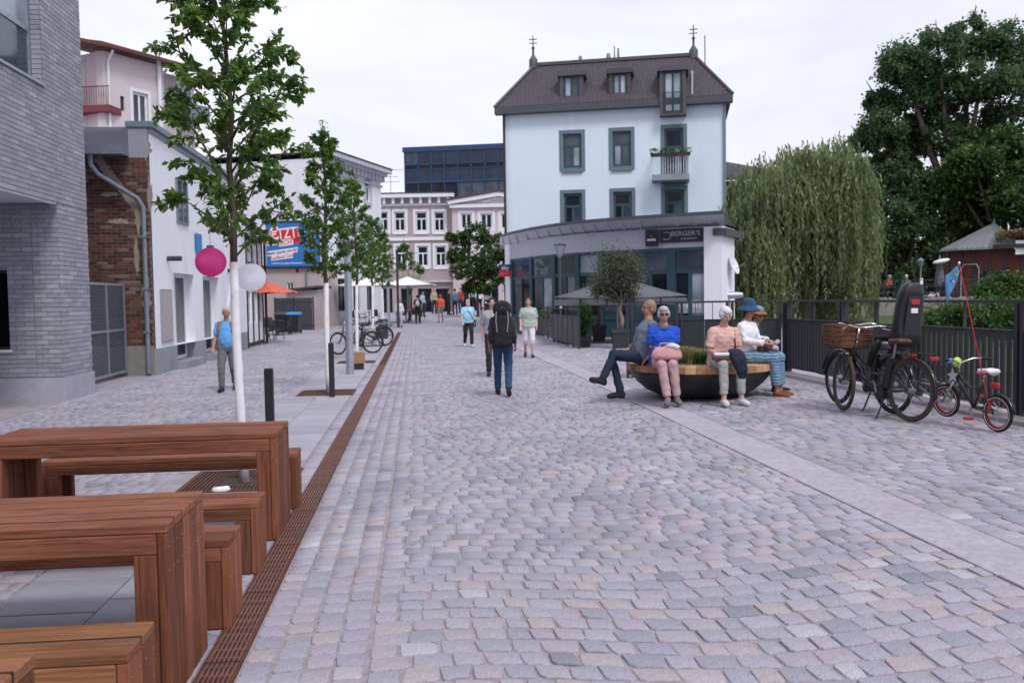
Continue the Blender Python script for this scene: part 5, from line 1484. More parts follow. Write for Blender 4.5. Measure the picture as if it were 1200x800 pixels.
def pot(px_, py_, w, h, label):
    p = G(px_, py_)
    t = thing('plant_pot', label, 'pot', p, R(-6), 'large dark plant pots on the terrace')
    MB().add([(-w * 0.38, -w * 0.38, 0), (w * 0.38, -w * 0.38, 0), (w * 0.38, w * 0.38, 0), (-w * 0.38, w * 0.38, 0), (-w / 2, -w / 2, h), (w / 2, -w / 2, h), (w / 2, w / 2, h), (-w / 2, w / 2, h)], BOXF).build('body', 'anthracite', t)
    MB().box(-w * 0.54, w * 0.54, -w * 0.54, -w * 0.46, h - 0.08, h + 0.02).box(-w * 0.54, w * 0.54, w * 0.46, w * 0.54, h - 0.08, h + 0.02).box(-w * 0.54, -w * 0.46, -w * 0.459, w * 0.459, h - 0.08, h + 0.02).box(w * 0.46, w * 0.54, -w * 0.459, w * 0.459, h - 0.08, h + 0.02).build('rim', 'anthracite', t)
    MB().box(-w * 0.45, w * 0.45, -w * 0.45, w * 0.45, h - 0.05, h - 0.02).build('soil', 'soil', t)
    return p, h
P1, H1 = pot(702, 400, 0.5, 0.55, 'dark square pot of the olive tree next to the laurel')
P2, H2 = pot(728, 408, 0.58, 0.55, 'dark square pot of the olive tree behind the man in grey')
P3, H3 = pot(686, 407, 0.34, 0.3, 'small dark pot of the bushy laurel')
def ellipsoid_pts(n_, c, r, seed, shell=0.55):
    r_ = np.random.default_rng(seed)
    d = r_.normal(size=(n_, 3)); d /= np.linalg.norm(d, axis=1, keepdims=True)
    k = shell + (1 - shell) * r_.random((n_, 1)) ** 0.6
    return np.asarray(c) + d * k * np.asarray(r)
def clumped(n_, c, r, seed, nclump=14, cr=0.35, shell=0.5):
    r_ = np.random.default_rng(seed)
    cc = ellipsoid_pts(nclump, c, np.asarray(r) * 0.85, seed + 1, shell)
    idx = r_.integers(0, nclump, n_)
    return cc[idx] + r_.normal(size=(n_, 3)) * np.asarray(r) * cr * r_.uniform(0.5, 1.1, (nclump, 1))[idx]
def potted(name, label, cat, p, z0, trunk, crown_c, crown_r, n_, lm, size, seed, asp=0.35, cr=0.3):
    t = thing(name, label, cat, (p.x, p.y, p.z + z0))
    tr = MB().path([(0, 0, 0), (0.04, 0.0, trunk * 0.35), (-0.03, 0.02, trunk * 0.7), (0.02, 0, trunk), (0.0, 0, trunk + crown_r[2] * 0.9)], [0.075, 0.06, 0.05, 0.05, 0.015], 8)
    rr = random.Random(seed)
    for k in range(9):
        a = rr.uniform(0, 6.28); e = Vector((math.cos(a) * crown_r[0] * 0.75, math.sin(a) * crown_r[1] * 0.75, crown_c[2] - trunk + rr.uniform(-0.3, 0.7) * crown_r[2]))
        tr.path([(0, 0, trunk - 0.05), (e.x * 0.4, e.y * 0.4, trunk + e.z * 0.5), (e.x, e.y, trunk + e.z)], [0.03, 0.018, 0.006], 5)
    tr.build('trunk', 'olive_bark' if lm == 'leaf_olive' else 'bark', t, True)
    cen = clumped(n_, crown_c, crown_r, seed, 22, cr)
    V, F_, rn = leaves_np(cen, size, seed + 2, 0.2, asp)
    np_mesh('crown', V, F_, lm, rn, kind='stuff', parent=t)
    return t
potted('olive_tree', 'silvery olive tree next to the laurel, in a dark pot', 'tree', P1, H1, 0.85, (0.05, 0, 1.2), (0.55, 0.5, 0.55), 6500, 'leaf_olive', 0.075, 51)
potted('olive_tree', 'larger silvery olive tree behind the man in grey, in a dark pot', 'tree', P2, H2, 0.85, (-0.1, 0, 1.45), (0.80, 0.65, 0.78), 14000, 'leaf_olive', 0.08, 52)
potted('laurel', 'bushy green laurel in a small pot at the end of the dark screen', 'shrub', P3, H3, 0.2, (0.0, 0, 0.55), (0.22, 0.22, 0.55), 1500, 'leaf_shrub', 0.10, 53)
p_ = G(608, 384); 
potted('olive_tree', 'small grey-green olive tree by the pavilion corner under the sky sign', 'tree', p_, 0, 1.3, (0, 0, 2.2), (0.62, 0.5, 0.72), 4200, 'leaf_olive', 0.09, 54)
hp = np.concatenate([np.linspace(0, 1, 700)[:, None] * np.array(s3 - s2) + np.array(s2) + rng.normal(size=(700, 3)) * 0.16 + np.array([0, 0.2, 1.0]), np.linspace(0, 1, 500)[:, None] * np.array(s1 - s2) + np.array(s2) + rng.normal(size=(500, 3)) * 0.12 + np.array([0, 0.2, 0.95])])
V, F_, rn = leaves_np(hp, 0.11, 3)
tag(np_mesh('screen_plants', V, F_, 'leaf_shrub', rn), 'low green plants growing behind the dark terrace screens', 'plants', kind='stuff')

# ------------------------------------------------------------------ parasols
def parasol(name, label, loc, half, zr, za, m_, n_, val, rz=0.0, group=None, pole='galvanised'):
    t = thing(name, label, 'parasol', loc, rz, group)
    MB().tube((0, 0, 0), (0, 0, za), 0.035, n=10).build('pole', pole, t)
    MB().lathe([(0.001, 0), (0.3, 0), (0.3, 0.05), (0.06, 0.09), (0.05, 0.3), (0.001, 0.3)], 14).build('base', 'anthracite', t)
    pts = [(half * math.cos(2 * math.pi * (k + 0.5) / n_), half * math.sin(2 * math.pi * (k + 0.5) / n_)) for k in range(n_)]
    if n_ == 4: pts = [(half, half), (-half, half), (-half, -half), (half, -half)]
    c_ = MB(); vs = []; fs = []
    S_ = 6
    for k in range(n_):
        a, b = Vector((*pts[k], 0)), Vector((*pts[(k + 1) % n_], 0))
        for i in range(S_ + 1):
            q = i / S_
            for j in range(5):
                e = a.lerp(b, j / 4) * q
                sag = -0.06 * half * math.sin(math.pi * j / 4) * q * 0.5 - 0.05 * half * math.sin(math.pi * q) * 0.5
                vs.append((e.x, e.y, za + (zr - za) * q + sag))
        o_ = k * (S_ + 1) * 5
        for i in range(S_):
            for j in range(4): fs.append((o_ + i * 5 + j, o_ + i * 5 + j + 1, o_ + (i + 1) * 5 + j + 1, o_ + (i + 1) * 5 + j))
    ca = c_.add(vs, fs).build('canopy', m_, t, 40)
    so_ = ca.modifiers.new('solid', 'SOLIDIFY'); so_.thickness = 0.01; so_.offset = -1
    if val:
        v_ = MB()
        for k in range(n_):
            a, b = Vector((*pts[k], zr)), Vector((*pts[(k + 1) % n_], zr))
            m2 = 5
            for j in range(m2):
                p, q = a.lerp(b, (j + 0.03) / m2), a.lerp(b, (j + 0.97) / m2)
                s_ = -0.03 * half
                v_.slab([(p.x, p.y, zr + s_), (q.x, q.y, zr + s_), (q.x, q.y, zr + s_ - val), (p.x, p.y, zr + s_ - val)], (p.normalized().x * 0.006, p.normalized().y * 0.006, 0))
        v_.build('valance', m_, t)
    for k in range(n_):
        MB().bar((0, 0, za - 0.06), (pts[k][0] * 0.97, pts[k][1] * 0.97, zr - 0.03), 0.02, 0.02).build('rib', pole, t)
    MB().lathe([(0.05, -0.02), (0.05, 0.03), (0.02, 0.09), (0.001, 0.1)], 8, (0, 0, za)).build('finial', pole, t)
    return t
p_ = PD(723, 350, 30.5)
parasol('terrace_parasol', 'large grey square parasol behind the olive trees', (p_.x, p_.y, -0.55), 2.12, 2.22, 2.95, 'parasol_grey', 4, 0.20, R(-10))
p_ = G(306, 403)
parasol('cafe_parasol', 'orange cafe parasol beside the half-timbered house', (p_.x, p_.y, 0), 1.55, 2.05, 2.62, 'parasol_orange', 8, 0, 0, None, 'timber_dark')
for (px_, D, lb) in ((432, 56, 'cream parasol beside the tree-lined footpath, in front of the stucco house'), (478, 58, 'cream parasol in front of the taupe house')):
    p_ = PD(px_, 351, D)
    parasol('cafe_parasol', lb, (p_.x, p_.y, gz(p_.x, p_.y)), 1.75, 2.45, 3.0, 'parasol_white', 4, 0.0, R(-6), 'cream parasols of the far cafe')
# ------------------------------------------------------------------ young street trees with white trunks
def leaf_frames(pos, out, seed, size):
    """leaf axes: hang outwards and a little down"""
    r_ = np.random.default_rng(seed)
    n_ = len(pos)
    a = out * 0.7 + r_.normal(size=(n_, 3)) * 0.5 + np.array([0, 0, -0.25]); a /= np.linalg.norm(a, axis=1, keepdims=True)
    up = r_.normal(size=(n_, 3)) * 0.55 + np.array([0, 0, 1.0])
    b = np.cross(up, a); b /= np.maximum(np.linalg.norm(b, axis=1, keepdims=True), 1e-6)
    c = np.cross(a, b)
    s = size * r_.uniform(0.65, 1.3, (n_, 1))
    return a, b, c, s
LEAFV = np.array([(0, 0, 0), (0.42, 0.27, 0.07), (1.0, 0, -0.10), (0.42, -0.27, 0.07), (0.5, 0, 0.0), (0.78, 0.16, 0.0), (0.78, -0.16, 0.0)])
LEAFF = np.array([(0, 4, 1, 1), (1, 4, 5, 5), (4, 2, 5, 5), (0, 3, 4, 4), (3, 6, 4, 4), (4, 6, 2, 2)])[:, :3]
def young_tree(loc, H, white, wid, nb, per, size, seed, label, single=0, r0=0.045):
    r_ = random.Random(seed)
    t = thing('street_tree', label, 'tree', loc, 0, 'young white-trunked trees along the footpath')
    lean = [Vector((0.02 * math.sin(z * 1.3 + seed), 0.02 * math.cos(z * 1.1 + seed), z)) for z in np.linspace(0, white, 7)]
    MB().path(lean, [r0 * 1.12, r0 * 1.0, r0 * 1.02, r0 * 0.97, r0, r0 * 0.92, r0 * 0.9], 12).build('trunk', 'white_trunk', t, True)
    top = lean[-1]
    ax = [top + Vector((r_.uniform(-1, 1) * 0.035, r_.uniform(-1, 1) * 0.035, 0)) * (k > 0) + Vector((0, 0, (H - white) * k / 8)) for k in range(9)]
    limbs = MB().path(ax, [r0 * 0.72 * (1 - k / 8.6) + 0.004 for k in range(9)], 8)
    pos, out = [], []
    for k in range(nb):
        f = (k + 0.5) / nb
        zz = f * 0.93
        i = min(7, int(zz * 8)); b0 = ax[i].lerp(ax[i + 1], zz * 8 - i)
        az = k * 2.4 + r_.uniform(-0.4, 0.4)
        prof = math.sin(math.pi * min(1, 0.24 + f * 0.76)) ** 0.8 * (1 - 0.30 * f)
        L_ = wid * (0.30 + 0.70 * prof) * r_.uniform(0.75, 1.15)
        d = Vector((math.cos(az), math.sin(az), 0))
        up = r_.uniform(0.7, 1.4)
        pts = [b0, b0 + d * L_ * 0.35 + Vector((0, 0, L_ * 0.30 * up)), b0 + d * L_ * 0.72 + Vector((0, 0, L_ * 0.68 * up)), b0 + d * L_ + Vector((0, 0, L_ * 0.85 * up))]
        limbs.path(pts, [0.012, 0.009, 0.006, 0.003], 5)
        twigs = [(pts, 1.0)]
        for q in range(4):
            u = r_.uniform(0.25, 0.95); i2 = min(2, int(u * 3)); s0 = pts[i2].lerp(pts[i2 + 1], u * 3 - i2)
            d2 = (d + Vector((r_.uniform(-1, 1), r_.uniform(-1, 1), r_.uniform(-0.3, 0.7)))).normalized()
            tp = [s0, s0 + d2 * L_ * 0.22, s0 + d2 * L_ * 0.42 + Vector((0, 0, -0.02))]
            limbs.path(tp, [0.006, 0.004, 0.002], 4)
            twigs.append((tp, 0.8))
        for tw, w in twigs:
            for q in range(int(per * w)):
                u = r_.uniform(0.15, 1.0) * (len(tw) - 1); i2 = min(len(tw) - 2, int(u))
                p = tw[i2].lerp(tw[i2 + 1], u - i2)
                o = (tw[i2 + 1] - tw[i2]).normalized() + Vector((r_.gauss(0, 0.8), r_.gauss(0, 0.8), r_.gauss(0, 0.5)))
                pos.append(p + Vector((r_.gauss(0, 0.012), r_.gauss(0, 0.012), r_.gauss(0, 0.012)))); out.append(o.normalized())
    for q in range(per * 2):
        pos.append(ax[-1] + Vector((r_.gauss(0, 0.04), r_.gauss(0, 0.04), r_.uniform(-0.5, 0.05)))); out.append(Vector((r_.gauss(0, 1), r_.gauss(0, 1), 0.6)).normalized())
    limbs.build('limbs', 'young_bark', t, True)
    pos, out = np.array(pos), np.array(out)
    a, b, c, s = leaf_frames(pos, out, seed, size)
    n_ = len(pos)
    V = pos[:, None] + s[:, None] * (LEAFV[None, :, 0:1] * a[:, None] + LEAFV[None, :, 1:2] * b[:, None] + LEAFV[None, :, 2:3] * c[:, None])
    idx = np.arange(n_)
    if single:
        vz = pos[:, 2] + loc[2]
        okz = idx[(vz < 4.9)]
        pick = np.random.default_rng(seed).choice(okz, single, replace=False)
    else: pick = np.array([], int)
    restl = np.setdiff1d(idx, pick)
    F_ = (LEAFF[None] + (np.arange(len(restl)) * 7)[:, None, None]).reshape(-1, 3)
    rn = np.random.default_rng(seed + 1).random(n_)
    cr = np_mesh('crown', V[restl].reshape(-1, 3), F_, 'leaf_young', np.repeat(rn[restl], 6), kind='stuff', parent=t, smooth=True)
    if single:
        me = bpy.data.meshes.new('leaf'); me.from_pydata([tuple(v) for v in LEAFV], [], [tuple(f) for f in LEAFF.tolist()]); me.materials.append(M['leaf_young']); smooth_mesh(me)
        for i in pick:
            o = inst('leaf', me, cr)
            S_ = float(s[i, 0])
            o.matrix_local = Matrix(((a[i, 0] * S_, b[i, 0] * S_, c[i, 0] * S_, pos[i, 0]), (a[i, 1] * S_, b[i, 1] * S_, c[i, 1] * S_, pos[i, 1]), (a[i, 2] * S_, b[i, 2] * S_, c[i, 2] * S_, pos[i, 2]), (0, 0, 0, 1)))
    return t
young_tree((-1.66, 8.55, 0), 5.6, 2.05, 0.62, 56, 40, 0.076, 21, 'tall young tree with pink and white lanterns, white trunk behind the picnic table', 300, 0.042)
young_tree((-1.62, 16.5, 0), 4.85, 2.0, 0.46, 46, 44, 0.068, 22, 'young white-trunked tree beside the second black bollard', 0, 0.05)
young_tree((-1.62, 24.5, 0), 5.0, 2.1, 0.48, 42, 38, 0.072, 23, 'young white-trunked tree beside the parked bicycles, behind the wooden block')
young_tree((-1.62, 33.0, 0), 4.7, 2.2, 0.58, 36, 28, 0.09, 24, 'young white-trunked tree near the dark litter bin')
young_tree((-1.62, 42.5, 0), 4.8, 2.2, 0.66, 32, 26, 0.10, 25, 'small far young white-trunked tree by the grey lamp column')
# paper lanterns hanging in the first tree
def lantern(px_, py_, D, r_, m_, label):
    p = PD(px_, py_, D)
    t = thing('paper_lantern', label, 'lantern', p, 0, 'paper lanterns in the first tree')
    pr_ = []
    n_ = 44
    for k in range(n_ + 1):
        a = -math.pi / 2 + math.pi * k / n_
        rr = r_ * (1 - (0.028 if k % 2 else 0.0))
        pr_.append((max(0.03, rr * math.cos(a)), rr * 0.96 * math.sin(a)))
    MB().lathe(pr_, 36).build('shade', m_, t, True)
    MB().lathe([(0.032, 0), (0.034, 0.02), (0.001, 0.025)], 12, (0, 0, r_ * 0.96 - 0.005)).build('top_ring', 'zinc', t)
    MB().path([(0, 0, r_ * 0.96), (0.0, 0, r_ * 0.96 + 0.35)], 0.003, 5).build('string', 'sign_white', t)
lantern(247, 307, 8.3, 0.142, 'lantern_pink', 'round magenta paper lantern hanging in the first tree')
lantern(294.5, 325, 8.7, 0.142, 'lantern_white', 'round white paper lantern hanging behind the first tree trunk')

# ------------------------------------------------------------------ bollards, lamp columns, block seat, bin
for (x, y, lb) in ((-1.63, 10.0, 'black square bollard behind the picnic table, closest to the first tree'), (-1.50, 15.75, 'black square bollard beside the second white-trunked tree')):
    t = thing('bollard', lb, 'bollard', (x, y, 0.012), 0, 'black bollards along the footpath')
    MB().bbox(-0.045, 0.045, -0.045, 0.045, 0, 0.93, 0.006).build('post', 'black_metal', t)
    MB().bbox(-0.042, 0.042, -0.042, 0.042, 0.9305, 0.942, 0.004).build('cap', 'black_metal', t)
def column(px_, py_, h, r_, label, cap='anthracite', m_='galvanised'):
    p = G(px_, py_)
    t = thing('lamp_column', label, 'lamp post', p, 0, 'lamp columns along the footpath')
    MB().lathe([(r_ * 1.12, 0), (r_ * 1.12, 0.5), (r_, 0.55), (r_ * 0.95, h), (0.001, h)], 18).build('column', m_, t, 40)
    MB().lathe([(r_ * 0.96, 0.002), (r_ * 1.05, 0.02), (r_ * 1.05, 0.22), (r_ * 0.8, 0.26), (0.001, 0.26)], 18, (0, 0, h)).build('lamp_head', cap, t, 40)
column(410.5, 439, 2.75, 0.082, 'thick grey lamp column in front of the wooden block seat')
column(456, 391, 3.0, 0.075, 'grey lamp column beyond the parked bicycles')
column(467, 384, 4.2, 0.07, 'dark slim lamp column near the far cafe', 'black_metal', 'anthracite')
p_ = G(420, 433)
t = thing('block_seat', 'small wooden block seat on a black base behind the lamp column', 'seat', p_, R(5))
for k in range(3): MB().bbox(-0.16, 0.16, -0.22 + k * 0.147, -0.22 + k * 0.147 + 0.142, 0.16, 0.44, 0.008).build('wood_block', 'pale_wood', t)
MB().box(-0.13, 0.13, -0.18, 0.18, 0, 0.158).build('base', 'black_metal', t)
p_ = G(449, 397)
t = thing('litter_bin', 'dark grey cylindrical litter bin beside the parked bicycles', 'bin', p_)
MB().lathe([(0.2, 0), (0.22, 0.06), (0.22, 0.8), (0.19, 0.86), (0.001, 0.87)], 16).build('body', 'anthracite', t, 40)
MB().lathe([(0.225, 0.62), (0.228, 0.64), (0.228, 0.74), (0.225, 0.76)], 16).build('band', 'zinc', t, 40)
# street lamp of the terrace
p_ = G(657.5, 397)
t = thing('street_lamp', 'tall street lamp with flared glass head in front of the pavilion', 'lamp', p_)
zl = PD(657.5, 302, (p_ - CAM).dot(c_f)).z - p_.z
MB().lathe([(0.09, 0), (0.09, 0.4), (0.06, 0.5), (0.05, zl), (0.001, zl)], 12).build('pole', 'eave_metal', t, 40)
MB().lathe([(0.06, 0.0), (0.13, 0.12), (0.235, 0.46), (0.22, 0.465), (0.001, 0.47)], 6, (0, 0, zl)).build('lamp_glass', 'sign_grey', t)
MB().lathe([(0.25, 0.465), (0.26, 0.49), (0.1, 0.54), (0.001, 0.56)], 6, (0, 0, zl)).build('lamp_cap', 'eave_metal', t)
for z, w in ((1.15, 0.1), (1.28, 0.08), (1.38, 0.09)): MB().box(-w / 2, w / 2, -0.062, -0.056, z, z + 0.09).build('sticker', 'sign_white', t)

# ------------------------------------------------------------------ round planter bench
pc = PD(820, 440, 13.45)
PLX, PLY = pc.x, pc.y
PLZ = gz(PLX, PLY) + 0.01
pt = thing('planter_bench', 'round black bowl planter with a wooden seat ring and grasses', 'planter', (PLX, PLY, PLZ))
SEAT = 0.50
MB().lathe([(0.001, 0.01), (0.50, 0.01), (0.62, 0.03), (0.80, 0.11), (0.93, 0.22), (1.01, 0.32), (1.05, 0.40), (1.045, 0.405), (0.6, 0.405)], 64).build('bowl', 'black_metal', pt, True)
NB = 44
mew = []
for v in range(3):
    a = math.pi / NB * 0.97
    r0_, r1_ = 0.60, 1.07
    q = [(r0_ * math.cos(-a), r0_ * math.sin(-a)), (r1_ * math.cos(-a), r1_ * math.sin(-a)), (r1_ * math.cos(a), r1_ * math.sin(a)), (r0_ * math.cos(a), r0_ * math.sin(a))]
    mew.append(MB().prism(q, 0.406, SEAT).mesh('seat_board', 'pale_wood'))
for k in range(NB): inst('seat_board', mew[k % 3], pt, (0, 0, random.uniform(-0.001, 0.001)), (0, 0, 2 * math.pi * k / NB))
MB().lathe([(0.001, 0.47), (0.4, 0.46), (0.598, 0.44)], 32).build('soil', 'soil', pt, True)
MB().lathe([(0.575, 0.40), (0.60, 0.40), (0.60, 0.51), (0.575, 0.51), (0.575, 0.40)], 48).build('inner_rim', 'zinc', pt, 40)
# wooden backrest on the right
fbk = math.atan2(-0.06, 0.55)
for k in range(3):
    o = MB().bbox(-0.21, 0.21, -0.03, 0.03, 0.58 + k * 0.115, 0.68 + k * 0.115, 0.006).build('back_board', 'pale_wood', pt)
    o.location = (0.44, -0.26, 0); o.rotation_euler = (0, 0, R(-8))
for s in (-1, 1):
    o = MB().box(s * 0.15 - 0.02, s * 0.15 + 0.02, 0.031, 0.055, 0.44, 0.92).build('back_bracket', 'black_metal', pt)
    o.location = (0.44, -0.26, 0); o.rotation_euler = (0, 0, R(-8))
def grass(cx, cy, z0, n_, h, spread, seed):
    r_ = np.random.default_rng(seed)
    a = r_.uniform(0, 6.28, n_); s = r_.random(n_) ** 0.7 * spread; hh = h * r_.uniform(0.6, 1.1, n_)
    b = np.stack([cx + r_.normal(0, 0.05, n_), cy + r_.normal(0, 0.05, n_), np.full(n_, z0)], 1)
    d = np.stack([np.cos(a), np.sin(a), np.zeros(n_)], 1); w = np.stack([-np.sin(a), np.cos(a), np.zeros(n_)], 1) * 0.004
    V = []
    for q, k in ((0, 1.0), (0.4, 0.9), (0.75, 0.6), (1.0, 0.05)):
        c = b + d * (s * q ** 1.5)[:, None] + np.array([0, 0, 1]) * (hh * (q - 0.35 * q ** 3))[:, None]
        V += [c - w * k, c + w * k]
    V = np.stack(V, 1)
    F_ = np.array([(0, 1, 3, 2), (2, 3, 5, 4), (4, 5, 7, 6)])
    return V.reshape(-1, 3), (F_[None] + (np.arange(n_) * 8)[:, None, None]).reshape(-1, 4), np.repeat(r_.random(n_), 3)
for i, (cx, cy, n_, h, sp) in enumerate(((-0.28, -0.12, 900, 0.42, 0.24), (-0.02, 0.0, 500, 0.3, 0.22), (0.1, 0.25, 500, 0.34, 0.22), (-0.25, 0.3, 500, 0.32, 0.2), (0.2, -0.3, 300, 0.22, 0.15))):
    V, F_, rn = grass(cx, cy, 0.46, n_, h, sp, 60 + i)
    tag(np_mesh('grass_tuft', V + np.array([PLX, PLY, PLZ]), F_, 'grass_dry' if i != 1 else 'leaf_shrub', rn), 'tuft of dry ornamental grass growing in the round planter' if i != 1 else 'green low plant in the middle of the round planter', 'grass', 'grass tufts in the round planter' if i != 1 else None)

# ------------------------------------------------------------------ bicycles
def ring(mb, r_, tr, n_=36, m_=8, sy=1.0):
    vs, fs = [], []
    for i in range(n_):
        a = 2 * math.pi * i / n_
        for j in range(m_):
            b = 2 * math.pi * j / m_
            q = r_ + tr * math.cos(b)
            vs.append((q * math.cos(a), tr * sy * math.sin(b), q * math.sin(a)))
    for i in range(n_):
        for j in range(m_):
            fs.append((i * m_ + j, i * m_ + (j + 1) % m_, ((i + 1) % n_) * m_ + (j + 1) % m_, ((i + 1) % n_) * m_ + j))
    return mb.add(vs, fs)
def wheel(parent, x, r_, tw, tyre, rim, steer=0.0, z=None, wall=None):
    w = ring(MB(), r_ - tw, tw, 40, 8).build('wheel', tyre, parent, True)
    w.location = (x, 0, r_ if z is None else z); w.rotation_euler = (0, 0, steer)
    ring(MB(), r_ - 2 * tw - 0.006, 0.011, 40, 6, 1.1).build('rim', rim, w, True)
    if wall: ring(MB(), r_ - tw * 1.3, tw * 0.55, 40, 6, 1.9).build('side_wall', wall, w, True)
    sp = MB()
    for k in range(24):
        a = 2 * math.pi * k / 24; s = 0.025 if k % 2 else -0.025
        sp.path([(0.02 * math.cos(a + 1), s, 0.02 * math.sin(a + 1)), ((r_ - 2 * tw) * math.cos(a), 0, (r_ - 2 * tw) * math.sin(a))], 0.0013, 3, False)
    sp.build('spokes', 'alloy', w, kind='stuff')
    MB().path([(0, -0.05, 0), (0, 0.05, 0)], 0.024, 10).build('hub', 'alloy', w)
    return w
def arc(cx, cz, r_, a0, a1, n_=14, y=0.0): return [(cx + r_ * math.cos(a), y, cz + r_ * math.sin(a)) for a in np.linspace(R(a0), R(a1), n_)]
def saddle(t, x, z, m_, L_=0.26):
    s = MB(); vs = []
    prof = [(-0.5, 0.085, 0.00), (-0.42, 0.105, 0.018), (-0.2, 0.095, 0.022), (0.0, 0.06, 0.012), (0.25, 0.032, 0.008), (0.46, 0.026, 0.004), (0.5, 0.015, -0.006)]
    n_ = 8
    for px_, w, h in prof:
        for j in range(n_):
            a = 2 * math.pi * j / n_
            vs.append((x + px_ * L_, w * (L_ / 0.26) * math.cos(a), z + h + (0.022 if math.sin(a) > 0 else 0.035) * math.sin(a)))
    fs = [(i * n_ + j, i * n_ + (j + 1) % n_, (i + 1) * n_ + (j + 1) % n_, (i + 1) * n_ + j) for i in range(len(prof) - 1) for j in range(n_)]
    fs += [tuple(range(n_ - 1, -1, -1)), tuple((len(prof) - 1) * n_ + j for j in range(n_))]
    return s.add(vs, fs).build('saddle', m_, t, True)
def ebike(p, head, label, basket, seat_child, steer=0.0, saddle_m='leather_brown', grp=None, lean=0.06):
    t = thing('bicycle', label, 'bicycle', p, head, grp)
    t.rotation_euler = (lean, 0, head)
    WB, r_ = 1.10, 0.352
    wheel(t, 0, r_, 0.024, 'tan_tyre' if basket else 'rubber', 'eave_metal')
    wheel(t, WB, r_, 0.024, 'tan_tyre' if basket else 'rubber', 'eave_metal', steer)
    f = MB()
    bb = Vector((0.46, 0, 0.29)); sc = Vector((0.30, 0, 0.72)); hd0 = Vector((0.96, 0, 0.62)); hd1 = Vector((0.90, 0, 0.88))
    f.path([hd0, (0.74, 0, 0.43), bb], [0.032, 0.036, 0.036], 10)
    f.path([bb, sc], 0.02, 8).path([hd0, hd1], 0.022, 8).path([(0.93, 0, 0.74), (0.62, 0, 0.50), (0.38, 0, 0.50)], 0.016, 8)
    for s in (-1, 1):
        f.path([bb + Vector((0, s * 0.04, 0)), (0.0, s * 0.065, r_)], 0.012, 6).path([sc + Vector((0.03, s * 0.02, -0.15)), (0.0, s * 0.065, r_)], 0.010, 6)
    f.build('frame', 'paint_black', t, True)
    MB().path([(0.44, -0.06, 0.29), (0.44, 0.06, 0.29)], 0.075, 14).build('motor', 'plastic_black', t, 40)
    MB().obox((0.33, 0, 0.53), (0.03, 0, -0.17), (0, 0.04, 0), (0.045, 0, 0.01)).build('battery', 'plastic_black', t)
    fk = MB()
    for s in (-1, 1): fk.path([(0.955, s * 0.05, 0.64), (1.02, s * 0.055, 0.45), (WB, s * 0.055, r_)], [0.016, 0.014, 0.010], 8)
    fk.path([(0.955, -0.06, 0.645), (0.955, 0.06, 0.645)], 0.018, 8).build('fork', 'paint_black', t, True)
    hb = MB().path([hd1, (0.875, 0, 1.02)], 0.016, 8)
    pts = [(0.72, -0.30, 1.05), (0.78, -0.22, 1.06), (0.85, -0.10, 1.04), (0.88, 0, 1.03), (0.85, 0.10, 1.04), (0.78, 0.22, 1.06), (0.72, 0.30, 1.05)]
    hb.path(pts, 0.0125, 8).build('handlebar', 'chrome', t, True)
    for s in (-1, 1):
        MB().path([(0.73, s * 0.285, 1.05), (0.63, s * 0.33, 1.035)], [0.018, 0.02], 8).build('grip', 'leather_brown' if basket else 'rubber', t, True)
        MB().path([(0.76, s * 0.24, 1.055), (0.80, s * 0.28, 1.03), (0.72, s * 0.36, 1.01)], 0.006, 5).build('brake_lever', 'alloy', t)
    cb = MB()
    for s in (-1, 1): cb.path([(0.76, s * 0.24, 1.05), (0.90, s * 0.12, 1.08), (0.98, s * 0.04, 0.98), (0.95, s * 0.02, 0.80)], 0.004, 5)
    cb.path([(0.80, 0.18, 1.06), (0.94, 0.06, 1.10), (1.0, 0.0, 0.95), (0.99, 0.03, 0.7)], 0.004, 5).build('cables', 'rubber', t)
    MB().path([(0.29, 0, 0.70), (0.265, 0, 0.86)], 0.014, 8).build('seat_post', 'alloy', t)
    saddle(t, 0.24, 0.89, saddle_m)
    for (cx, a0, a1) in ((0, 20, 190), (WB, 10, 165)):
        vs = []; fs = []
        A_ = arc(cx, r_, r_ + 0.022, a0, a1, 18)
        for q in A_:
            n = Vector((q[0] - cx, 0, q[2] - r_)).normalized()
            vs += [(q[0] - n.x * 0.012, -0.028, q[2] - n.z * 0.012), (q[0], 0, q[2]), (q[0] - n.x * 0.012, 0.028, q[2] - n.z * 0.012)]
        for k in range(len(A_) - 1): fs += [(k * 3, k * 3 + 1, k * 3 + 4, k * 3 + 3), (k * 3 + 1, k * 3 + 2, k * 3 + 5, k * 3 + 4)]
        mg = MB().add(vs, fs).build('mudguard', 'paint_black', t, True)
        mo = mg.modifiers.new('s', 'SOLIDIFY'); mo.thickness = 0.003
    rk = MB()
    for s in (-1, 1): rk.path([(0.2, s * 0.06, 0.76), (-0.28, s * 0.06, 0.78)], 0.008, 6).path([(-0.05, s * 0.065, 0.77), (-0.02, s * 0.07, r_ + 0.02)], 0.007, 6).path([(-0.24, s * 0.06, 0.775), (-0.02, s * 0.07, r_ + 0.04)], 0.007, 6)
    for x in (0.1, -0.08, -0.27): rk.path([(x, -0.06, 0.772), (x, 0.06, 0.772)], 0.007, 6)
    rk.build('rack', 'plastic_black', t)
    MB().bbox(-0.335, -0.29, -0.055, 0.055, 0.70, 0.745, 0.008).build('rear_light', 'paint_red', t)
    ck = MB().path([(0.46, -0.07, 0.29), (0.42, -0.085, 0.14)], 0.011, 6).path([(0.46, 0.07, 0.29), (0.50, 0.085, 0.44)], 0.011, 6); ck.build('crank', 'alloy', t)
    for s, x, z in ((-1, 0.42, 0.14), (1, 0.50, 0.44)): MB().bbox(x - 0.045, x + 0.045, s * 0.14 - 0.045, s * 0.14 + 0.045, z - 0.012, z + 0.012, 0.004).build('pedal', 'plastic_black', t)
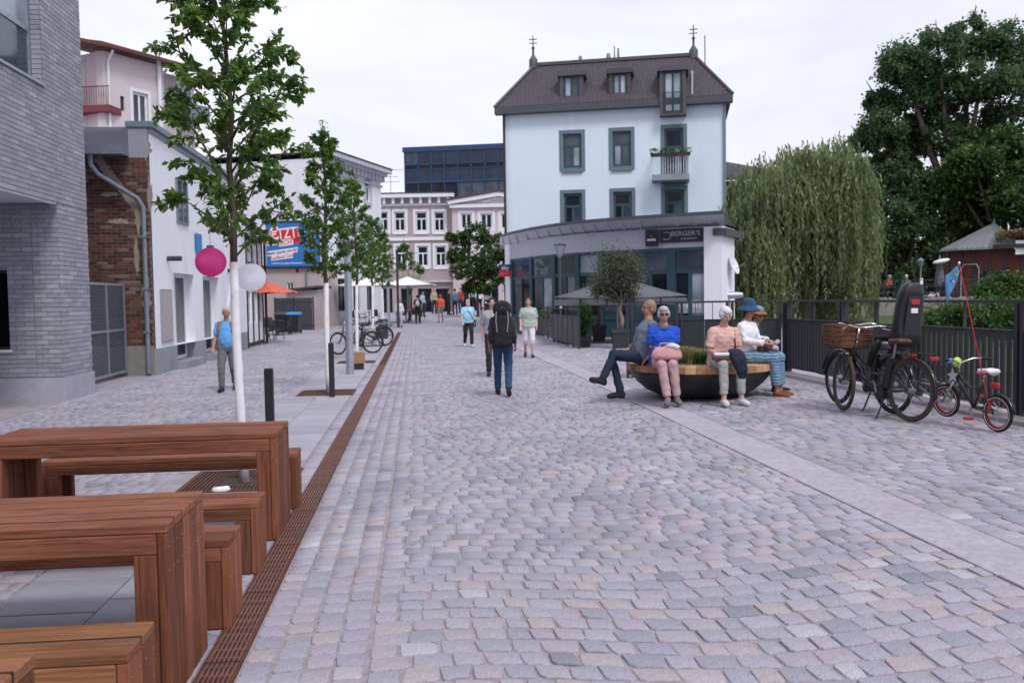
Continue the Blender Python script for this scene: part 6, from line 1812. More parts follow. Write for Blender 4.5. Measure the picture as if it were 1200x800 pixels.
    MB().path([(0.02, -0.05, 0.30), (0.2, -0.055, 0.34), (0.50, -0.055, 0.31)], [0.05, 0.04, 0.075], 8, sy=0.15).build('chain_guard', 'plastic_black', t, True)
    MB().path([(0.36, 0.05, 0.22), (0.33, 0.16, 0.02), (0.30, 0.2, 0.01)], 0.011, 6).path([(0.36, -0.05, 0.22), (0.33, -0.16, 0.02), (0.30, -0.2, 0.01)], 0.011, 6).build('kickstand', 'plastic_black', t)
    if basket:
        b = MB(); bw, bl, bh = 0.20, 0.15, 0.24
        bx, bz = 1.08, 0.80
        wv = MB()
        for k in range(9):
            z = bz + bh * k / 8; e = 1 + 0.12 * k / 8; o_ = 0.006 if k % 2 else 0
            q = [(bx - (bl + o_) * e, -(bw + o_) * e, z), (bx + (bl + o_) * e, -(bw + o_) * e, z), (bx + (bl + o_) * e, (bw + o_) * e, z), (bx - (bl + o_) * e, (bw + o_) * e, z), (bx - (bl + o_) * e, -(bw + o_) * e, z)]
            wv.path(q, 0.016, 6)
        wv.box(bx - bl, bx + bl, -bw, bw, bz - 0.01, bz + 0.01)
        bk = wv.build('basket', 'wicker', t, True)
        cn = MB()
        for sx in (-1, 0, 1):
            for sy in (-1, 1): cn.path([(bx + sx * bl, sy * bw, bz), (bx + sx * bl * 1.13, sy * bw * 1.13, bz + bh + 0.01)], 0.012, 6)
        cn.path([(bx - bl * 1.14, -bw * 1.14, bz + bh + 0.015), (bx + bl * 1.14, -bw * 1.14, bz + bh + 0.015), (bx + bl * 1.14, bw * 1.14, bz + bh + 0.015), (bx - bl * 1.14, bw * 1.14, bz + bh + 0.015), (bx - bl * 1.14, -bw * 1.14, bz + bh + 0.015)], 0.02, 6)
        cn.build('basket_rim', 'wicker', bk, True)
        MB().path([(0.98, -0.15, 0.78), (0.97, -0.15, 0.99), (0.96, -0.1, 1.0), (0.96, 0.1, 1.0), (0.97, 0.15, 0.99), (0.98, 0.15, 0.78), (1.2, 0.15, 0.77), (1.2, -0.15, 0.77), (0.98, -0.15, 0.78)], 0.008, 6).build('basket_carrier', 'plastic_black', t)
        MB().path([(0.99, 0, 0.72), (1.04, 0, 0.73)], [0.03, 0.045], 10).build('headlight', 'chrome', t)
    if seat_child:
        cs = MB(); vs = []; fs = []
        prof = [(0.80, 0.13, 0.10), (0.86, 0.17, 0.13), (0.98, 0.175, 0.10), (1.12, 0.17, 0.075), (1.28, 0.165, 0.075), (1.42, 0.15, 0.085), (1.52, 0.12, 0.08), (1.56, 0.06, 0.05)]
        n_ = 16
        for z, w, d in prof:
            x = -0.16 - (z - 0.8) * 0.16
            for j in range(n_):
                a = 2 * math.pi * j / n_
                ca, sa = math.cos(a), math.sin(a)
                vs.append((x + d * math.copysign(abs(ca) ** 0.6, ca), w * math.copysign(abs(sa) ** 0.6, sa), z))
        fs = [(i * n_ + j, i * n_ + (j + 1) % n_, (i + 1) * n_ + (j + 1) % n_, (i + 1) * n_ + j) for i in range(len(prof) - 1) for j in range(n_)] + [tuple(range(n_ - 1, -1, -1)), tuple((len(prof) - 1) * n_ + j for j in range(n_))]
        c_ = cs.add(vs, fs).build('child_seat', 'plastic_black', t, True)
        MB().slab([(-0.272, -0.10, 0.94), (-0.272, 0.10, 0.94), (-0.328, 0.085, 1.40), (-0.328, -0.085, 1.40)], (-0.02, 0, 0)).build('seat_back_panel', 'anthracite', c_)
        MB().bbox(-0.352, -0.330, -0.055, 0.055, 1.30, 1.36, 0.006).build('reflector', 'paint_red', c_)
        MB().bbox(-0.342, -0.320, -0.045, 0.045, 1.20, 1.26, 0.006).build('badge', 'sign_white', c_)
        MB().path([(0.1, 0.12, 0.86), (0.22, 0.13, 0.72), (0.30, 0.13, 0.55)], [0.06, 0.05, 0.04], 8, sy=0.6).path([(0.1, -0.12, 0.86), (0.22, -0.13, 0.72), (0.30, -0.13, 0.55)], [0.06, 0.05, 0.04], 8, sy=0.6).build('leg_shields', 'plastic_black', c_, True)
        MB().bbox(-0.22, 0.12, -0.12, 0.12, 0.80, 0.86, 0.02).build('seat_base', 'alloy', c_)
        MB().path([(0.28, 0, 0.62), (0.18, 0, 0.74), (0.02, 0, 0.82)], 0.012, 6).build('mount', 'alloy', c_)
    return t
pr_ = PD(1066, 487, 10.05); pf_ = PD(990, 478, 11.05)
hd_ = math.atan2(pf_.y - pr_.y, pf_.x - pr_.x)
ebike((pr_.x, pr_.y, gz(pr_.x, pr_.y) + 0.015), hd_, 'black bicycle with wicker basket and brown saddle, parked by the fence', True, False, R(-20), 'leather_brown', None, 0.05)
ebike((pr_.x + 0.14, pr_.y + 0.62, gz(pr_.x + 0.2, pr_.y) + 0.015), hd_ - R(6), 'black bicycle with a child seat standing next to the fence', False, True, R(-6), 'rubber', None, 0.03)
# child's bicycle on its tow bar
pr_ = PD(1169, 498, 9.15); pf_ = PD(1106, 478, 9.85)
hk = math.atan2(pf_.y - pr_.y, pf_.x - pr_.x)
t = thing('child_bicycle', "small child's bicycle with red rims towed behind the bicycles", 'bicycle', (pr_.x, pr_.y, gz(pr_.x, pr_.y) + 0.015), hk)
WB, r_ = 0.70, 0.190
wheel(t, 0, r_, 0.020, 'rubber', 'paint_red', wall='trim_white'); wheel(t, WB, r_ * 0.95, 0.019, 'rubber', 'paint_red', R(4), r_ + 0.06, 'trim_white')
for x, z, a0, a1 in ((0, r_, 30, 170), (WB, r_ + 0.06, 20, 160)):
    vs = []; fs = []
    for q in arc(x, z, r_ + 0.02, a0, a1, 12): vs += [(q[0], -0.025, q[2]), (q[0], 0.025, q[2])]
    mg = MB().add(vs, [(k * 2, k * 2 + 1, k * 2 + 3, k * 2 + 2) for k in range(11)]).build('mudguard', 'paint_black', t, True); mg.modifiers.new('s', 'SOLIDIFY').thickness = 0.003
f = MB().path([(0.31, 0, 0.22), (0.56, 0, 0.52)], 0.018, 8).path([(0.55, 0, 0.47), (0.52, 0, 0.60)], 0.018, 8).path([(0.31, 0, 0.22), (0.19, 0, 0.50)], 0.014, 8).path([(0.53, 0, 0.54), (0.36, 0, 0.42), (0.22, 0, 0.42)], 0.013, 8)
for s in (-1, 1): f.path([(0.31, s * 0.03, 0.22), (0, s * 0.05, r_)], 0.009, 6).path([(0.20, s * 0.015, 0.42), (0, s * 0.05, r_)], 0.008, 6)
f.build('frame', 'paint_black', t, True)
f = MB()
for s in (-1, 1): f.path([(0.56, s * 0.035, 0.47), (WB, s * 0.045, r_ + 0.06)], 0.011, 6)
f.build('fork', 'alloy', t, True)
MB().path([(0.52, 0, 0.6), (0.51, 0, 0.68)], 0.012, 8).path([(0.42, -0.24, 0.72), (0.48, -0.14, 0.72), (0.51, 0, 0.67), (0.48, 0.14, 0.72), (0.42, 0.24, 0.72)], 0.011, 8).build('handlebar', 'chrome', t, True)
for s in (-1, 1): MB().path([(0.43, s * 0.225, 0.72), (0.37, s * 0.30, 0.715)], 0.016, 8).build('grip', 'rubber', t)
MB().ball((0.55, 0.0, 0.68), 0.035, 0.055, 0.055, 10, 8).build('bell', 'lime', t, True)
MB().bbox(0.56, 0.585, 0.05, 0.12, 0.67, 0.72, 0.006).build('horn', 'bin_blue', t)
st = [(0.08 * (1 if k % 2 == 0 else 0.42) * math.sin(math.pi * k / 5), 0.08 * (1 if k % 2 == 0 else 0.42) * math.cos(math.pi * k / 5)) for k in range(10)]
MB().slab([(0.50, 0.10 + a, 0.54 + b) for a, b in st], (0.01, 0, 0)).build('star_plate', 'galvanised', t)
MB().path([(0.19, 0, 0.5), (0.17, 0, 0.58)], 0.011, 8).build('seat_post', 'chrome', t)
sd_ = saddle(t, 0.15, 0.605, 'sign_white', 0.22); MB().bbox(0.08, 0.26, -0.035, 0.035, 0.575, 0.59, 0.005).build('saddle_base', 'paint_red', sd_)
MB().bbox(-0.02, 0.09, -0.02, 0.02, 0.44, 0.5, 0.01).build('rear_light', 'paint_red', t)
MB().path([(0.02, -0.04, 0.19), (0.16, -0.045, 0.23), (0.34, -0.045, 0.22)], [0.04, 0.03, 0.05], 8, sy=0.2).build('chain_guard', 'paint_black', t, True)
MB().path([(0.31, 0.05, 0.22), (0.28, 0.06, 0.11)], 0.009, 6).path([(0.31, -0.05, 0.22), (0.34, -0.06, 0.33)], 0.009, 6).build('crank', 'alloy', t)
for s, x, z in ((1, 0.28, 0.11), (-1, 0.34, 0.33)): MB().bbox(x - 0.04, x + 0.04, s * 0.10 - 0.035, s * 0.10 + 0.035, z - 0.012, z + 0.012, 0.004).build('pedal', 'paint_red', t)
w_ = MB().path([(0.02, 0.07, 0.2), (0.16, 0.10, 0.80), (0.36, 0.16, 1.72)], 0.0055, 6).build('flag_pole', 'paint_red', t)
fv = MB(); vs = []
for i in range(7):
    for j in range(4):
        u, v = i / 6, j / 3
        x = 0.36 + 0.012 + u * 0.13 - v * 0.02; z = 1.71 - u * 0.10 - (0.06 + 0.26 * u) * v
        vs.append((x, 0.16 + u * 0.04 + 0.012 * math.sin(u * 7 + v * 3), z))
fl = fv.add(vs, [(i * 4 + j, i * 4 + j + 1, i * 4 + j + 5, i * 4 + j + 4) for i in range(6) for j in range(3)]).build('flag', 'flag_blue', t, True); fl.modifiers.new('s', 'SOLIDIFY').thickness = 0.003
for k, (u, v, m_) in enumerate(((0.3, 0.4, 'yellow'), (0.5, 0.62, 'sign_white'), (0.65, 0.4, 'bill_red'), (0.2, 0.7, 'lime'))):
    MB().ball((0.372 + u * 0.13 - v * 0.02, 0.16 + u * 0.04 + 0.012 * math.sin(u * 7 + v * 3), 1.71 - u * 0.10 - (0.06 + 0.26 * u) * v), 0.014, 0.012, 0.014, 8, 6).build('flag_print', m_, fl)
MB().ball((0.362, 0.16, 1.73), 0.014, 0.014, 0.02, 8, 6).build('pole_tip', 'chrome', t)
tb_ = MB().path([(WB, 0.07, r_ + 0.06), (WB + 0.14, 0.10, 0.42), (WB + 0.5, 0.10, 0.44)], 0.011, 6).path([(WB, -0.07, r_ + 0.06), (WB + 0.14, -0.10, 0.42), (WB + 0.5, -0.10, 0.44)], 0.011, 6).path([(WB, 0.07, r_ + 0.06), (WB + 0.22, 0.10, 0.20), (WB + 0.55, 0.09, 0.37)], 0.010, 6).path([(WB + 0.14, -0.10, 0.42), (WB + 0.14, 0.10, 0.42)], 0.010, 6).path([(WB, -0.07, r_ + 0.06), (WB + 0.22, -0.10, 0.20), (WB + 0.55, -0.09, 0.37)], 0.010, 6)
tb_.build('tow_bar', 'alloy', t, True)
# two parked bicycles beside the footpath trees
for (px_, py_, h_, lb) in ((437, 414, R(200), 'black bicycle leaning beside the white-trunked tree behind the block seat'), (452, 405, R(215), 'black bicycle parked behind another next to the litter bin')):
    p_ = G(px_, py_)
    o = ebike(p_, h_, lb, False, False, R(25), 'rubber', 'bicycles parked along the footpath')

# ------------------------------------------------------------------ cafe furniture on the left
def cafe_chair(p, rz, label):
    t = thing('cafe_chair', label, 'chair', p, rz, 'black woven chairs of the street cafe')
    MB().bbox(-0.24, 0.24, -0.24, 0.22, 0.42, 0.46, 0.012).build('seat', 'rattan_black', t)
    MB().slab([(-0.24, 0.20, 0.46), (0.24, 0.20, 0.46), (0.22, 0.30, 0.88), (-0.22, 0.30, 0.88)], (0, 0.025, 0)).build('backrest', 'rattan_black', t)
    for s in (-1, 1):
        MB().path([(s * 0.25, -0.22, 0.0), (s * 0.25, -0.22, 0.62), (s * 0.25, -0.1, 0.66), (s * 0.25, 0.24, 0.64)], 0.018, 6).build('arm_frame', 'rattan_black', t)
        MB().path([(s * 0.23, 0.27, 0.0), (s * 0.23, 0.2, 0.45)], 0.018, 6).build('leg', 'rattan_black', t)
def cafe_table(p, label, grp, m_='plastic_black'):
    t = thing('cafe_table', label, 'table', p, 0, grp)
    MB().bbox(-0.38, 0.38, -0.38, 0.38, 0.71, 0.74, 0.008).build('table_top', m_, t)
    MB().tube((0, 0, 0.04), (0, 0, 0.71), 0.03).build('leg', 'black_metal', t)
    MB().lathe([(0.001, 0), (0.25, 0), (0.25, 0.02), (0.05, 0.05), (0.001, 0.05)], 14).build('base', 'black_metal', t)
for (px_, py_, rz, lb) in ((296, 403, 100, 'black woven cafe chair below the orange parasol, facing the wall'), (312, 400, -60, 'black woven cafe chair turned towards the street under the orange parasol'), (305, 394, 170, 'black woven cafe chair closest to the timber house wall'), (324, 398, 60, 'black woven cafe chair in front of the wheelie bins'), (334, 393, -100, 'black woven cafe chair farthest from the orange parasol'), (316, 392, 20, 'black woven cafe chair behind the cafe table')):
    cafe_chair(G(px_, py_), R(rz), lb)
cafe_table(G(303, 399), 'black square cafe table under the orange parasol', 'tables of the street cafe'); cafe_table(G(325, 393), 'black square cafe table in front of the slat screen', 'tables of the street cafe')
for k, (px_, py_) in enumerate(((385, 381), (398, 379), (412, 380), (470, 377), (482, 376), (440, 378), (425, 380), (492, 375))):
    p_ = G(px_, py_)
    cafe_chair(p_, R(40 + k * 67), ['grey cafe chair left of the cream parasols by the stucco wall', 'black cafe chair under the first cream parasol'][k % 2] if False else 'dark cafe chair of the far cafe under the cream parasols')
    for c_ in [o for o in C.objects if o.type == 'EMPTY' and o.get('category') == 'chair'][-1:]: c_['group'] = 'chairs of the far cafe'
for px_, py_ in ((391, 380), (406, 379), (476, 376), (433, 379)):
    cafe_table(G(px_, py_), 'pale cafe table of the far cafe under the cream parasols', 'tables of the far cafe', 'sign_grey')
# ------------------------------------------------------------------ far bank: terrace, pavilion, hedges
o_ = PD(950, 352, 47); ftz = Fr((o_.x, o_.y, 0), R(-8))
W_t = ftz.px(1330, 352)[0]; zT = ftz.px(1050, 350)[1]
tag(MB().box(ftz.o.x, ftz.o.x + W_t, ftz.o.y, ftz.o.y + 40, -2.5, zT).build('river_terrace', 'concrete'), kind='structure')
TY = ftz.o.y
bk_ = MB().add([(22, 33, -1.7), (70, 30, -1.7), (70, TY, 0.6), (18, TY, 0.4)], [(0, 1, 2, 3)]).build('river_bank', 'grass_bank'); tag(bk_, kind='structure')
t = thing('terrace_railing', 'thin dark railing along the far river terrace', 'railing', (ftz.o.x, TY + 0.15, zT))
n_ = 34; Lr = 20.0
for k in range(n_): MB().box(k * Lr / n_, k * Lr / n_ + 0.04, 0, 0.04, 0, 0.95).build('post', 'anthracite', t)
for z in (0.3, 0.6, 0.95): MB().box(0, Lr, -0.005, 0.045, z, z + 0.04).build('rail', 'anthracite', t)
p_ = PY(1079, 318, TY + 3)
t = thing('terrace_lamp', 'old-style street lamp on the far river terrace', 'lamp', (p_.x, p_.y, zT))
hz_ = PY(1079, 313, TY + 3).z - zT
MB().lathe([(0.08, 0), (0.08, 0.7), (0.045, 0.8), (0.04, hz_), (0.001, hz_)], 10).build('pole', 'zinc', t, 40); MB().lathe([(0.08, 0), (0.2, 0.35), (0.22, 0.37), (0.05, 0.5), (0.001, 0.55)], 6, (0, 0, hz_)).build('lamp_head', 'zinc', t)
MB().box(-0.09, 0.09, -0.10, -0.085, 0.75, 1.1).build('notice', 'sign_white', t)
p_ = PY(1101, 330, TY + 3)
t = thing('folded_parasol', 'folded grey parasol on the far terrace beside the brick pavilion', 'parasol', (p_.x, p_.y, zT))
MB().path([(0, 0, 0.6), (0, 0, 0.8), (0, 0, 1.5), (0, 0, 2.2), (0, 0, 2.35)], [0.30, 0.28, 0.2, 0.09, 0.02], 10).build('canopy', 'parasol_grey', t, True); MB().tube((0, 0, 0), (0, 0, 2.4), 0.03).build('pole', 'zinc', t)
p_ = PY(1103, 306, TY + 2.6)
t = thing('awning_lamp', 'pale oval shade on the wall of the brick pavilion', 'shade', p_)
MB().ball((0, 0, 0), 0.5, 0.3, 0.12, 14, 8).build('shade', 'trim_white', t, True).rotation_euler = (0, R(-12), 0); MB().tube((0.2, 0, 0), (0.6, 0.6, -0.1), 0.025).build('arm', 'zinc', t)
# brick pavilion: eight-sided brick body with a metal tent roof, and a wing with planted roof
YP = TY + 7.0
q_ = PD(1111, 330, 57); fpv = Fr((q_.x, q_.y, zT), R(-31)); YP = q_.y
pv = fpv.root('brick_pavilion', 'low red brick pavilion with pointed metal roof beyond the river', 'building')
def fz(py, px_=1150): return fpv.px(px_, py)[1]
zE = fz(293)
xL, xM, xR = 0.0, fpv.px(1141, 330)[0], fpv.px(1265, 330)[0]
plan = [(xL - 0.4, 2.2), (xL, 0.9), (xL + 0.7, 0.0), (xM, -0.3), (xM + 2.6, -1.0), (xR, -1.6)]
for i, (a, b) in enumerate(zip(plan[:-1], plan[1:])):
    d = Vector((b[0] - a[0], b[1] - a[1], 0)); L_ = d.length; th = math.atan2(d.y, d.x)
    w_ = MB().box(0.0, L_, 0.06, 0.3, 0, zE).build('brick_panel', 'far_brick', pv)
    w_.location = (a[0], a[1], 0); w_.rotation_euler = (0, 0, th)
    for x in ([0] if i < 3 else np.linspace(0, L_, 4 if i == 3 else 6)[:-1]): MB().box(x - 0.07, x + 0.07, 0.0, 0.061, 0, zE).build('post', 'anthracite', w_)
    if i >= 3:
        for k in range(2 if i == 3 else 3):
            x = 0.25 + k * (0.85 if i == 3 else 1.6)
            window(w_, (x, x + (0.5 if i == 3 else 1.2), 0.35, zE - (1.3 if i == 3 else 1.2)), 'anthracite' if i == 3 else 'trim_white', 'glass_dark', 'one', -0.005, 0.06)
    if i == 2: MB().path([(0.1, -0.15, 0), (0.1, -0.15, 1.75), (0.25, -0.15, 2.0), (1.0, -0.15, 2.0), (1.15, -0.15, 1.75), (1.15, -0.15, 0)], 0.04, 6).build('door_rail', 'galvanised', w_)
ap = Vector((fpv.px(1165, 265, 2.5)[0], 2.5, fpv.px(1165, 264, 2.5)[1]))
base = [(xL - 0.5, 3.2), (xL - 0.4, 0.6), (xL + 0.5, -0.7), (xM + 0.4, -1.0), (xM + 2.3, -1.3), (xM + 3.2, 3.0)]
rm = MB()
for a, b in zip(base[:-1], base[1:]): rm.add([(a[0], a[1], zE), (b[0], b[1], zE), tuple(ap), tuple(ap + Vector((0, 0, 0.12))), (b[0], b[1], zE + 0.12), (a[0], a[1], zE + 0.12)], [(0, 1, 2), (5, 4, 3), (0, 5, 4, 1)])
rf = rm.build('metal_roof', 'patina_roof', pv)
sm = MB()
for a, b in zip(base[:-1], base[1:]):
    A2, B2 = Vector((*a, zE + 0.15)), Vector((*b, zE + 0.15))
    for q in np.linspace(0, 1, 6)[:-1]: sm.bar(A2.lerp(B2, q), (ap + Vector((0, 0, 0.15))).lerp(A2.lerp(B2, q), 0.06), 0.05, 0.06)
sm.build('seams', 'patina_roof', rf, kind='stuff'); MB().lathe([(0.12, 0), (0.05, 0.3), (0.001, 0.5)], 8, ap).build('roof_tip', 'zinc', rf)
MB().slab([(xM + 1.0, -1.3, zE), (xR, -2.2, zE), (xR, 8, zE + 0.4), (xM + 1.0, 8, zE + 0.4)], (0, 0, 0.25)).build('green_roof_edge', 'anthracite', pv)
sp_ = rng.uniform(size=(5000, 3)) * np.array([xR - xM - 1.2, 6.0, 0.4]) + np.array([xM + 1.2, -1.6, zE + 0.25])
sp_[:, 1] -= (sp_[:, 0] - xM) * 0.08; sp_[:, 2] += 0.5 * np.exp(-((sp_[:, 0] - xM - 3) / 3) ** 2)
V, F_, rn = leaves_np(sp_, 0.28, 5, 0.2, 0.4); np_mesh('roof_plants', V, F_, 'sedum', rn, kind='stuff', parent=pv)
x_, z_ = fpv.px(1190, 290, -1.4); p_ = fpv.o + fpv.ax * x_ + fpv.ay * -1.4 + Vector((0, 0, z_))
t = thing('pavilion_sign', 'white sign with dark script on the brick pavilion', 'sign', (p_.x, p_.y, p_.z), fpv.th); MB().box(0, 2.2, -0.05, 0.02, -0.42, 0.42).build('panel', 'sign_white', t)
d_ = MB()
for k in range(9): d_.box(0.2 + k * 0.2, 0.32 + k * 0.2, -0.056, -0.051, 0.0 if k < 4 else -0.25, 0.12 if k < 4 else -0.16)
d_.build('script', 'sign_black', t, kind='stuff')
# hedges and bushes
def bush(label, px_, py_, D, r, n_, seed, lm='leaf_shrub', size=0.11):
    p = PD(px_, py_, D)
    t = thing('bush', label, 'bush', (p.x, p.y, p.z - r[2]))
    b = MB(); rr = random.Random(seed)
    for k in range(8): b.path([(0, 0, 0), (rr.uniform(-.4, .4) * r[0], rr.uniform(-.4, .4) * r[1], r[2] * 0.8), (rr.uniform(-.8, .8) * r[0], rr.uniform(-.8, .8) * r[1], r[2] * 1.5)], [0.04, 0.025, 0.008], 5)
    b.build('stems', 'bark', t)
    V, F_, rn = leaves_np(clumped(n_, (0, 0, r[2]), r, seed, 30, 0.22, 0.7), size, seed, 0.5, 0.55); np_mesh('foliage', V, F_, lm, rn, kind='stuff', parent=t)
bush('rounded bright green bush in front of the brick pavilion', 1183, 344, 27, (1.0, 0.8, 0.55), 5000, 81)
bush('wide dark green bush behind the river fence below the pavilion', 1150, 372, 24, (1.15, 0.8, 0.6), 5000, 82)
bush('loose green bush at the foot of the river terrace behind the fence', 1105, 372, 30, (0.9, 0.7, 0.5), 3000, 83)
bush('long low green bush at the water behind the fence end', 1225, 380, 22, (1.2, 0.8, 0.7), 4000, 84)

# ------------------------------------------------------------------ willow and tall trees
def trunk_tree(name, label, base, lobes, n_per, lm, size, seed, r0, asp=0.6):
    """trunk and limbs reaching into every lobe; leaves in small clumps through each lobe"""
    t = thing(name, label, 'tree', base)
    b = Vector(base)
    tb = MB()
    topc = sum((l[0] for l in lobes), Vector()) / len(lobes) - b
    fork = Vector((topc.x * 0.3, topc.y * 0.3, topc.z * 0.45))
    tb.path([(0, 0, -0.5), (fork.x * 0.3, fork.y * 0.3, fork.z * 0.5), fork], [r0 * 1.25, r0, r0 * 0.8], 10)
    Vs, Fs, Rn, o = [], [], [], 0
    for i, (c, r_) in enumerate(lobes):
        c2 = c - b
        mid = fork.lerp(c2, 0.5) + Vector((0, 0, -0.08 * (c2 - fork).length))
        tb.path([fork, mid, c2, c2 + (c2 - mid) * 0.35], [r0 * 0.45, r0 * 0.28, r0 * 0.14, 0.02], 6)
        pts = clumped(n_per, tuple(c2), (r_, r_, r_ * 0.8), seed + i * 7, 26, 0.20, 0.55)
        V, F_, rn = leaves_np(pts, size, seed + i, 0.7, asp)
        cell = np.floor(pts / (r_ * 0.55)).astype(int); rn = ((cell * np.array([0.371, 0.619, 0.287])).sum(1) % 1) * 0.6 + rn * 0.38
        Vs.append(V); Fs.append(F_ + o); Rn.append(rn); o += len(V)
    tb.build('trunk', 'bark', t, True)
    np_mesh('crown', np.concatenate(Vs), np.concatenate(Fs), lm, np.concatenate(Rn), kind='stuff', parent=t)
    return t
def lob(lst, D, seed):
    r_ = random.Random(seed)
    return [(PD(px_, py_, D + r_.uniform(-2.5, 2.5)), rr * D / 1050) for px_, py_, rr in lst]
def gb_(px_, D): p = PD(px_, 345, D); return (p.x, p.y, 0.8)
trunk_tree('tall_tree', 'tallest dark green tree with open crown beyond the river', gb_(1120, 66), lob([(1100, 62, 36), (1140, 45, 32), (1180, 55, 36), (1060, 80, 34), (1075, 118, 34), (1035, 150, 30), (1015, 165, 20), (1110, 105, 34), (1150, 95, 34), (1190, 105, 38), (1060, 165, 30), (1100, 160, 34), (1225, 60, 40), (1230, 120, 40), (1145, 150, 36), (1030, 120, 18)], 66, 1), 4200, 'leaf_big', 0.30, 300, 0.75)
trunk_tree('broad_tree', 'broad dark tree filling the gap below the tallest tree', gb_(1060, 62), lob([(1040, 205, 32), (1075, 225, 36), (1035, 255, 36), (1070, 285, 40), (1105, 250, 40), (1110, 300, 40), (1035, 305, 34), (1140, 290, 36), (1010, 230, 24), (1015, 290, 30), (1150, 240, 40), (1075, 325, 34), (1030, 335, 26), (1000, 262, 26), (998, 310, 26), (1050, 190, 26), (1125, 330, 30), (1150, 315, 26)], 64, 2), 3600, 'leaf_big', 0.33, 400, 0.6)
trunk_tree('chestnut_tree', 'lighter green leafy tree rising behind the brick pavilion', gb_(1180, 61), lob([(1140, 190, 30), (1175, 175, 32), (1205, 190, 34), (1120, 215, 26), (1155, 225, 34), (1195, 232, 36), (1215, 255, 34), (1145, 250, 24), (1225, 210, 34)], 60, 3), 3600, 'leaf_chestnut', 0.34, 500, 0.5)
p_ = PD(560, 352, 66)
trunk_tree('plaza_tree', 'round dark green tree on the far square in front of the pink house', (p_.x, p_.y, 0.25), [(PD(px_, py_, 66 + random.uniform(-1, 1)), rr * 66 / 1050) for px_, py_, rr in ((541, 281, 13), (558, 272, 15), (577, 284, 16), (550, 300, 22), (575, 304, 21), (533, 300, 12), (560, 322, 18), (588, 300, 11), (543, 318, 14), (529, 278, 7), (580, 323, 14), (552, 336, 11), (569, 337, 11))], 750, 'leaf_chestnut', 0.24, 600, 0.10)
p_ = PD(480, 352, 62)
trunk_tree('plaza_tree', 'thin light green tree in front of the taupe house', (p_.x, p_.y, 0.2), [(PD(px_, py_, 62), rr * 62 / 1050) for px_, py_, rr in ((478, 300, 8), (486, 312, 8), (470, 312, 7), (493, 318, 5), (474, 290, 6))], 90, 'leaf_young', 0.26, 650, 0.08)
# weeping willow
wbse = PD(940, 352, 43)
wt = thing('willow_tree', 'pale green weeping willow between the blue house and the terrace', 'tree', (wbse.x, wbse.y, 0.2))
r_ = np.random.default_rng(5)
dom = [(872, 222, 22), (893, 204, 24), (915, 214, 26), (930, 200, 24), (950, 186, 26), (975, 182, 22), (993, 196, 22), (1003, 222, 16), (995, 248, 20), (868, 250, 20), (940, 228, 30), (972, 226, 28), (905, 244, 30), (950, 262, 34), (990, 275, 24), (890, 275, 26), (925, 285, 30)]
Vs, Fs, Rn, o = [], [], [], 0
limb = MB().path([(0, 0, -0.3), (0.2, 0, 1.6), (0.0, 0.2, 3.2)], [0.42, 0.34, 0.26], 10)
pts_all = []; tone = []
for i, (px_, py_, rr) in enumerate(dom):
    D = 43 + r_.uniform(-2.2, 2.2); c = np.array(PD(px_, py_ + rr * r_.uniform(0.2, 0.75), D)) - np.array(wt.location); R_ = rr * D / 1050
    limb.path([(0, 0.2, 3.0), (c[0] * 0.5, c[1] * 0.5, 4.2), (c[0], c[1], c[2])], [0.2, 0.12, 0.03], 6)
    ns = int(r_.uniform(90, 190))
    th = r_.uniform(0, 2 * np.pi, ns); ph = r_.random(ns) ** 0.5
    st = np.stack([c[0] + R_ * ph * np.cos(th), c[1] + R_ * ph * np.sin(th), c[2] + R_ * np.sqrt(np.maximum(0, 1 - ph ** 2)) * 0.9], 1)
    st += r_.normal(size=st.shape) * np.array([0.12, 0.12, 0.28])
    ln = np.minimum(r_.uniform(1.0, 4.6, ns) * r_.uniform(0.6, 1.15) + ph * 0.8, st[:, 2] - 0.2)
    outw = np.stack([np.cos(th), np.sin(th), np.zeros(ns)], 1)
    for k in range(ns):
        m_ = int(ln[k] / 0.085)
        q = np.linspace(0, 1, m_)[:, None]
        p = st[k] + outw[k] * (0.45 * np.minimum(1, q * 2.5) * (0.4 + ph[k])) + np.array([0, 0, -1.0]) * ln[k] * q + np.sin(q * 9 + k) * 0.04 * outw[k][[1, 0, 2]]
        pts_all.append(p + r_.normal(size=p.shape) * 0.045); tone.append(np.full(m_, r_.random() * 0.75))
limb.build('trunk', 'bark', wt, True)
pa = np.concatenate(pts_all)
V, F_, rn = leaves_np(pa, 0.27, 9, 0.1, 0.28, droop=(0, 0, -1.0))
np_mesh('crown', V, F_, 'leaf_willow', np.concatenate(tone) + rn * 0.24, kind='stuff', parent=wt)
# brick house glimpsed behind the restaurant
p_ = PD(856, 340, 52); fq = Fr((p_.x, p_.y, 0), R(-10))
t = fq.root('brick_house', 'red brick house with white windows glimpsed beside the restaurant', 'house')
zt = fq.px(858, 212)[1]
MB().box(-0.6, 1.6, 0, 8, 0, zt).build('wall', 'far_brick', t)
for z in (1.2, 3.6, 6.0):
    for x in (-0.1, 0.8): window(t, (x, x + 0.7, z, z + 1.4), 'trim_white', 'glass_mid', (2, 3), -0.05, 0.07)
MB().slab([(-1.0, -0.3, zt), (1.8, -0.3, zt), (2.6, 3, zt + 0.9), (-1.0, 3, zt + 1.6)], (0, 0.1, 0.2)).build('roof', 'dark_roof', t)
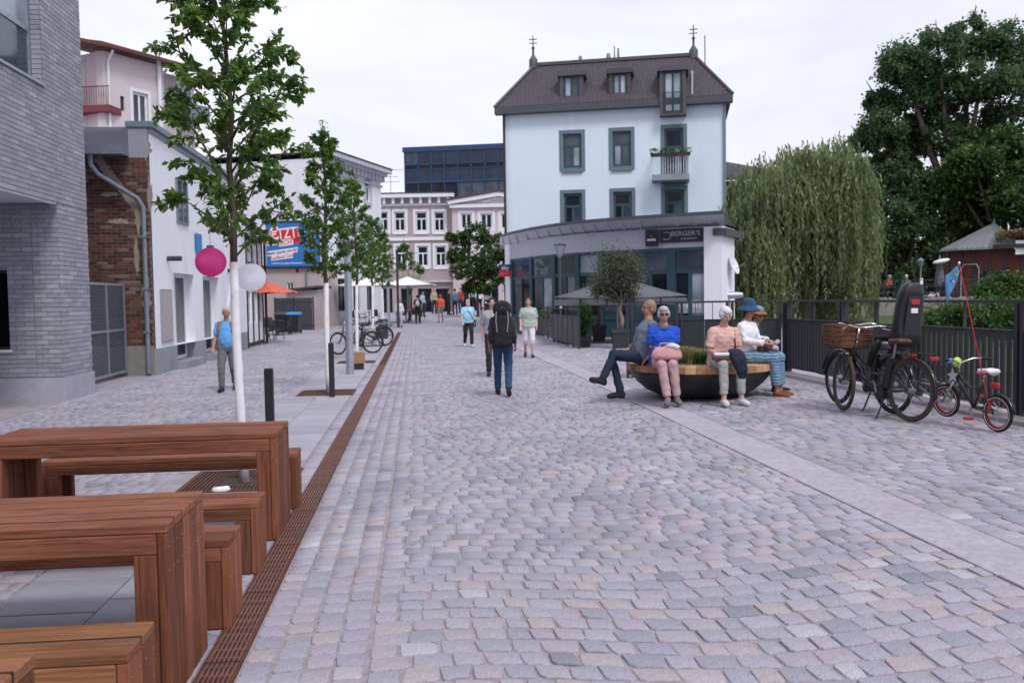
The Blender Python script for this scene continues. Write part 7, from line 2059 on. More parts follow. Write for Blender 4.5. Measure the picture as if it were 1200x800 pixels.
# ------------------------------------------------------------------ people
WORK = bpy.data.scenes.new('work')               # a scratch scene, so that growing a skin does not re-evaluate everything
def wrinkle(me, amp, k, seed):
    """folds and strands: waves along random directions pushed along the normals"""
    r_ = np.random.default_rng(seed); n_ = len(me.vertices)
    co = np.empty(n_ * 3); me.vertices.foreach_get('co', co); co = co.reshape(-1, 3)
    no = np.empty(n_ * 3, np.float32); me.vertex_normals.foreach_get('vector', no); no = no.reshape(-1, 3)
    h = np.zeros(n_)
    for q in range(7):
        d = r_.normal(size=3); d /= np.linalg.norm(d)
        e = r_.normal(size=3) * 6
        h += np.abs(np.sin((co @ d) * k * r_.uniform(0.6, 1.7) + np.sin(co @ e) * 1.6 + r_.uniform(0, 6))) - 0.5
    co = co + no * (h * amp / 2.2)[:, None]
    me.vertices.foreach_set('co', co.ravel()); me.update()
def fuse(mb, vox, name, m_, parent, it=3):
    """one continuous skin grown over the joined shapes"""
    me = bpy.data.meshes.new('tmp'); me.from_pydata(mb.v, [], mb.f)
    o = bpy.data.objects.new('tmp', me); WORK.collection.objects.link(o)
    r_ = o.modifiers.new('r', 'REMESH'); r_.mode = 'VOXEL'; r_.voxel_size = vox; r_.use_smooth_shade = True
    s_ = o.modifiers.new('s', 'SMOOTH'); s_.factor = 0.5; s_.iterations = it
    WORK.view_layers[0].update(); dg = WORK.view_layers[0].depsgraph
    out = bpy.data.meshes.new_from_object(o.evaluated_get(dg))
    bpy.data.objects.remove(o); bpy.data.meshes.remove(me)
    out.materials.clear(); out.materials.append(M[m_] if isinstance(m_, str) else m_)
    if name in ('shirt', 'trousers', 'cloth', 'vest', 'pack_body', 'pack_lid'): wrinkle(out, 0.0075, 26, len(mb.v))
    if name in ('hair', 'beard'): wrinkle(out, 0.0055, 95, len(mb.v))
    smooth_mesh(out)
    return inst(name, out, parent)
def V3(*a): return Vector(a)
def limb(mb, pts, rs, n=12):
    for p, r_ in zip(pts, rs): mb.ball(p, r_, n=12, m=8)
    mb.path(pts, rs, n)
def loft(mb, rings, n=18, e=0.85):
    """rings: (centre, rx, ry); ring planes follow the spine"""
    k = len(rings); vs = []
    cs = [Vector(r_[0]) for r_ in rings]
    for i, (c, rx, ry) in enumerate(rings):
        d = (cs[min(i + 1, k - 1)] - cs[max(i - 1, 0)]).normalized()
        ax = Vector((1, 0, 0)); ax = (ax - d * ax.dot(d)).normalized(); ay = d.cross(ax)
        for j in range(n):
            t = 2 * math.pi * j / n; ca, sa = math.cos(t), math.sin(t)
            vs.append(cs[i] + ax * rx * math.copysign(abs(ca) ** e, ca) + ay * ry * math.copysign(abs(sa) ** e, sa))
    fs = [(i * n + j, i * n + (j + 1) % n, (i + 1) * n + (j + 1) % n, (i + 1) * n + j) for i in range(k - 1) for j in range(n)]
    fs += [tuple(range(n - 1, -1, -1)), tuple((k - 1) * n + j for j in range(n))]
    mb.add(vs, fs)
def standing(stride=0.0, front='L', armL=0.0, armR=0.0, bend=0.12):
    s = {'L': 1, 'R': -1}
    J = dict(pel=V3(0, 0, 0.95), waist=V3(0, -0.005, 1.10), chest=V3(0, -0.015, 1.29), top=V3(0, 0.0, 1.42), neck=V3(0, -0.01, 1.50), head=V3(0, -0.03, 1.63))
    for k, sg in s.items():
        f = stride if k == front else -stride
        J['hip' + k] = V3(sg * 0.09, 0, 0.92)
        if f >= 0: J['knee' + k] = V3(sg * 0.10, -f * 0.75 - 0.03, 0.50); J['ank' + k] = V3(sg * 0.10, -f + 0.02, 0.085); J['toe' + k] = V3(sg * 0.12, -f - 0.15, 0.05)
        else: J['knee' + k] = V3(sg * 0.10, -f * 0.25 - 0.05, 0.50); J['ank' + k] = V3(sg * 0.10, -f + 0.02, 0.085 - f * 0.22); J['toe' + k] = V3(sg * 0.11, -f - 0.12, 0.045)
        a = armL if k == 'L' else armR
        J['sh' + k] = V3(sg * 0.172, 0.0, 1.375); J['el' + k] = V3(sg * 0.225, 0.04 - a * 0.16, 1.13); J['wr' + k] = V3(sg * 0.235, -a * 0.36 - bend * 0.5, 0.89 + abs(a) * 0.04)
    return J
def seated(lean=0.0, kneeL=(0.11, -0.44), kneeR=(-0.11, -0.44), ankL=None, ankR=None, z0=0.57, head=(0, -0.03), wrL=(0.08, -0.22, 0.72), wrR=(-0.08, -0.24, 0.72)):
    J = dict(pel=V3(0, 0, z0 + 0.05), waist=V3(0, -0.02 - lean * 0.2, z0 + 0.19), chest=V3(0, -0.01 - lean * 0.6, z0 + 0.38), top=V3(0, 0.0 - lean * 0.9, z0 + 0.51), neck=V3(0, -0.015 - lean * 1.05, z0 + 0.59), head=V3(head[0], head[1] - lean * 1.15, z0 + 0.715))
    for k, sg, kn, an, wr in (('L', 1, kneeL, ankL, wrL), ('R', -1, kneeR, ankR, wrR)):
        J['hip' + k] = V3(sg * 0.095, -0.02, z0 + 0.01)
        J['knee' + k] = V3(kn[0], kn[1], z0 + 0.0) if len(kn) == 2 else V3(*kn)
        J['ank' + k] = V3(kn[0], kn[1] + 0.02, 0.085) if an is None else V3(*an)
        d = V3(0, -1, -0.25) if an is None or len(an) < 4 else V3(0, -1, 0.0)
        J['toe' + k] = J['ank' + k] + V3(sg * 0.02, -0.16, -0.035)
        J['sh' + k] = J['top'] + V3(sg * 0.170, 0.0, -0.045)
        w = V3(*wr); m = (J['sh' + k] + w) / 2
        J['wr' + k] = w
        J['el' + k] = m + V3(sg * 0.10, 0.09, -0.08)
    return J
def hand(mb, w, d, n, sgn, curl=0.5):
    """palm, four fingers and a thumb at wrist w, pointing along d, palm side n"""
    d = d.normalized(); n = (n - d * n.dot(d)).normalized(); s = d.cross(n) * sgn
    for q in (-0.024, -0.008, 0.008, 0.024): limb(mb, [w + d * 0.01 + s * q * 0.6, w + d * 0.085 + s * q], [0.016, 0.0125], 8)
    for q, L_ in ((-0.028, 0.058), (-0.0095, 0.07), (0.0095, 0.075), (0.028, 0.066)):
        a = w + d * 0.088 + s * q; b = a + (d * (1 - curl * 0.25) + n * curl * 0.7).normalized() * L_ * 0.5; c = b + (d * (1 - curl) + n * curl * 1.2).normalized() * L_ * 0.5
        limb(mb, [a, b, c], [0.0095, 0.0088, 0.0075], 8)
    a = w + d * 0.03 + s * 0.026; b = a + (d * 0.7 + s * 0.8 + n * 0.2).normalized() * 0.04; c = b + (d * 1.0 + s * 0.1 + n * 0.4).normalized() * 0.03
    limb(mb, [a, b, c], [0.0125, 0.0105, 0.009], 8)
def fabric(name, col, var=0.12):
    if name not in M: mat(name, col, 0.9, var, 9, 0.8, 13, bdist=0.02)
    return name
def person(label, loc, rz, J, H=1.75, skin='skin', shirt=('shirt', (0.3, 0.3, 0.3)), sleeve=0.5, trousers=('trousers', (0.05, 0.05, 0.06)), leg=1.0, shoe=('shoe', (0.02, 0.02, 0.02)), hair=('hair', (0.1, 0.07, 0.05)), style='short', build=1.0, belly=0.0, hem=0.0, loose=0.0, yaw=0.0, nod=0.0, vox=0.011, face=True, group=None, legw=1.0, beard=None, handcurl=0.5, bust=0.0):
    k_ = H / 1.75
    t = thing('person', label, 'person', loc, rz, group)
    t.scale = (k_, k_, k_)
    HR = Matrix.Translation(J['head']) @ Matrix.Rotation(yaw, 4, 'Z') @ Matrix.Rotation(nod, 4, 'X')
    rot3 = HR.to_3x3()
    def hp(x, y, z): return HR @ V3(x, y, z)
    b = MB()
    w = build
    tors = [(J['pel'] + V3(0, 0, -0.10), 0.13 * w, 0.10 * w), (J['pel'], 0.158 * w, 0.112 * w), (J['waist'], 0.138 * w, 0.098 * w), (J['chest'], 0.160 * w, 0.112 * w), (J['top'] + V3(0, 0, -0.06), 0.150 * w, 0.092), (J['top'] + V3(0, 0, -0.005), 0.105, 0.07), (J['top'] + V3(0, 0, 0.03), 0.068, 0.06), (J['neck'], 0.054, 0.056)]
    loft(b, tors)
    if belly: b.ball(J['waist'] + V3(0, -0.03 - belly * 0.05, 0.0), 0.145 * w, 0.09 + belly * 0.07, 0.19)
    for q in 'LR': limb(b, [J['top'] + V3(0, 0.01, 0.012), J['sh' + q] + V3(0, 0, 0.012)], [0.05, 0.042])
    limb(b, [J['top'] + V3(0, 0, 0.02), J['neck'], J['head'] + V3(0, 0.01, -0.05)], [0.058, 0.052, 0.05])
    b.ball(hp(0, 0.008, 0.012), 0.074, 0.093, 0.098, 16, 12, rot3); b.ball(hp(0, -0.022, -0.052), 0.056, 0.066, 0.068, 14, 10, rot3)
    b.ball(hp(0, -0.094, -0.022), 0.013, 0.020, 0.024, 8, 6, rot3)
    for s in (-1, 1): b.ball(hp(s * 0.075, 0.012, -0.02), 0.011, 0.02, 0.031, 8, 6, rot3); b.ball(hp(s * 0.034, -0.066, -0.036), 0.022, 0.02, 0.022, 8, 6, rot3)
    for q, sg in (('L', 1), ('R', -1)):
        limb(b, [J['sh' + q], J['el' + q], J['wr' + q]], [0.055 * w, 0.040 * w ** 0.5, 0.027])
        m = J['el' + q].lerp(J['wr' + q], 0.3); b.ball(m, 0.041 * w ** 0.5)
        fd = (J['wr' + q] - J['el' + q])
        hand(b, J['wr' + q], fd, V3(-sg * 0.9, 0.0, -0.4) if abs(fd.normalized().z) > 0.7 else V3(0, 0, -1), 1 if q == 'R' else -1, handcurl)
        limb(b, [J['hip' + q], J['knee' + q], J['ank' + q]], [0.082 * w, 0.052 * w ** 0.5, 0.037])
        b.ball(J['knee' + q].lerp(J['ank' + q], 0.28) + V3(0, 0.012, 0), 0.052 * w ** 0.5)
        limb(b, [J['ank' + q] + V3(0, 0.02, -0.03), J['toe' + q]], [0.030, 0.020])
    bd = fuse(b, vox, 'body', skin, t)
    # shirt
    g = 0.012 + loose * 0.5
    sh = MB()
    hemc = J['pel'].lerp(J['waist'], -hem * 0.7)
    rr = [(J['pel'] + (J['pel'] - J['waist']).normalized() * (0.02 + hem), 0.160 * w + g + loose, 0.116 * w + g + loose), (J['pel'], 0.162 * w + g + loose * 0.8, 0.118 * w + g + loose * 0.8), (J['waist'], 0.146 * w + g + loose * 0.7, 0.104 * w + g + loose * 0.7), (J['chest'], 0.164 * w + g, 0.116 * w + g + bust), (J['top'] + V3(0, 0, -0.06), 0.155 * w + g, 0.095 + g), (J['top'] + V3(0, 0, -0.005), 0.112 + g, 0.074 + g), (J['top'] + V3(0, 0, 0.022), 0.085, 0.066)]
    loft(sh, rr)
    for q in 'LR': limb(sh, [J['top'] + V3(0, 0.01, 0.008), J['sh' + q] + V3(0, 0, 0.012)], [0.056, 0.052])
    if belly: sh.ball(J['waist'] + V3(0, -0.03 - belly * 0.05, -0.01), 0.145 * w + g, 0.09 + belly * 0.07 + g, 0.23)
    if bust:
        for s in (-1, 1): sh.ball(J['chest'] + V3(s * 0.075, -0.085 * w, 0.0), 0.075, 0.065, 0.075)
    for q in 'LR':
        S0, E0, W0 = J['sh' + q], J['el' + q], J['wr' + q]
        a = 0.060 * w ** 0.5 + loose * 0.3
        sh.ball(S0, a)
        if sleeve <= 0.5: sh.path([S0, S0.lerp(E0, sleeve * 1.7)], [a, a * 0.98 + 0.004], 14)
        elif sleeve < 0.99: e2 = E0.lerp(W0, (sleeve - 0.5) * 2); sh.ball(E0, a * 0.8); sh.path([S0, E0, e2], [a, a * 0.82, a * 0.74], 14)
        else: sh.ball(E0, a * 0.8); sh.path([S0, E0, E0.lerp(W0, 0.97)], [a, a * 0.8, a * 0.66], 14)
    fuse(sh, max(vox, 0.010), 'shirt', fabric(*shirt), t, 5)
    # trousers
    tr = MB()
    wt_ = J['waist'].lerp(J['pel'], 0.35)
    loft(tr, [(J['pel'] + V3(0, 0, -0.13), 0.12 * w, 0.10 * w), (J['pel'] + V3(0, 0, -0.07), 0.165 * w, 0.118 * w), (J['pel'], 0.166 * w, 0.12 * w), (wt_, 0.148 * w, 0.108 * w)])
    for q in 'LR':
        Hh, Kk, Aa = J['hip' + q], J['knee' + q], J['ank' + q]
        r1, r2, r3 = 0.095 * w * legw, 0.068 * w ** 0.5 * legw, 0.058 * legw
        tr.ball(Hh, r1)
        if leg <= 0.5: tr.path([Hh, Hh.lerp(Kk, leg * 1.9)], [r1, r1 * 0.92], 14)
        else: e2 = Kk.lerp(Aa, (leg - 0.5) * 2 * 0.97); tr.ball(Kk, r2); tr.path([Hh, Kk, e2], [r1, r2, r3], 14)
    fuse(tr, max(vox, 0.010), 'trousers', fabric(*trousers) if isinstance(trousers, tuple) else trousers, t, 2)
    for q in 'LR':
        A, T = J['ank' + q], J['toe' + q]
        d = T - A; d.z = 0
        if d.length < 1e-3: d = V3(0, -1, 0)
        d.normalize()
        up = V3(0, 0, 1)
        tilt = (T - A).normalized()
        s1 = MB()
        hl = A + V3(0, 0, -0.045) - d * 0.045
        tp = T + d * 0.02 + V3(0, 0, -0.012)
        md = hl.lerp(tp, 0.45) + V3(0, 0, 0.012)
        s1.path([hl - d * 0.02, hl, md, hl.lerp(tp, 0.8), tp, tp + d * 0.02], [0.025, 0.046, 0.050, 0.047, 0.037, 0.016], 12, sy=0.95)
        s1.path([A + V3(0, 0, 0.005), hl + V3(0, 0, 0.0)], [0.045, 0.045], 12)
        fuse(s1, max(vox * 0.9, 0.009), 'shoe', fabric(*shoe), t, 2)
    # hair
    if style:
        h = MB()
        if style == 'bald':
            h.ball(hp(0, 0.035, -0.015), 0.081, 0.072, 0.05, 16, 10, rot3)
        else:
            h.ball(hp(0, 0.020, 0.030), 0.083, 0.094, 0.090, 18, 12, rot3); h.ball(hp(0, 0.040, -0.015), 0.078, 0.072, 0.075, 16, 10, rot3)
            if style in ('full', 'long'):
                h.ball(hp(0, -0.035, 0.068), 0.066, 0.055, 0.042, 12, 8, rot3)
                for s in (-1, 1): h.ball(hp(s * 0.066, 0.0, 0.0), 0.028, 0.05, 0.058, 12, 8, rot3)
            if style == 'long': h.ball(hp(0, 0.045, -0.08), 0.075, 0.055, 0.10, 12, 8, rot3)
        fuse(h, max(0.008, vox * 0.8), 'hair', fabric(*hair), t, 2)
    if beard:
        h = MB(); h.ball(hp(0, -0.050, -0.085), 0.048, 0.045, 0.038, 12, 8, rot3)
        for s in (-1, 1): h.ball(hp(s * 0.048, -0.025, -0.05), 0.020, 0.04, 0.045, 10, 8, rot3)
        fuse(h, max(0.008, vox * 0.8), 'beard', fabric(*beard), t, 2)
    if face:
        for s in (-1, 1):
            MB().ball(hp(s * 0.030, -0.082, 0.000), 0.0115, 0.007, 0.007, 8, 6, rot3).build('eye', 'sign_black', t, True)
            MB().path([hp(s * 0.014, -0.090, 0.022), hp(s * 0.032, -0.088, 0.027), hp(s * 0.048, -0.076, 0.022)], 0.0035, 5).build('eyebrow', fabric(*hair), t)
        MB().ball(hp(0, -0.0865, -0.062), 0.022, 0.007, 0.006, 10, 6, rot3).build('mouth', fabric('lips', (0.36, 0.12, 0.10)), t, True)
    t['_hp'] = 0
    del t['_hp']
    return t, hp, rot3
def child(t, mb, name, m_, smooth=True): return mb.build(name, m_, t, smooth)
CAMR = R(-6)
def scm(lat, dep): return V3(lat * math.cos(YAW) + dep * math.sin(YAW), dep * math.cos(YAW) - lat * math.sin(YAW), 0)
mat('skin_tan', (0.42, 0.20, 0.13), 0.55, 0.08, 14, 0.1, 90)
mat('skin_pale', (0.58, 0.34, 0.27), 0.55, 0.08, 14, 0.1, 90)
GREY = ('hair_grey', (0.42, 0.42, 0.46)); WHITE = ('hair_white', (0.66, 0.66, 0.70)); BROWN = ('hair_brown', (0.075, 0.045, 0.03)); BLOND = ('hair_blond', (0.27, 0.20, 0.13)); DARK = ('hair_dark', (0.02, 0.016, 0.014))
# --- seated on the round planter
def seat_at(lat, dep): p = scm(lat, dep); return (PLX + p.x, PLY + p.y, PLZ + 0.005)
NV = 0.0065
# man in grey-blue shirt, legs crossed
J = seated(-0.10, (0.02, -0.44, 0.66), (-0.12, -0.42), (0.02, -0.62, 0.29), (-0.12, -0.30, 0.085), 0.585, (0.0, -0.02), (0.26, -0.02, 0.60), (-0.16, -0.20, 0.68))
J['toeL'] = J['ankL'] + V3(0.02, -0.16, 0.03)
t, hp, r3 = person('seated man in grey-blue shirt and dark jeans with crossed legs on the planter', seat_at(-0.90, -0.33), CAMR + R(-78), J, 1.78, 'skin_tan', ('shirt_greyblue', (0.155, 0.185, 0.25)), 0.85, ('jeans_dark', (0.018, 0.032, 0.062)), 1.0, ('shoe_black', (0.018, 0.018, 0.02)), BLOND, 'short', 1.02, hem=0.05, loose=0.012, yaw=R(6), vox=NV)
MB().path([J['shR'] + V3(0.05, 0.05, 0.07), J['chest'] + V3(-0.115, -0.12, 0.05), J['waist'] + V3(-0.15, -0.05, 0.0), J['waist'] + V3(-0.13, 0.12, -0.05)], 0.014, 6, sy=0.4).build('bag_strap', 'black_metal', t, True)
bk = MB(); loft(bk, [(J['waist'] + V3(0, 0.20, -0.10), 0.11, 0.05), (J['waist'] + V3(0, 0.22, 0.0), 0.14, 0.08), (J['chest'] + V3(0, 0.22, 0.0), 0.14, 0.08), (J['top'] + V3(0, 0.18, -0.02), 0.10, 0.05)]); bk.build('small_backpack', 'black_metal', t, True)
gl = MB()
for s in (-1, 1): gl.path([hp(s * 0.012, -0.098, 0.002), hp(s * 0.05, -0.088, 0.002), hp(s * 0.078, -0.05, 0.002), hp(s * 0.08, 0.01, 0.0)], 0.003, 5)
gl.build('glasses', 'black_metal', t)
# woman in blue top
J = seated(0.02, (0.10, -0.43), (-0.06, -0.45), (0.16, -0.40, 0.085), (0.02, -0.50, 0.085), 0.575, (0, -0.03), (-0.03, -0.24, 0.80), (0.02, -0.26, 0.76))
t, hp, r3 = person('seated woman in bright blue top and sunglasses with a pink handbag', seat_at(-0.66, -0.72), CAMR + R(-6), J, 1.68, 'skin', ('top_blue', (0.012, 0.085, 0.55)), 0.5, ('trousers_pink', (0.50, 0.33, 0.36)), 0.97, ('shoe_grey', (0.17, 0.16, 0.17)), GREY, 'full', 1.06, hem=0.04, loose=0.02, yaw=R(4), vox=NV, bust=0.02)
sg_ = MB()
for s in (-1, 1): sg_.ball(hp(s * 0.032, -0.088, 0.0), 0.028, 0.010, 0.021, 10, 8, r3); sg_.path([hp(s * 0.055, -0.085, 0.004), hp(s * 0.08, -0.04, 0.004), hp(s * 0.082, 0.01, 0)], 0.004, 5)
sg_.path([hp(-0.02, -0.092, 0.006), hp(0.02, -0.092, 0.006)], 0.004, 5); sg_.build('sunglasses', 'sign_black', t, True)
MB().path([J['neck'] + V3(0.075 * math.cos(a), -0.01 + 0.085 * math.sin(a), -0.045 + 0.05 * math.sin(a)) for a in np.linspace(R(170), R(370), 18)], 0.010, 6).build('necklace', 'eave_metal', t)
MB().path([J['wrL'] + V3(0.03, 0.02, -0.015), J['wrL'] + V3(0.03, 0.02, 0.015)], 0.035, 12).build('watch', 'trim_white', t, True)
p0 = t.matrix_world
def at_local(root, v): return Matrix.LocRotScale(root.location, root.rotation_euler, root.scale) @ Vector(v)
hb = thing('handbag', 'soft pink handbag on the lap of the woman in blue', 'handbag', at_local(t, (0.02, -0.34, 0.645)), t.rotation_euler.z)
m_ = MB(); loft(m_, [((0, 0, 0), 0.20, 0.075), ((0, 0, 0.05), 0.215, 0.09), ((0, 0.01, 0.12), 0.19, 0.06), ((0, 0.015, 0.17), 0.14, 0.03)]); m_.build('body', fabric('pink_leather', (0.60, 0.30, 0.32)), hb, True)
MB().path([(-0.1, 0.01, 0.16), (-0.08, 0.05, 0.22), (0.08, 0.05, 0.22), (0.1, 0.01, 0.16)], 0.010, 6).build('handle', 'pink_leather', hb, True)
MB().path([(0.0, -0.0, 0.18), (0.09, -0.01, 0.19), (0.17, -0.02, 0.16)], [0.03, 0.038, 0.03], 10).build('scarf', 'trim_white', hb, True)
# woman in peach top looking down
J = seated(0.10, (0.12, -0.42), (-0.13, -0.42), (0.13, -0.44, 0.085), (-0.14, -0.46, 0.085), 0.575, (0, -0.06), (0.05, -0.30, 0.70), (-0.07, -0.30, 0.68))
t, hp, r3 = person('seated white-haired woman in peach t-shirt and pale green trousers looking down', seat_at(0.11, -0.92), CAMR + R(8), J, 1.66, 'skin_pale', ('tee_peach', (0.66, 0.42, 0.36)), 0.5, ('trousers_sage', (0.34, 0.37, 0.35)), 0.93, ('shoe_white', (0.62, 0.62, 0.64)), WHITE, 'full', 1.08, hem=0.05, loose=0.016, yaw=R(8), nod=R(24), vox=NV, bust=0.015)
MB().path([J['shL'] + V3(-0.02, -0.02, 0.065), J['chest'] + V3(0.12, -0.145, 0.0), J['waist'] + V3(0.16, -0.11, -0.05)], 0.013, 6, sy=0.4).build('bag_strap', 'leather_brown', t, True)
hb = thing('shoulder_bag', 'white and brown flat bag held on the lap of the woman in peach', 'handbag', at_local(t, (-0.10, -0.34, 0.645)), t.rotation_euler.z + R(-10))
MB().bbox(-0.15, 0.12, -0.05, 0.05, 0.0, 0.055, 0.012).build('body', 'leather_brown', hb); MB().bbox(-0.13, 0.10, -0.045, 0.045, 0.056, 0.10, 0.012).build('flap', 'trim_white', hb)
hb = thing('jacket', 'dark navy jacket hanging over the knee of the woman in peach', 'jacket', at_local(t, (0.09, -0.36, 0.66)), t.rotation_euler.z)
m_ = MB(); loft(m_, [((0.05, -0.10, -0.26), 0.05, 0.02), ((0.03, -0.115, -0.15), 0.08, 0.035), ((0.0, -0.10, -0.02), 0.10, 0.05), ((-0.01, -0.03, 0.06), 0.11, 0.06), ((-0.02, 0.05, 0.11), 0.09, 0.04)]); fuse(m_, 0.01, 'cloth', fabric('navy_cloth', (0.012, 0.016, 0.04)), hb)
# woman with blue hat
J = seated(0.03, (0.16, -0.46), (-0.02, -0.46), (0.20, -0.46, 0.085), (0.02, -0.50, 0.085), 0.58, (0, -0.03), (0.05, -0.34, 0.84), (-0.06, -0.36, 0.80))
m, n, l, bs_ = nt('patterned_blue')
tc = n.new('ShaderNodeTexCoord'); wv = n.new('ShaderNodeTexWave'); wv.inputs['Scale'].default_value = 7; wv.inputs['Distortion'].default_value = 5; wv.inputs['Detail'].default_value = 3; wv.bands_direction = 'Z'
l.new(tc.outputs['Object'], wv.inputs['Vector']); rp_ = ramp(n, [(0.15, (0.02, 0.14, 0.28)), (0.4, (0.10, 0.36, 0.55)), (0.6, (0.52, 0.60, 0.64)), (0.85, (0.16, 0.22, 0.30))]); l.new(wv.outputs[0], rp_.inputs[0]); l.new(rp_.outputs[0], bs_.inputs['Base Color']); bs_.inputs['Roughness'].default_value = 0.9
t, hp, r3 = person('seated woman in white blouse, wide blue hat and patterned blue trousers', seat_at(0.62, -0.25), CAMR + R(48), J, 1.72, 'skin_tan', ('blouse_white', (0.74, 0.74, 0.78)), 0.95, 'patterned_blue', 0.9, ('sandal_brown', (0.22, 0.075, 0.03)), DARK, 'long', 1.0, hem=0.03, loose=0.02, yaw=R(-38), vox=NV, legw=1.35, bust=0.02)
hr = HRm = None
hat = MB(); hat.lathe([(0.172, -0.060), (0.168, -0.042), (0.115, 0.0), (0.100, 0.01), (0.098, 0.07), (0.08, 0.11), (0.03, 0.125), (0.001, 0.126)], 28)
o = hat.build('sun_hat', fabric('hat_blue', (0.022, 0.075, 0.16)), t, True); o.location = hp(0, 0.012, 0.052); o.rotation_euler = (r3 @ Matrix.Rotation(R(6), 3, 'X')).to_euler(); o.modifiers.new('s', 'SOLIDIFY').thickness = 0.005
MB().path([J['wrR'] + V3(0.0, 0.05, -0.0), J['wrR'] + V3(0.0, 0.085, 0.0)], 0.036, 12).build('bracelet', 'trim_white', t, True)
hb = thing('handbag', 'dark brown handbag on the lap of the woman with the blue hat', 'handbag', at_local(t, (0.05, -0.27, 0.665)), t.rotation_euler.z)
m_ = MB(); loft(m_, [((0, 0, 0), 0.14, 0.06), ((0, 0, 0.06), 0.15, 0.07), ((0, 0, 0.13), 0.12, 0.04)]); m_.build('body', 'leather_brown', hb, True); MB().path([(-0.08, 0, 0.12), (-0.05, 0, 0.2), (0.05, 0, 0.2), (0.08, 0, 0.12)], 0.008, 6).build('handle', 'leather_brown', hb, True)
hb = thing('knit_cap', 'crumpled light grey cloth held by the woman with the blue hat', 'cloth', at_local(t, (0.02, -0.47, 0.78)), t.rotation_euler.z)
m_ = MB()
for q in range(7): m_.ball((random.uniform(-.05, .05), random.uniform(-.04, .04), random.uniform(-.06, .05)), random.uniform(0.03, 0.05))
fuse(m_, 0.008, 'cloth', fabric('cloth_grey', (0.42, 0.42, 0.46)), hb)
# person with orange hat behind her
J = seated(0.06, (0.11, -0.43), (-0.11, -0.43), None, None, 0.56, (0, -0.04), (0.05, -0.32, 0.76), (-0.05, -0.33, 0.74))
t, hp, r3 = person('seated person in dark navy jacket with orange and grey hat behind the blue-hatted woman', seat_at(0.86, 0.30), CAMR + R(62), J, 1.62, 'skin_tan', ('jacket_navy', (0.014, 0.02, 0.045)), 0.98, ('trousers_dark', (0.02, 0.02, 0.026)), 1.0, ('shoe_black', (0.02, 0.02, 0.02)), DARK, 'short', 1.0, loose=0.012, yaw=R(-36), nod=R(6), vox=NV)
hat = MB(); hat.lathe([(0.145, -0.03), (0.14, -0.01), (0.098, 0.01)], 24); o = hat.build('hat_brim', fabric('hat_orange', (0.33, 0.12, 0.05)), t, True); o.location = hp(0, 0.0, 0.05); o.rotation_euler = r3.to_euler(); o.modifiers.new('s', 'SOLIDIFY').thickness = 0.005
hat = MB(); hat.lathe([(0.10, 0.005), (0.095, 0.06), (0.06, 0.10), (0.001, 0.11)], 24); o2 = hat.build('hat_crown', 'zinc', t, True); o2.location = hp(0, 0.01, 0.05); o2.rotation_euler = r3.to_euler()
for s in (-1, 1): MB().path([hp(s * 0.030 + 0.022 * math.cos(a), -0.093, 0.002 + 0.018 * math.sin(a)) for a in np.linspace(0, 2 * math.pi, 12)], 0.0035, 5).build('glasses', 'black_metal', t)

# --- walking and standing
def walk(label, px_, pf, ph, face_deg, J, **kw):
    p = G(px_, pf); D = (p - CAM).dot(c_f)
    H = (pf - ph) * D / F_PX
    return person(label, (p.x, p.y, p.z + 0.012), CAMR + R(face_deg), J, H, **kw), H, p
(t, hp, r3), H, p = walk('elderly man in light blue shirt, grey vest and grey trousers carrying a white bag', 268, 458.5, 360, 8, standing(0.22, 'R', -0.3, 0.45, 0.2), skin='skin_tan', shirt=('shirt_sky', (0.14, 0.38, 0.78)), sleeve=0.5, trousers=('trousers_grey', (0.14, 0.145, 0.155)), shoe=('shoe_black', (0.02, 0.02, 0.02)), hair=GREY, style='short', build=1.08, belly=0.55, vox=0.009)
v_ = MB(); Jw = standing(0.22, 'R', -0.3, 0.45, 0.2)
for s in (-1, 1):
    loft(v_, [(Jw['pel'] + V3(s * 0.135, 0.02, -0.06), 0.075, 0.15), (Jw['waist'] + V3(s * 0.12, 0.02, 0), 0.07, 0.14), (Jw['chest'] + V3(s * 0.125, 0.01, 0), 0.075, 0.14), (Jw['top'] + V3(s * 0.11, 0.01, 0.01), 0.06, 0.10)])
loft(v_, [(Jw['pel'] + V3(0, 0.06, -0.06), 0.19, 0.10), (Jw['chest'] + V3(0, 0.05, 0), 0.18, 0.10), (Jw['top'] + V3(0, 0.035, 0.015), 0.15, 0.075)])
fuse(v_, 0.010, 'vest', fabric('vest_grey', (0.20, 0.19, 0.20)), t)
MB().path([Jw['pel'] + V3(0.178 * math.cos(a), 0.137 * math.sin(a), 0.055) for a in np.linspace(0, 2 * math.pi, 24)], 0.018, 6).build('belt', 'black_metal', t)
hw = at_local(t, Jw['wrL'] + V3(0, -0.02, -0.12))
hb = thing('carrier_bag', 'thin white carrier bag in the hand of the elderly man', 'bag', (hw.x, hw.y, hw.z - 0.42), t.rotation_euler.z)
m_ = MB(); loft(m_, [((0, 0, 0), 0.06, 0.02), ((0, 0, 0.1), 0.075, 0.035), ((0, 0, 0.25), 0.06, 0.03), ((0, 0, 0.36), 0.03, 0.012), ((0, 0, 0.43), 0.012, 0.008)]); m_.build('bag', 'trim_white', hb, True)
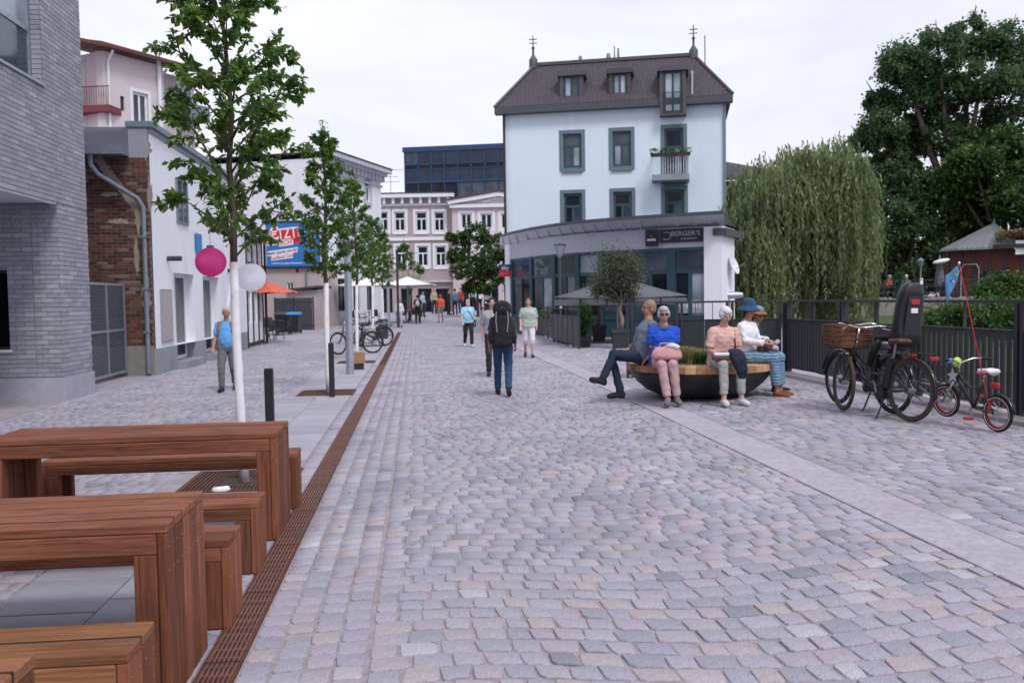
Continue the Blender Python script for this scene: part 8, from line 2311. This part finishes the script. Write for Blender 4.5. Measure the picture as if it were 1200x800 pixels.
# man with big backpack
Jb = standing(0.26, 'L', -0.4, 0.4)
(t, hp, r3), H, p = walk('man walking away in blue jeans with a large black hiking backpack', 590, 464, 352, 180, Jb, skin='skin', shirt=('tee_dark', (0.045, 0.045, 0.06)), sleeve=0.45, trousers=('jeans_blue', (0.022, 0.065, 0.15)), shoe=('shoe_brownblack', (0.03, 0.02, 0.018)), hair=('hair_greybrown', (0.24, 0.20, 0.18)), style='short', build=1.05, vox=0.009, face=False)
bp_ = thing('backpack', 'large black hiking backpack with grey straps on the back of the walking man', 'backpack', at_local(t, (0, 0.13, 0.92)), t.rotation_euler.z); bp_.scale = t.scale
m_ = MB(); loft(m_, [((0, 0.09, 0.0), 0.15, 0.09), ((0, 0.12, 0.05), 0.185, 0.12), ((0, 0.125, 0.30), 0.19, 0.125), ((0, 0.11, 0.50), 0.175, 0.11), ((0, 0.08, 0.58), 0.12, 0.07)], 20, 0.7); fuse(m_, 0.012, 'pack_body', fabric('pack_black', (0.014, 0.014, 0.018)), bp_)
m_ = MB(); loft(m_, [((0, 0.10, 0.585), 0.15, 0.10), ((0, 0.11, 0.64), 0.165, 0.12), ((0, 0.10, 0.74), 0.15, 0.11), ((0, 0.08, 0.785), 0.10, 0.07)], 20, 0.7); fuse(m_, 0.012, 'pack_lid', 'pack_black', bp_)
for s in (-1, 1):
    m_ = MB(); loft(m_, [((s * 0.20, 0.10, 0.04), 0.04, 0.07), ((s * 0.215, 0.11, 0.15), 0.05, 0.085), ((s * 0.20, 0.10, 0.34), 0.035, 0.07)]); m_.build('side_pocket', 'pack_black', bp_, True)
    MB().path([(s * 0.10, 0.235, 0.62), (s * 0.11, 0.252, 0.45), (s * 0.09, 0.255, 0.25)], 0.009, 5).build('grey_strap', 'sign_grey', bp_)
MB().ball((0, 0.222, 0.69), 0.014, 0.006, 0.014, 8, 6).build('logo', fabric('hat_orange', (0.5, 0.15, 0.05)), bp_)
# companions coming towards the viewer
walk('man in pale grey t-shirt with dark cap partly hidden by the backpacker', 578, 440, 349, 4, standing(0.20, 'R', 0.3, -0.3), skin='skin_pale', shirt=('tee_palegrey', (0.36, 0.37, 0.40)), trousers=('trousers_dark', (0.02, 0.02, 0.026)), hair=DARK, style='short', build=1.05, vox=0.012)
(t, hp, r3), H, p = walk('woman in pale green t-shirt and white three-quarter trousers', 620, 419, 349, 0, standing(0.20, 'L', -0.25, 0.35, 0.25), skin='skin_pale', shirt=('tee_mint', (0.38, 0.46, 0.42)), trousers=('trousers_white', (0.66, 0.65, 0.70)), leg=0.62, shoe=('shoe_dark', (0.04, 0.035, 0.03)), hair=BROWN, style='short', build=1.2, vox=0.011, loose=0.02, hem=0.04, bust=0.02)
(t, hp, r3), H, p = walk('bald bearded man in light blue shirt with a dark shoulder bag', 549, 406.5, 350.5, 10, standing(0.22, 'L', -0.25, 0.5, 0.3), skin='skin_pale', shirt=('shirt_aqua', (0.34, 0.62, 0.78)), trousers=('trousers_black', (0.018, 0.018, 0.022)), shoe=('shoe_white', (0.62, 0.62, 0.64)), hair=WHITE, style='bald', beard=WHITE, build=1.15, belly=0.5, hem=0.05, loose=0.015, vox=0.012)
Jx = standing(0.22, 'L', -0.25, 0.5, 0.3)
MB().path([Jx['shR'] + V3(0.03, 0, 0.075), Jx['chest'] + V3(0.0, -0.17, 0.0), Jx['waist'] + V3(0.14, -0.20, -0.02), Jx['pel'] + V3(0.24, -0.05, -0.02)], 0.014, 6, sy=0.5).build('bag_strap', 'black_metal', t, True)
m_ = MB(); m_.bbox(0.20, 0.28, -0.12, 0.10, 0.72, 0.98, 0.02); m_.build('shoulder_bag', 'black_metal', t)
walk('man in orange t-shirt and grey shorts walking down the street', 516.5, 378, 344.5, 0, standing(0.2, 'R', 0.3, -0.3), skin='skin_tan', shirt=('tee_orange', (0.72, 0.115, 0.05)), trousers=('shorts_grey', (0.16, 0.175, 0.20)), leg=0.45, shoe=('shoe_maroon', (0.15, 0.03, 0.03)), hair=DARK, vox=0.02, face=False)
walk('woman in white jacket and pale trousers walking beside the drain', 468.5, 383.5, 350, 10, standing(0.08, 'L', 0.3, 0.3), skin='skin', shirt=('jacket_white', (0.68, 0.68, 0.72)), sleeve=0.95, trousers=('trousers_pale', (0.48, 0.48, 0.53)), shoe=DARK, hair=('hair_auburn', (0.14, 0.05, 0.03)), style='long', vox=0.02, face=False)
(t, hp, r3), H, p = walk('person in black walking away with a small pale backpack', 490, 379.5, 345.5, 180, standing(0.08, 'R', 0.1, -0.1), skin='skin', shirt=('tee_black', (0.015, 0.015, 0.018)), trousers=('trousers_black', (0.018, 0.018, 0.022)), hair=DARK, style='full', vox=0.02, face=False)
m_ = MB(); loft(m_, [((0, 0.17, 1.05), 0.11, 0.06), ((0, 0.19, 1.2), 0.13, 0.08), ((0, 0.16, 1.38), 0.08, 0.05)]); m_.build('small_backpack', 'cloth_grey', t, True)
FARG = 'people standing in front of the far shops'
for (lb, px_, pf, ph, fd, sc_, tc_, hc) in (('person in pale blue shirt bending near the far cafe', 495.5, 371, 341, 60, ('shirt_pale', (0.42, 0.52, 0.68)), ('jeans_dark', (0.02, 0.03, 0.06)), DARK), ('person in light blue patterned shirt at the far cafe', 460.5, 366, 339, 30, ('shirt_pale', (0.42, 0.52, 0.68)), ('jeans_dark', (0.02, 0.03, 0.06)), BROWN), ('person all in dark clothes outside the taupe house', 526, 369, 338, 90, ('tee_black', (0.015, 0.015, 0.018)), ('trousers_black', (0.018, 0.018, 0.022)), DARK), ('person in denim jacket outside the taupe house', 533.5, 369, 338, 200, ('denim', (0.10, 0.17, 0.28)), ('jeans_dark', (0.02, 0.03, 0.06)), BROWN), ('person in a long black coat before the pink house', 545.5, 366, 336, 150, ('tee_black', (0.015, 0.015, 0.018)), ('trousers_black', (0.018, 0.018, 0.022)), DARK), ('person in lilac shirt among the far parked bicycles', 556.5, 365, 334.5, 170, ('shirt_lilac', (0.42, 0.36, 0.50)), ('trousers_dark', (0.02, 0.02, 0.026)), GREY), ('person in white shirt under the round far tree', 562, 366, 337, 190, ('shirt_white', (0.7, 0.7, 0.74)), ('trousers_dark', (0.02, 0.02, 0.026)), DARK), ('person in beige coat in front of the taupe shop windows', 509, 368, 338, 30, ('coat_beige', (0.40, 0.32, 0.24)), ('trousers_dark', (0.02, 0.02, 0.026)), BLOND), ('person in teal top by the far cafe tables', 447, 369, 341, 100, ('top_teal', (0.05, 0.22, 0.25)), ('jeans_dark', (0.02, 0.03, 0.06)), BROWN), ('person in red jacket by the pink house door', 540, 367, 337, -20, ('tee_red', (0.35, 0.05, 0.05)), ('jeans_dark', (0.02, 0.03, 0.06)), DARK), ('person in grey jacket beside the far round tree', 572, 366, 339, 20, ('jacket_grey', (0.28, 0.28, 0.31)), ('trousers_dark', (0.02, 0.02, 0.026)), BLOND)):
    walk(lb, px_, pf, ph, fd, standing(0.05, 'L', 0.1, 0.15), shirt=sc_, sleeve=0.9, trousers=tc_, hair=hc, vox=0.024, face=False, group=FARG)
# far bicycles on the square
for k, (px_, lb) in enumerate(((566, 'dark bicycle parked under the far round tree'), (574, 'dark bicycle at the edge of the far square'), (582, 'dark bicycle closest to the pavilion corner on the far square'))):
    p_ = G(px_, 372 + k); ebike(p_, R(60 + 30 * k), lb, False, False, 0, 'rubber', 'bicycles parked on the far square')
# guests on the far terrace
for (lb, px_, rzd, sc_, hc) in (('guest in red top sitting on the far river terrace', 1041, 20, ('tee_red', (0.35, 0.05, 0.05)), GREY), ('guest in green top sitting on the far river terrace', 1062, -30, ('top_green', (0.08, 0.16, 0.12)), WHITE), ('guest in dark top sitting by the folded parasol', 1112, 10, ('tee_black', (0.015, 0.015, 0.018)), BLOND)):
    q_ = PY(px_, 345, TY + 1.6)
    person(lb, (q_.x, q_.y, zT), R(rzd), seated(0.05, z0=0.50), 1.7, shirt=sc_, hair=hc, vox=0.02, face=False, group='guests on the far terrace')
    cafe_chair((q_.x, q_.y, zT), R(rzd), lb.replace('guest', 'chair of the guest').replace(' sitting', ''))
    [o for o in C.objects if o.type == 'EMPTY' and o.get('category') == 'chair'][-1]['group'] = 'chairs on the far terrace'
for px_ in (1005, 1026, 1050, 1085): cafe_table(PY(px_, 346, TY + 1.2).xy.to_3d() + V3(0, 0, zT), 'dark table on the far river terrace', 'tables on the far terrace')

bpy.data.scenes.remove(WORK)
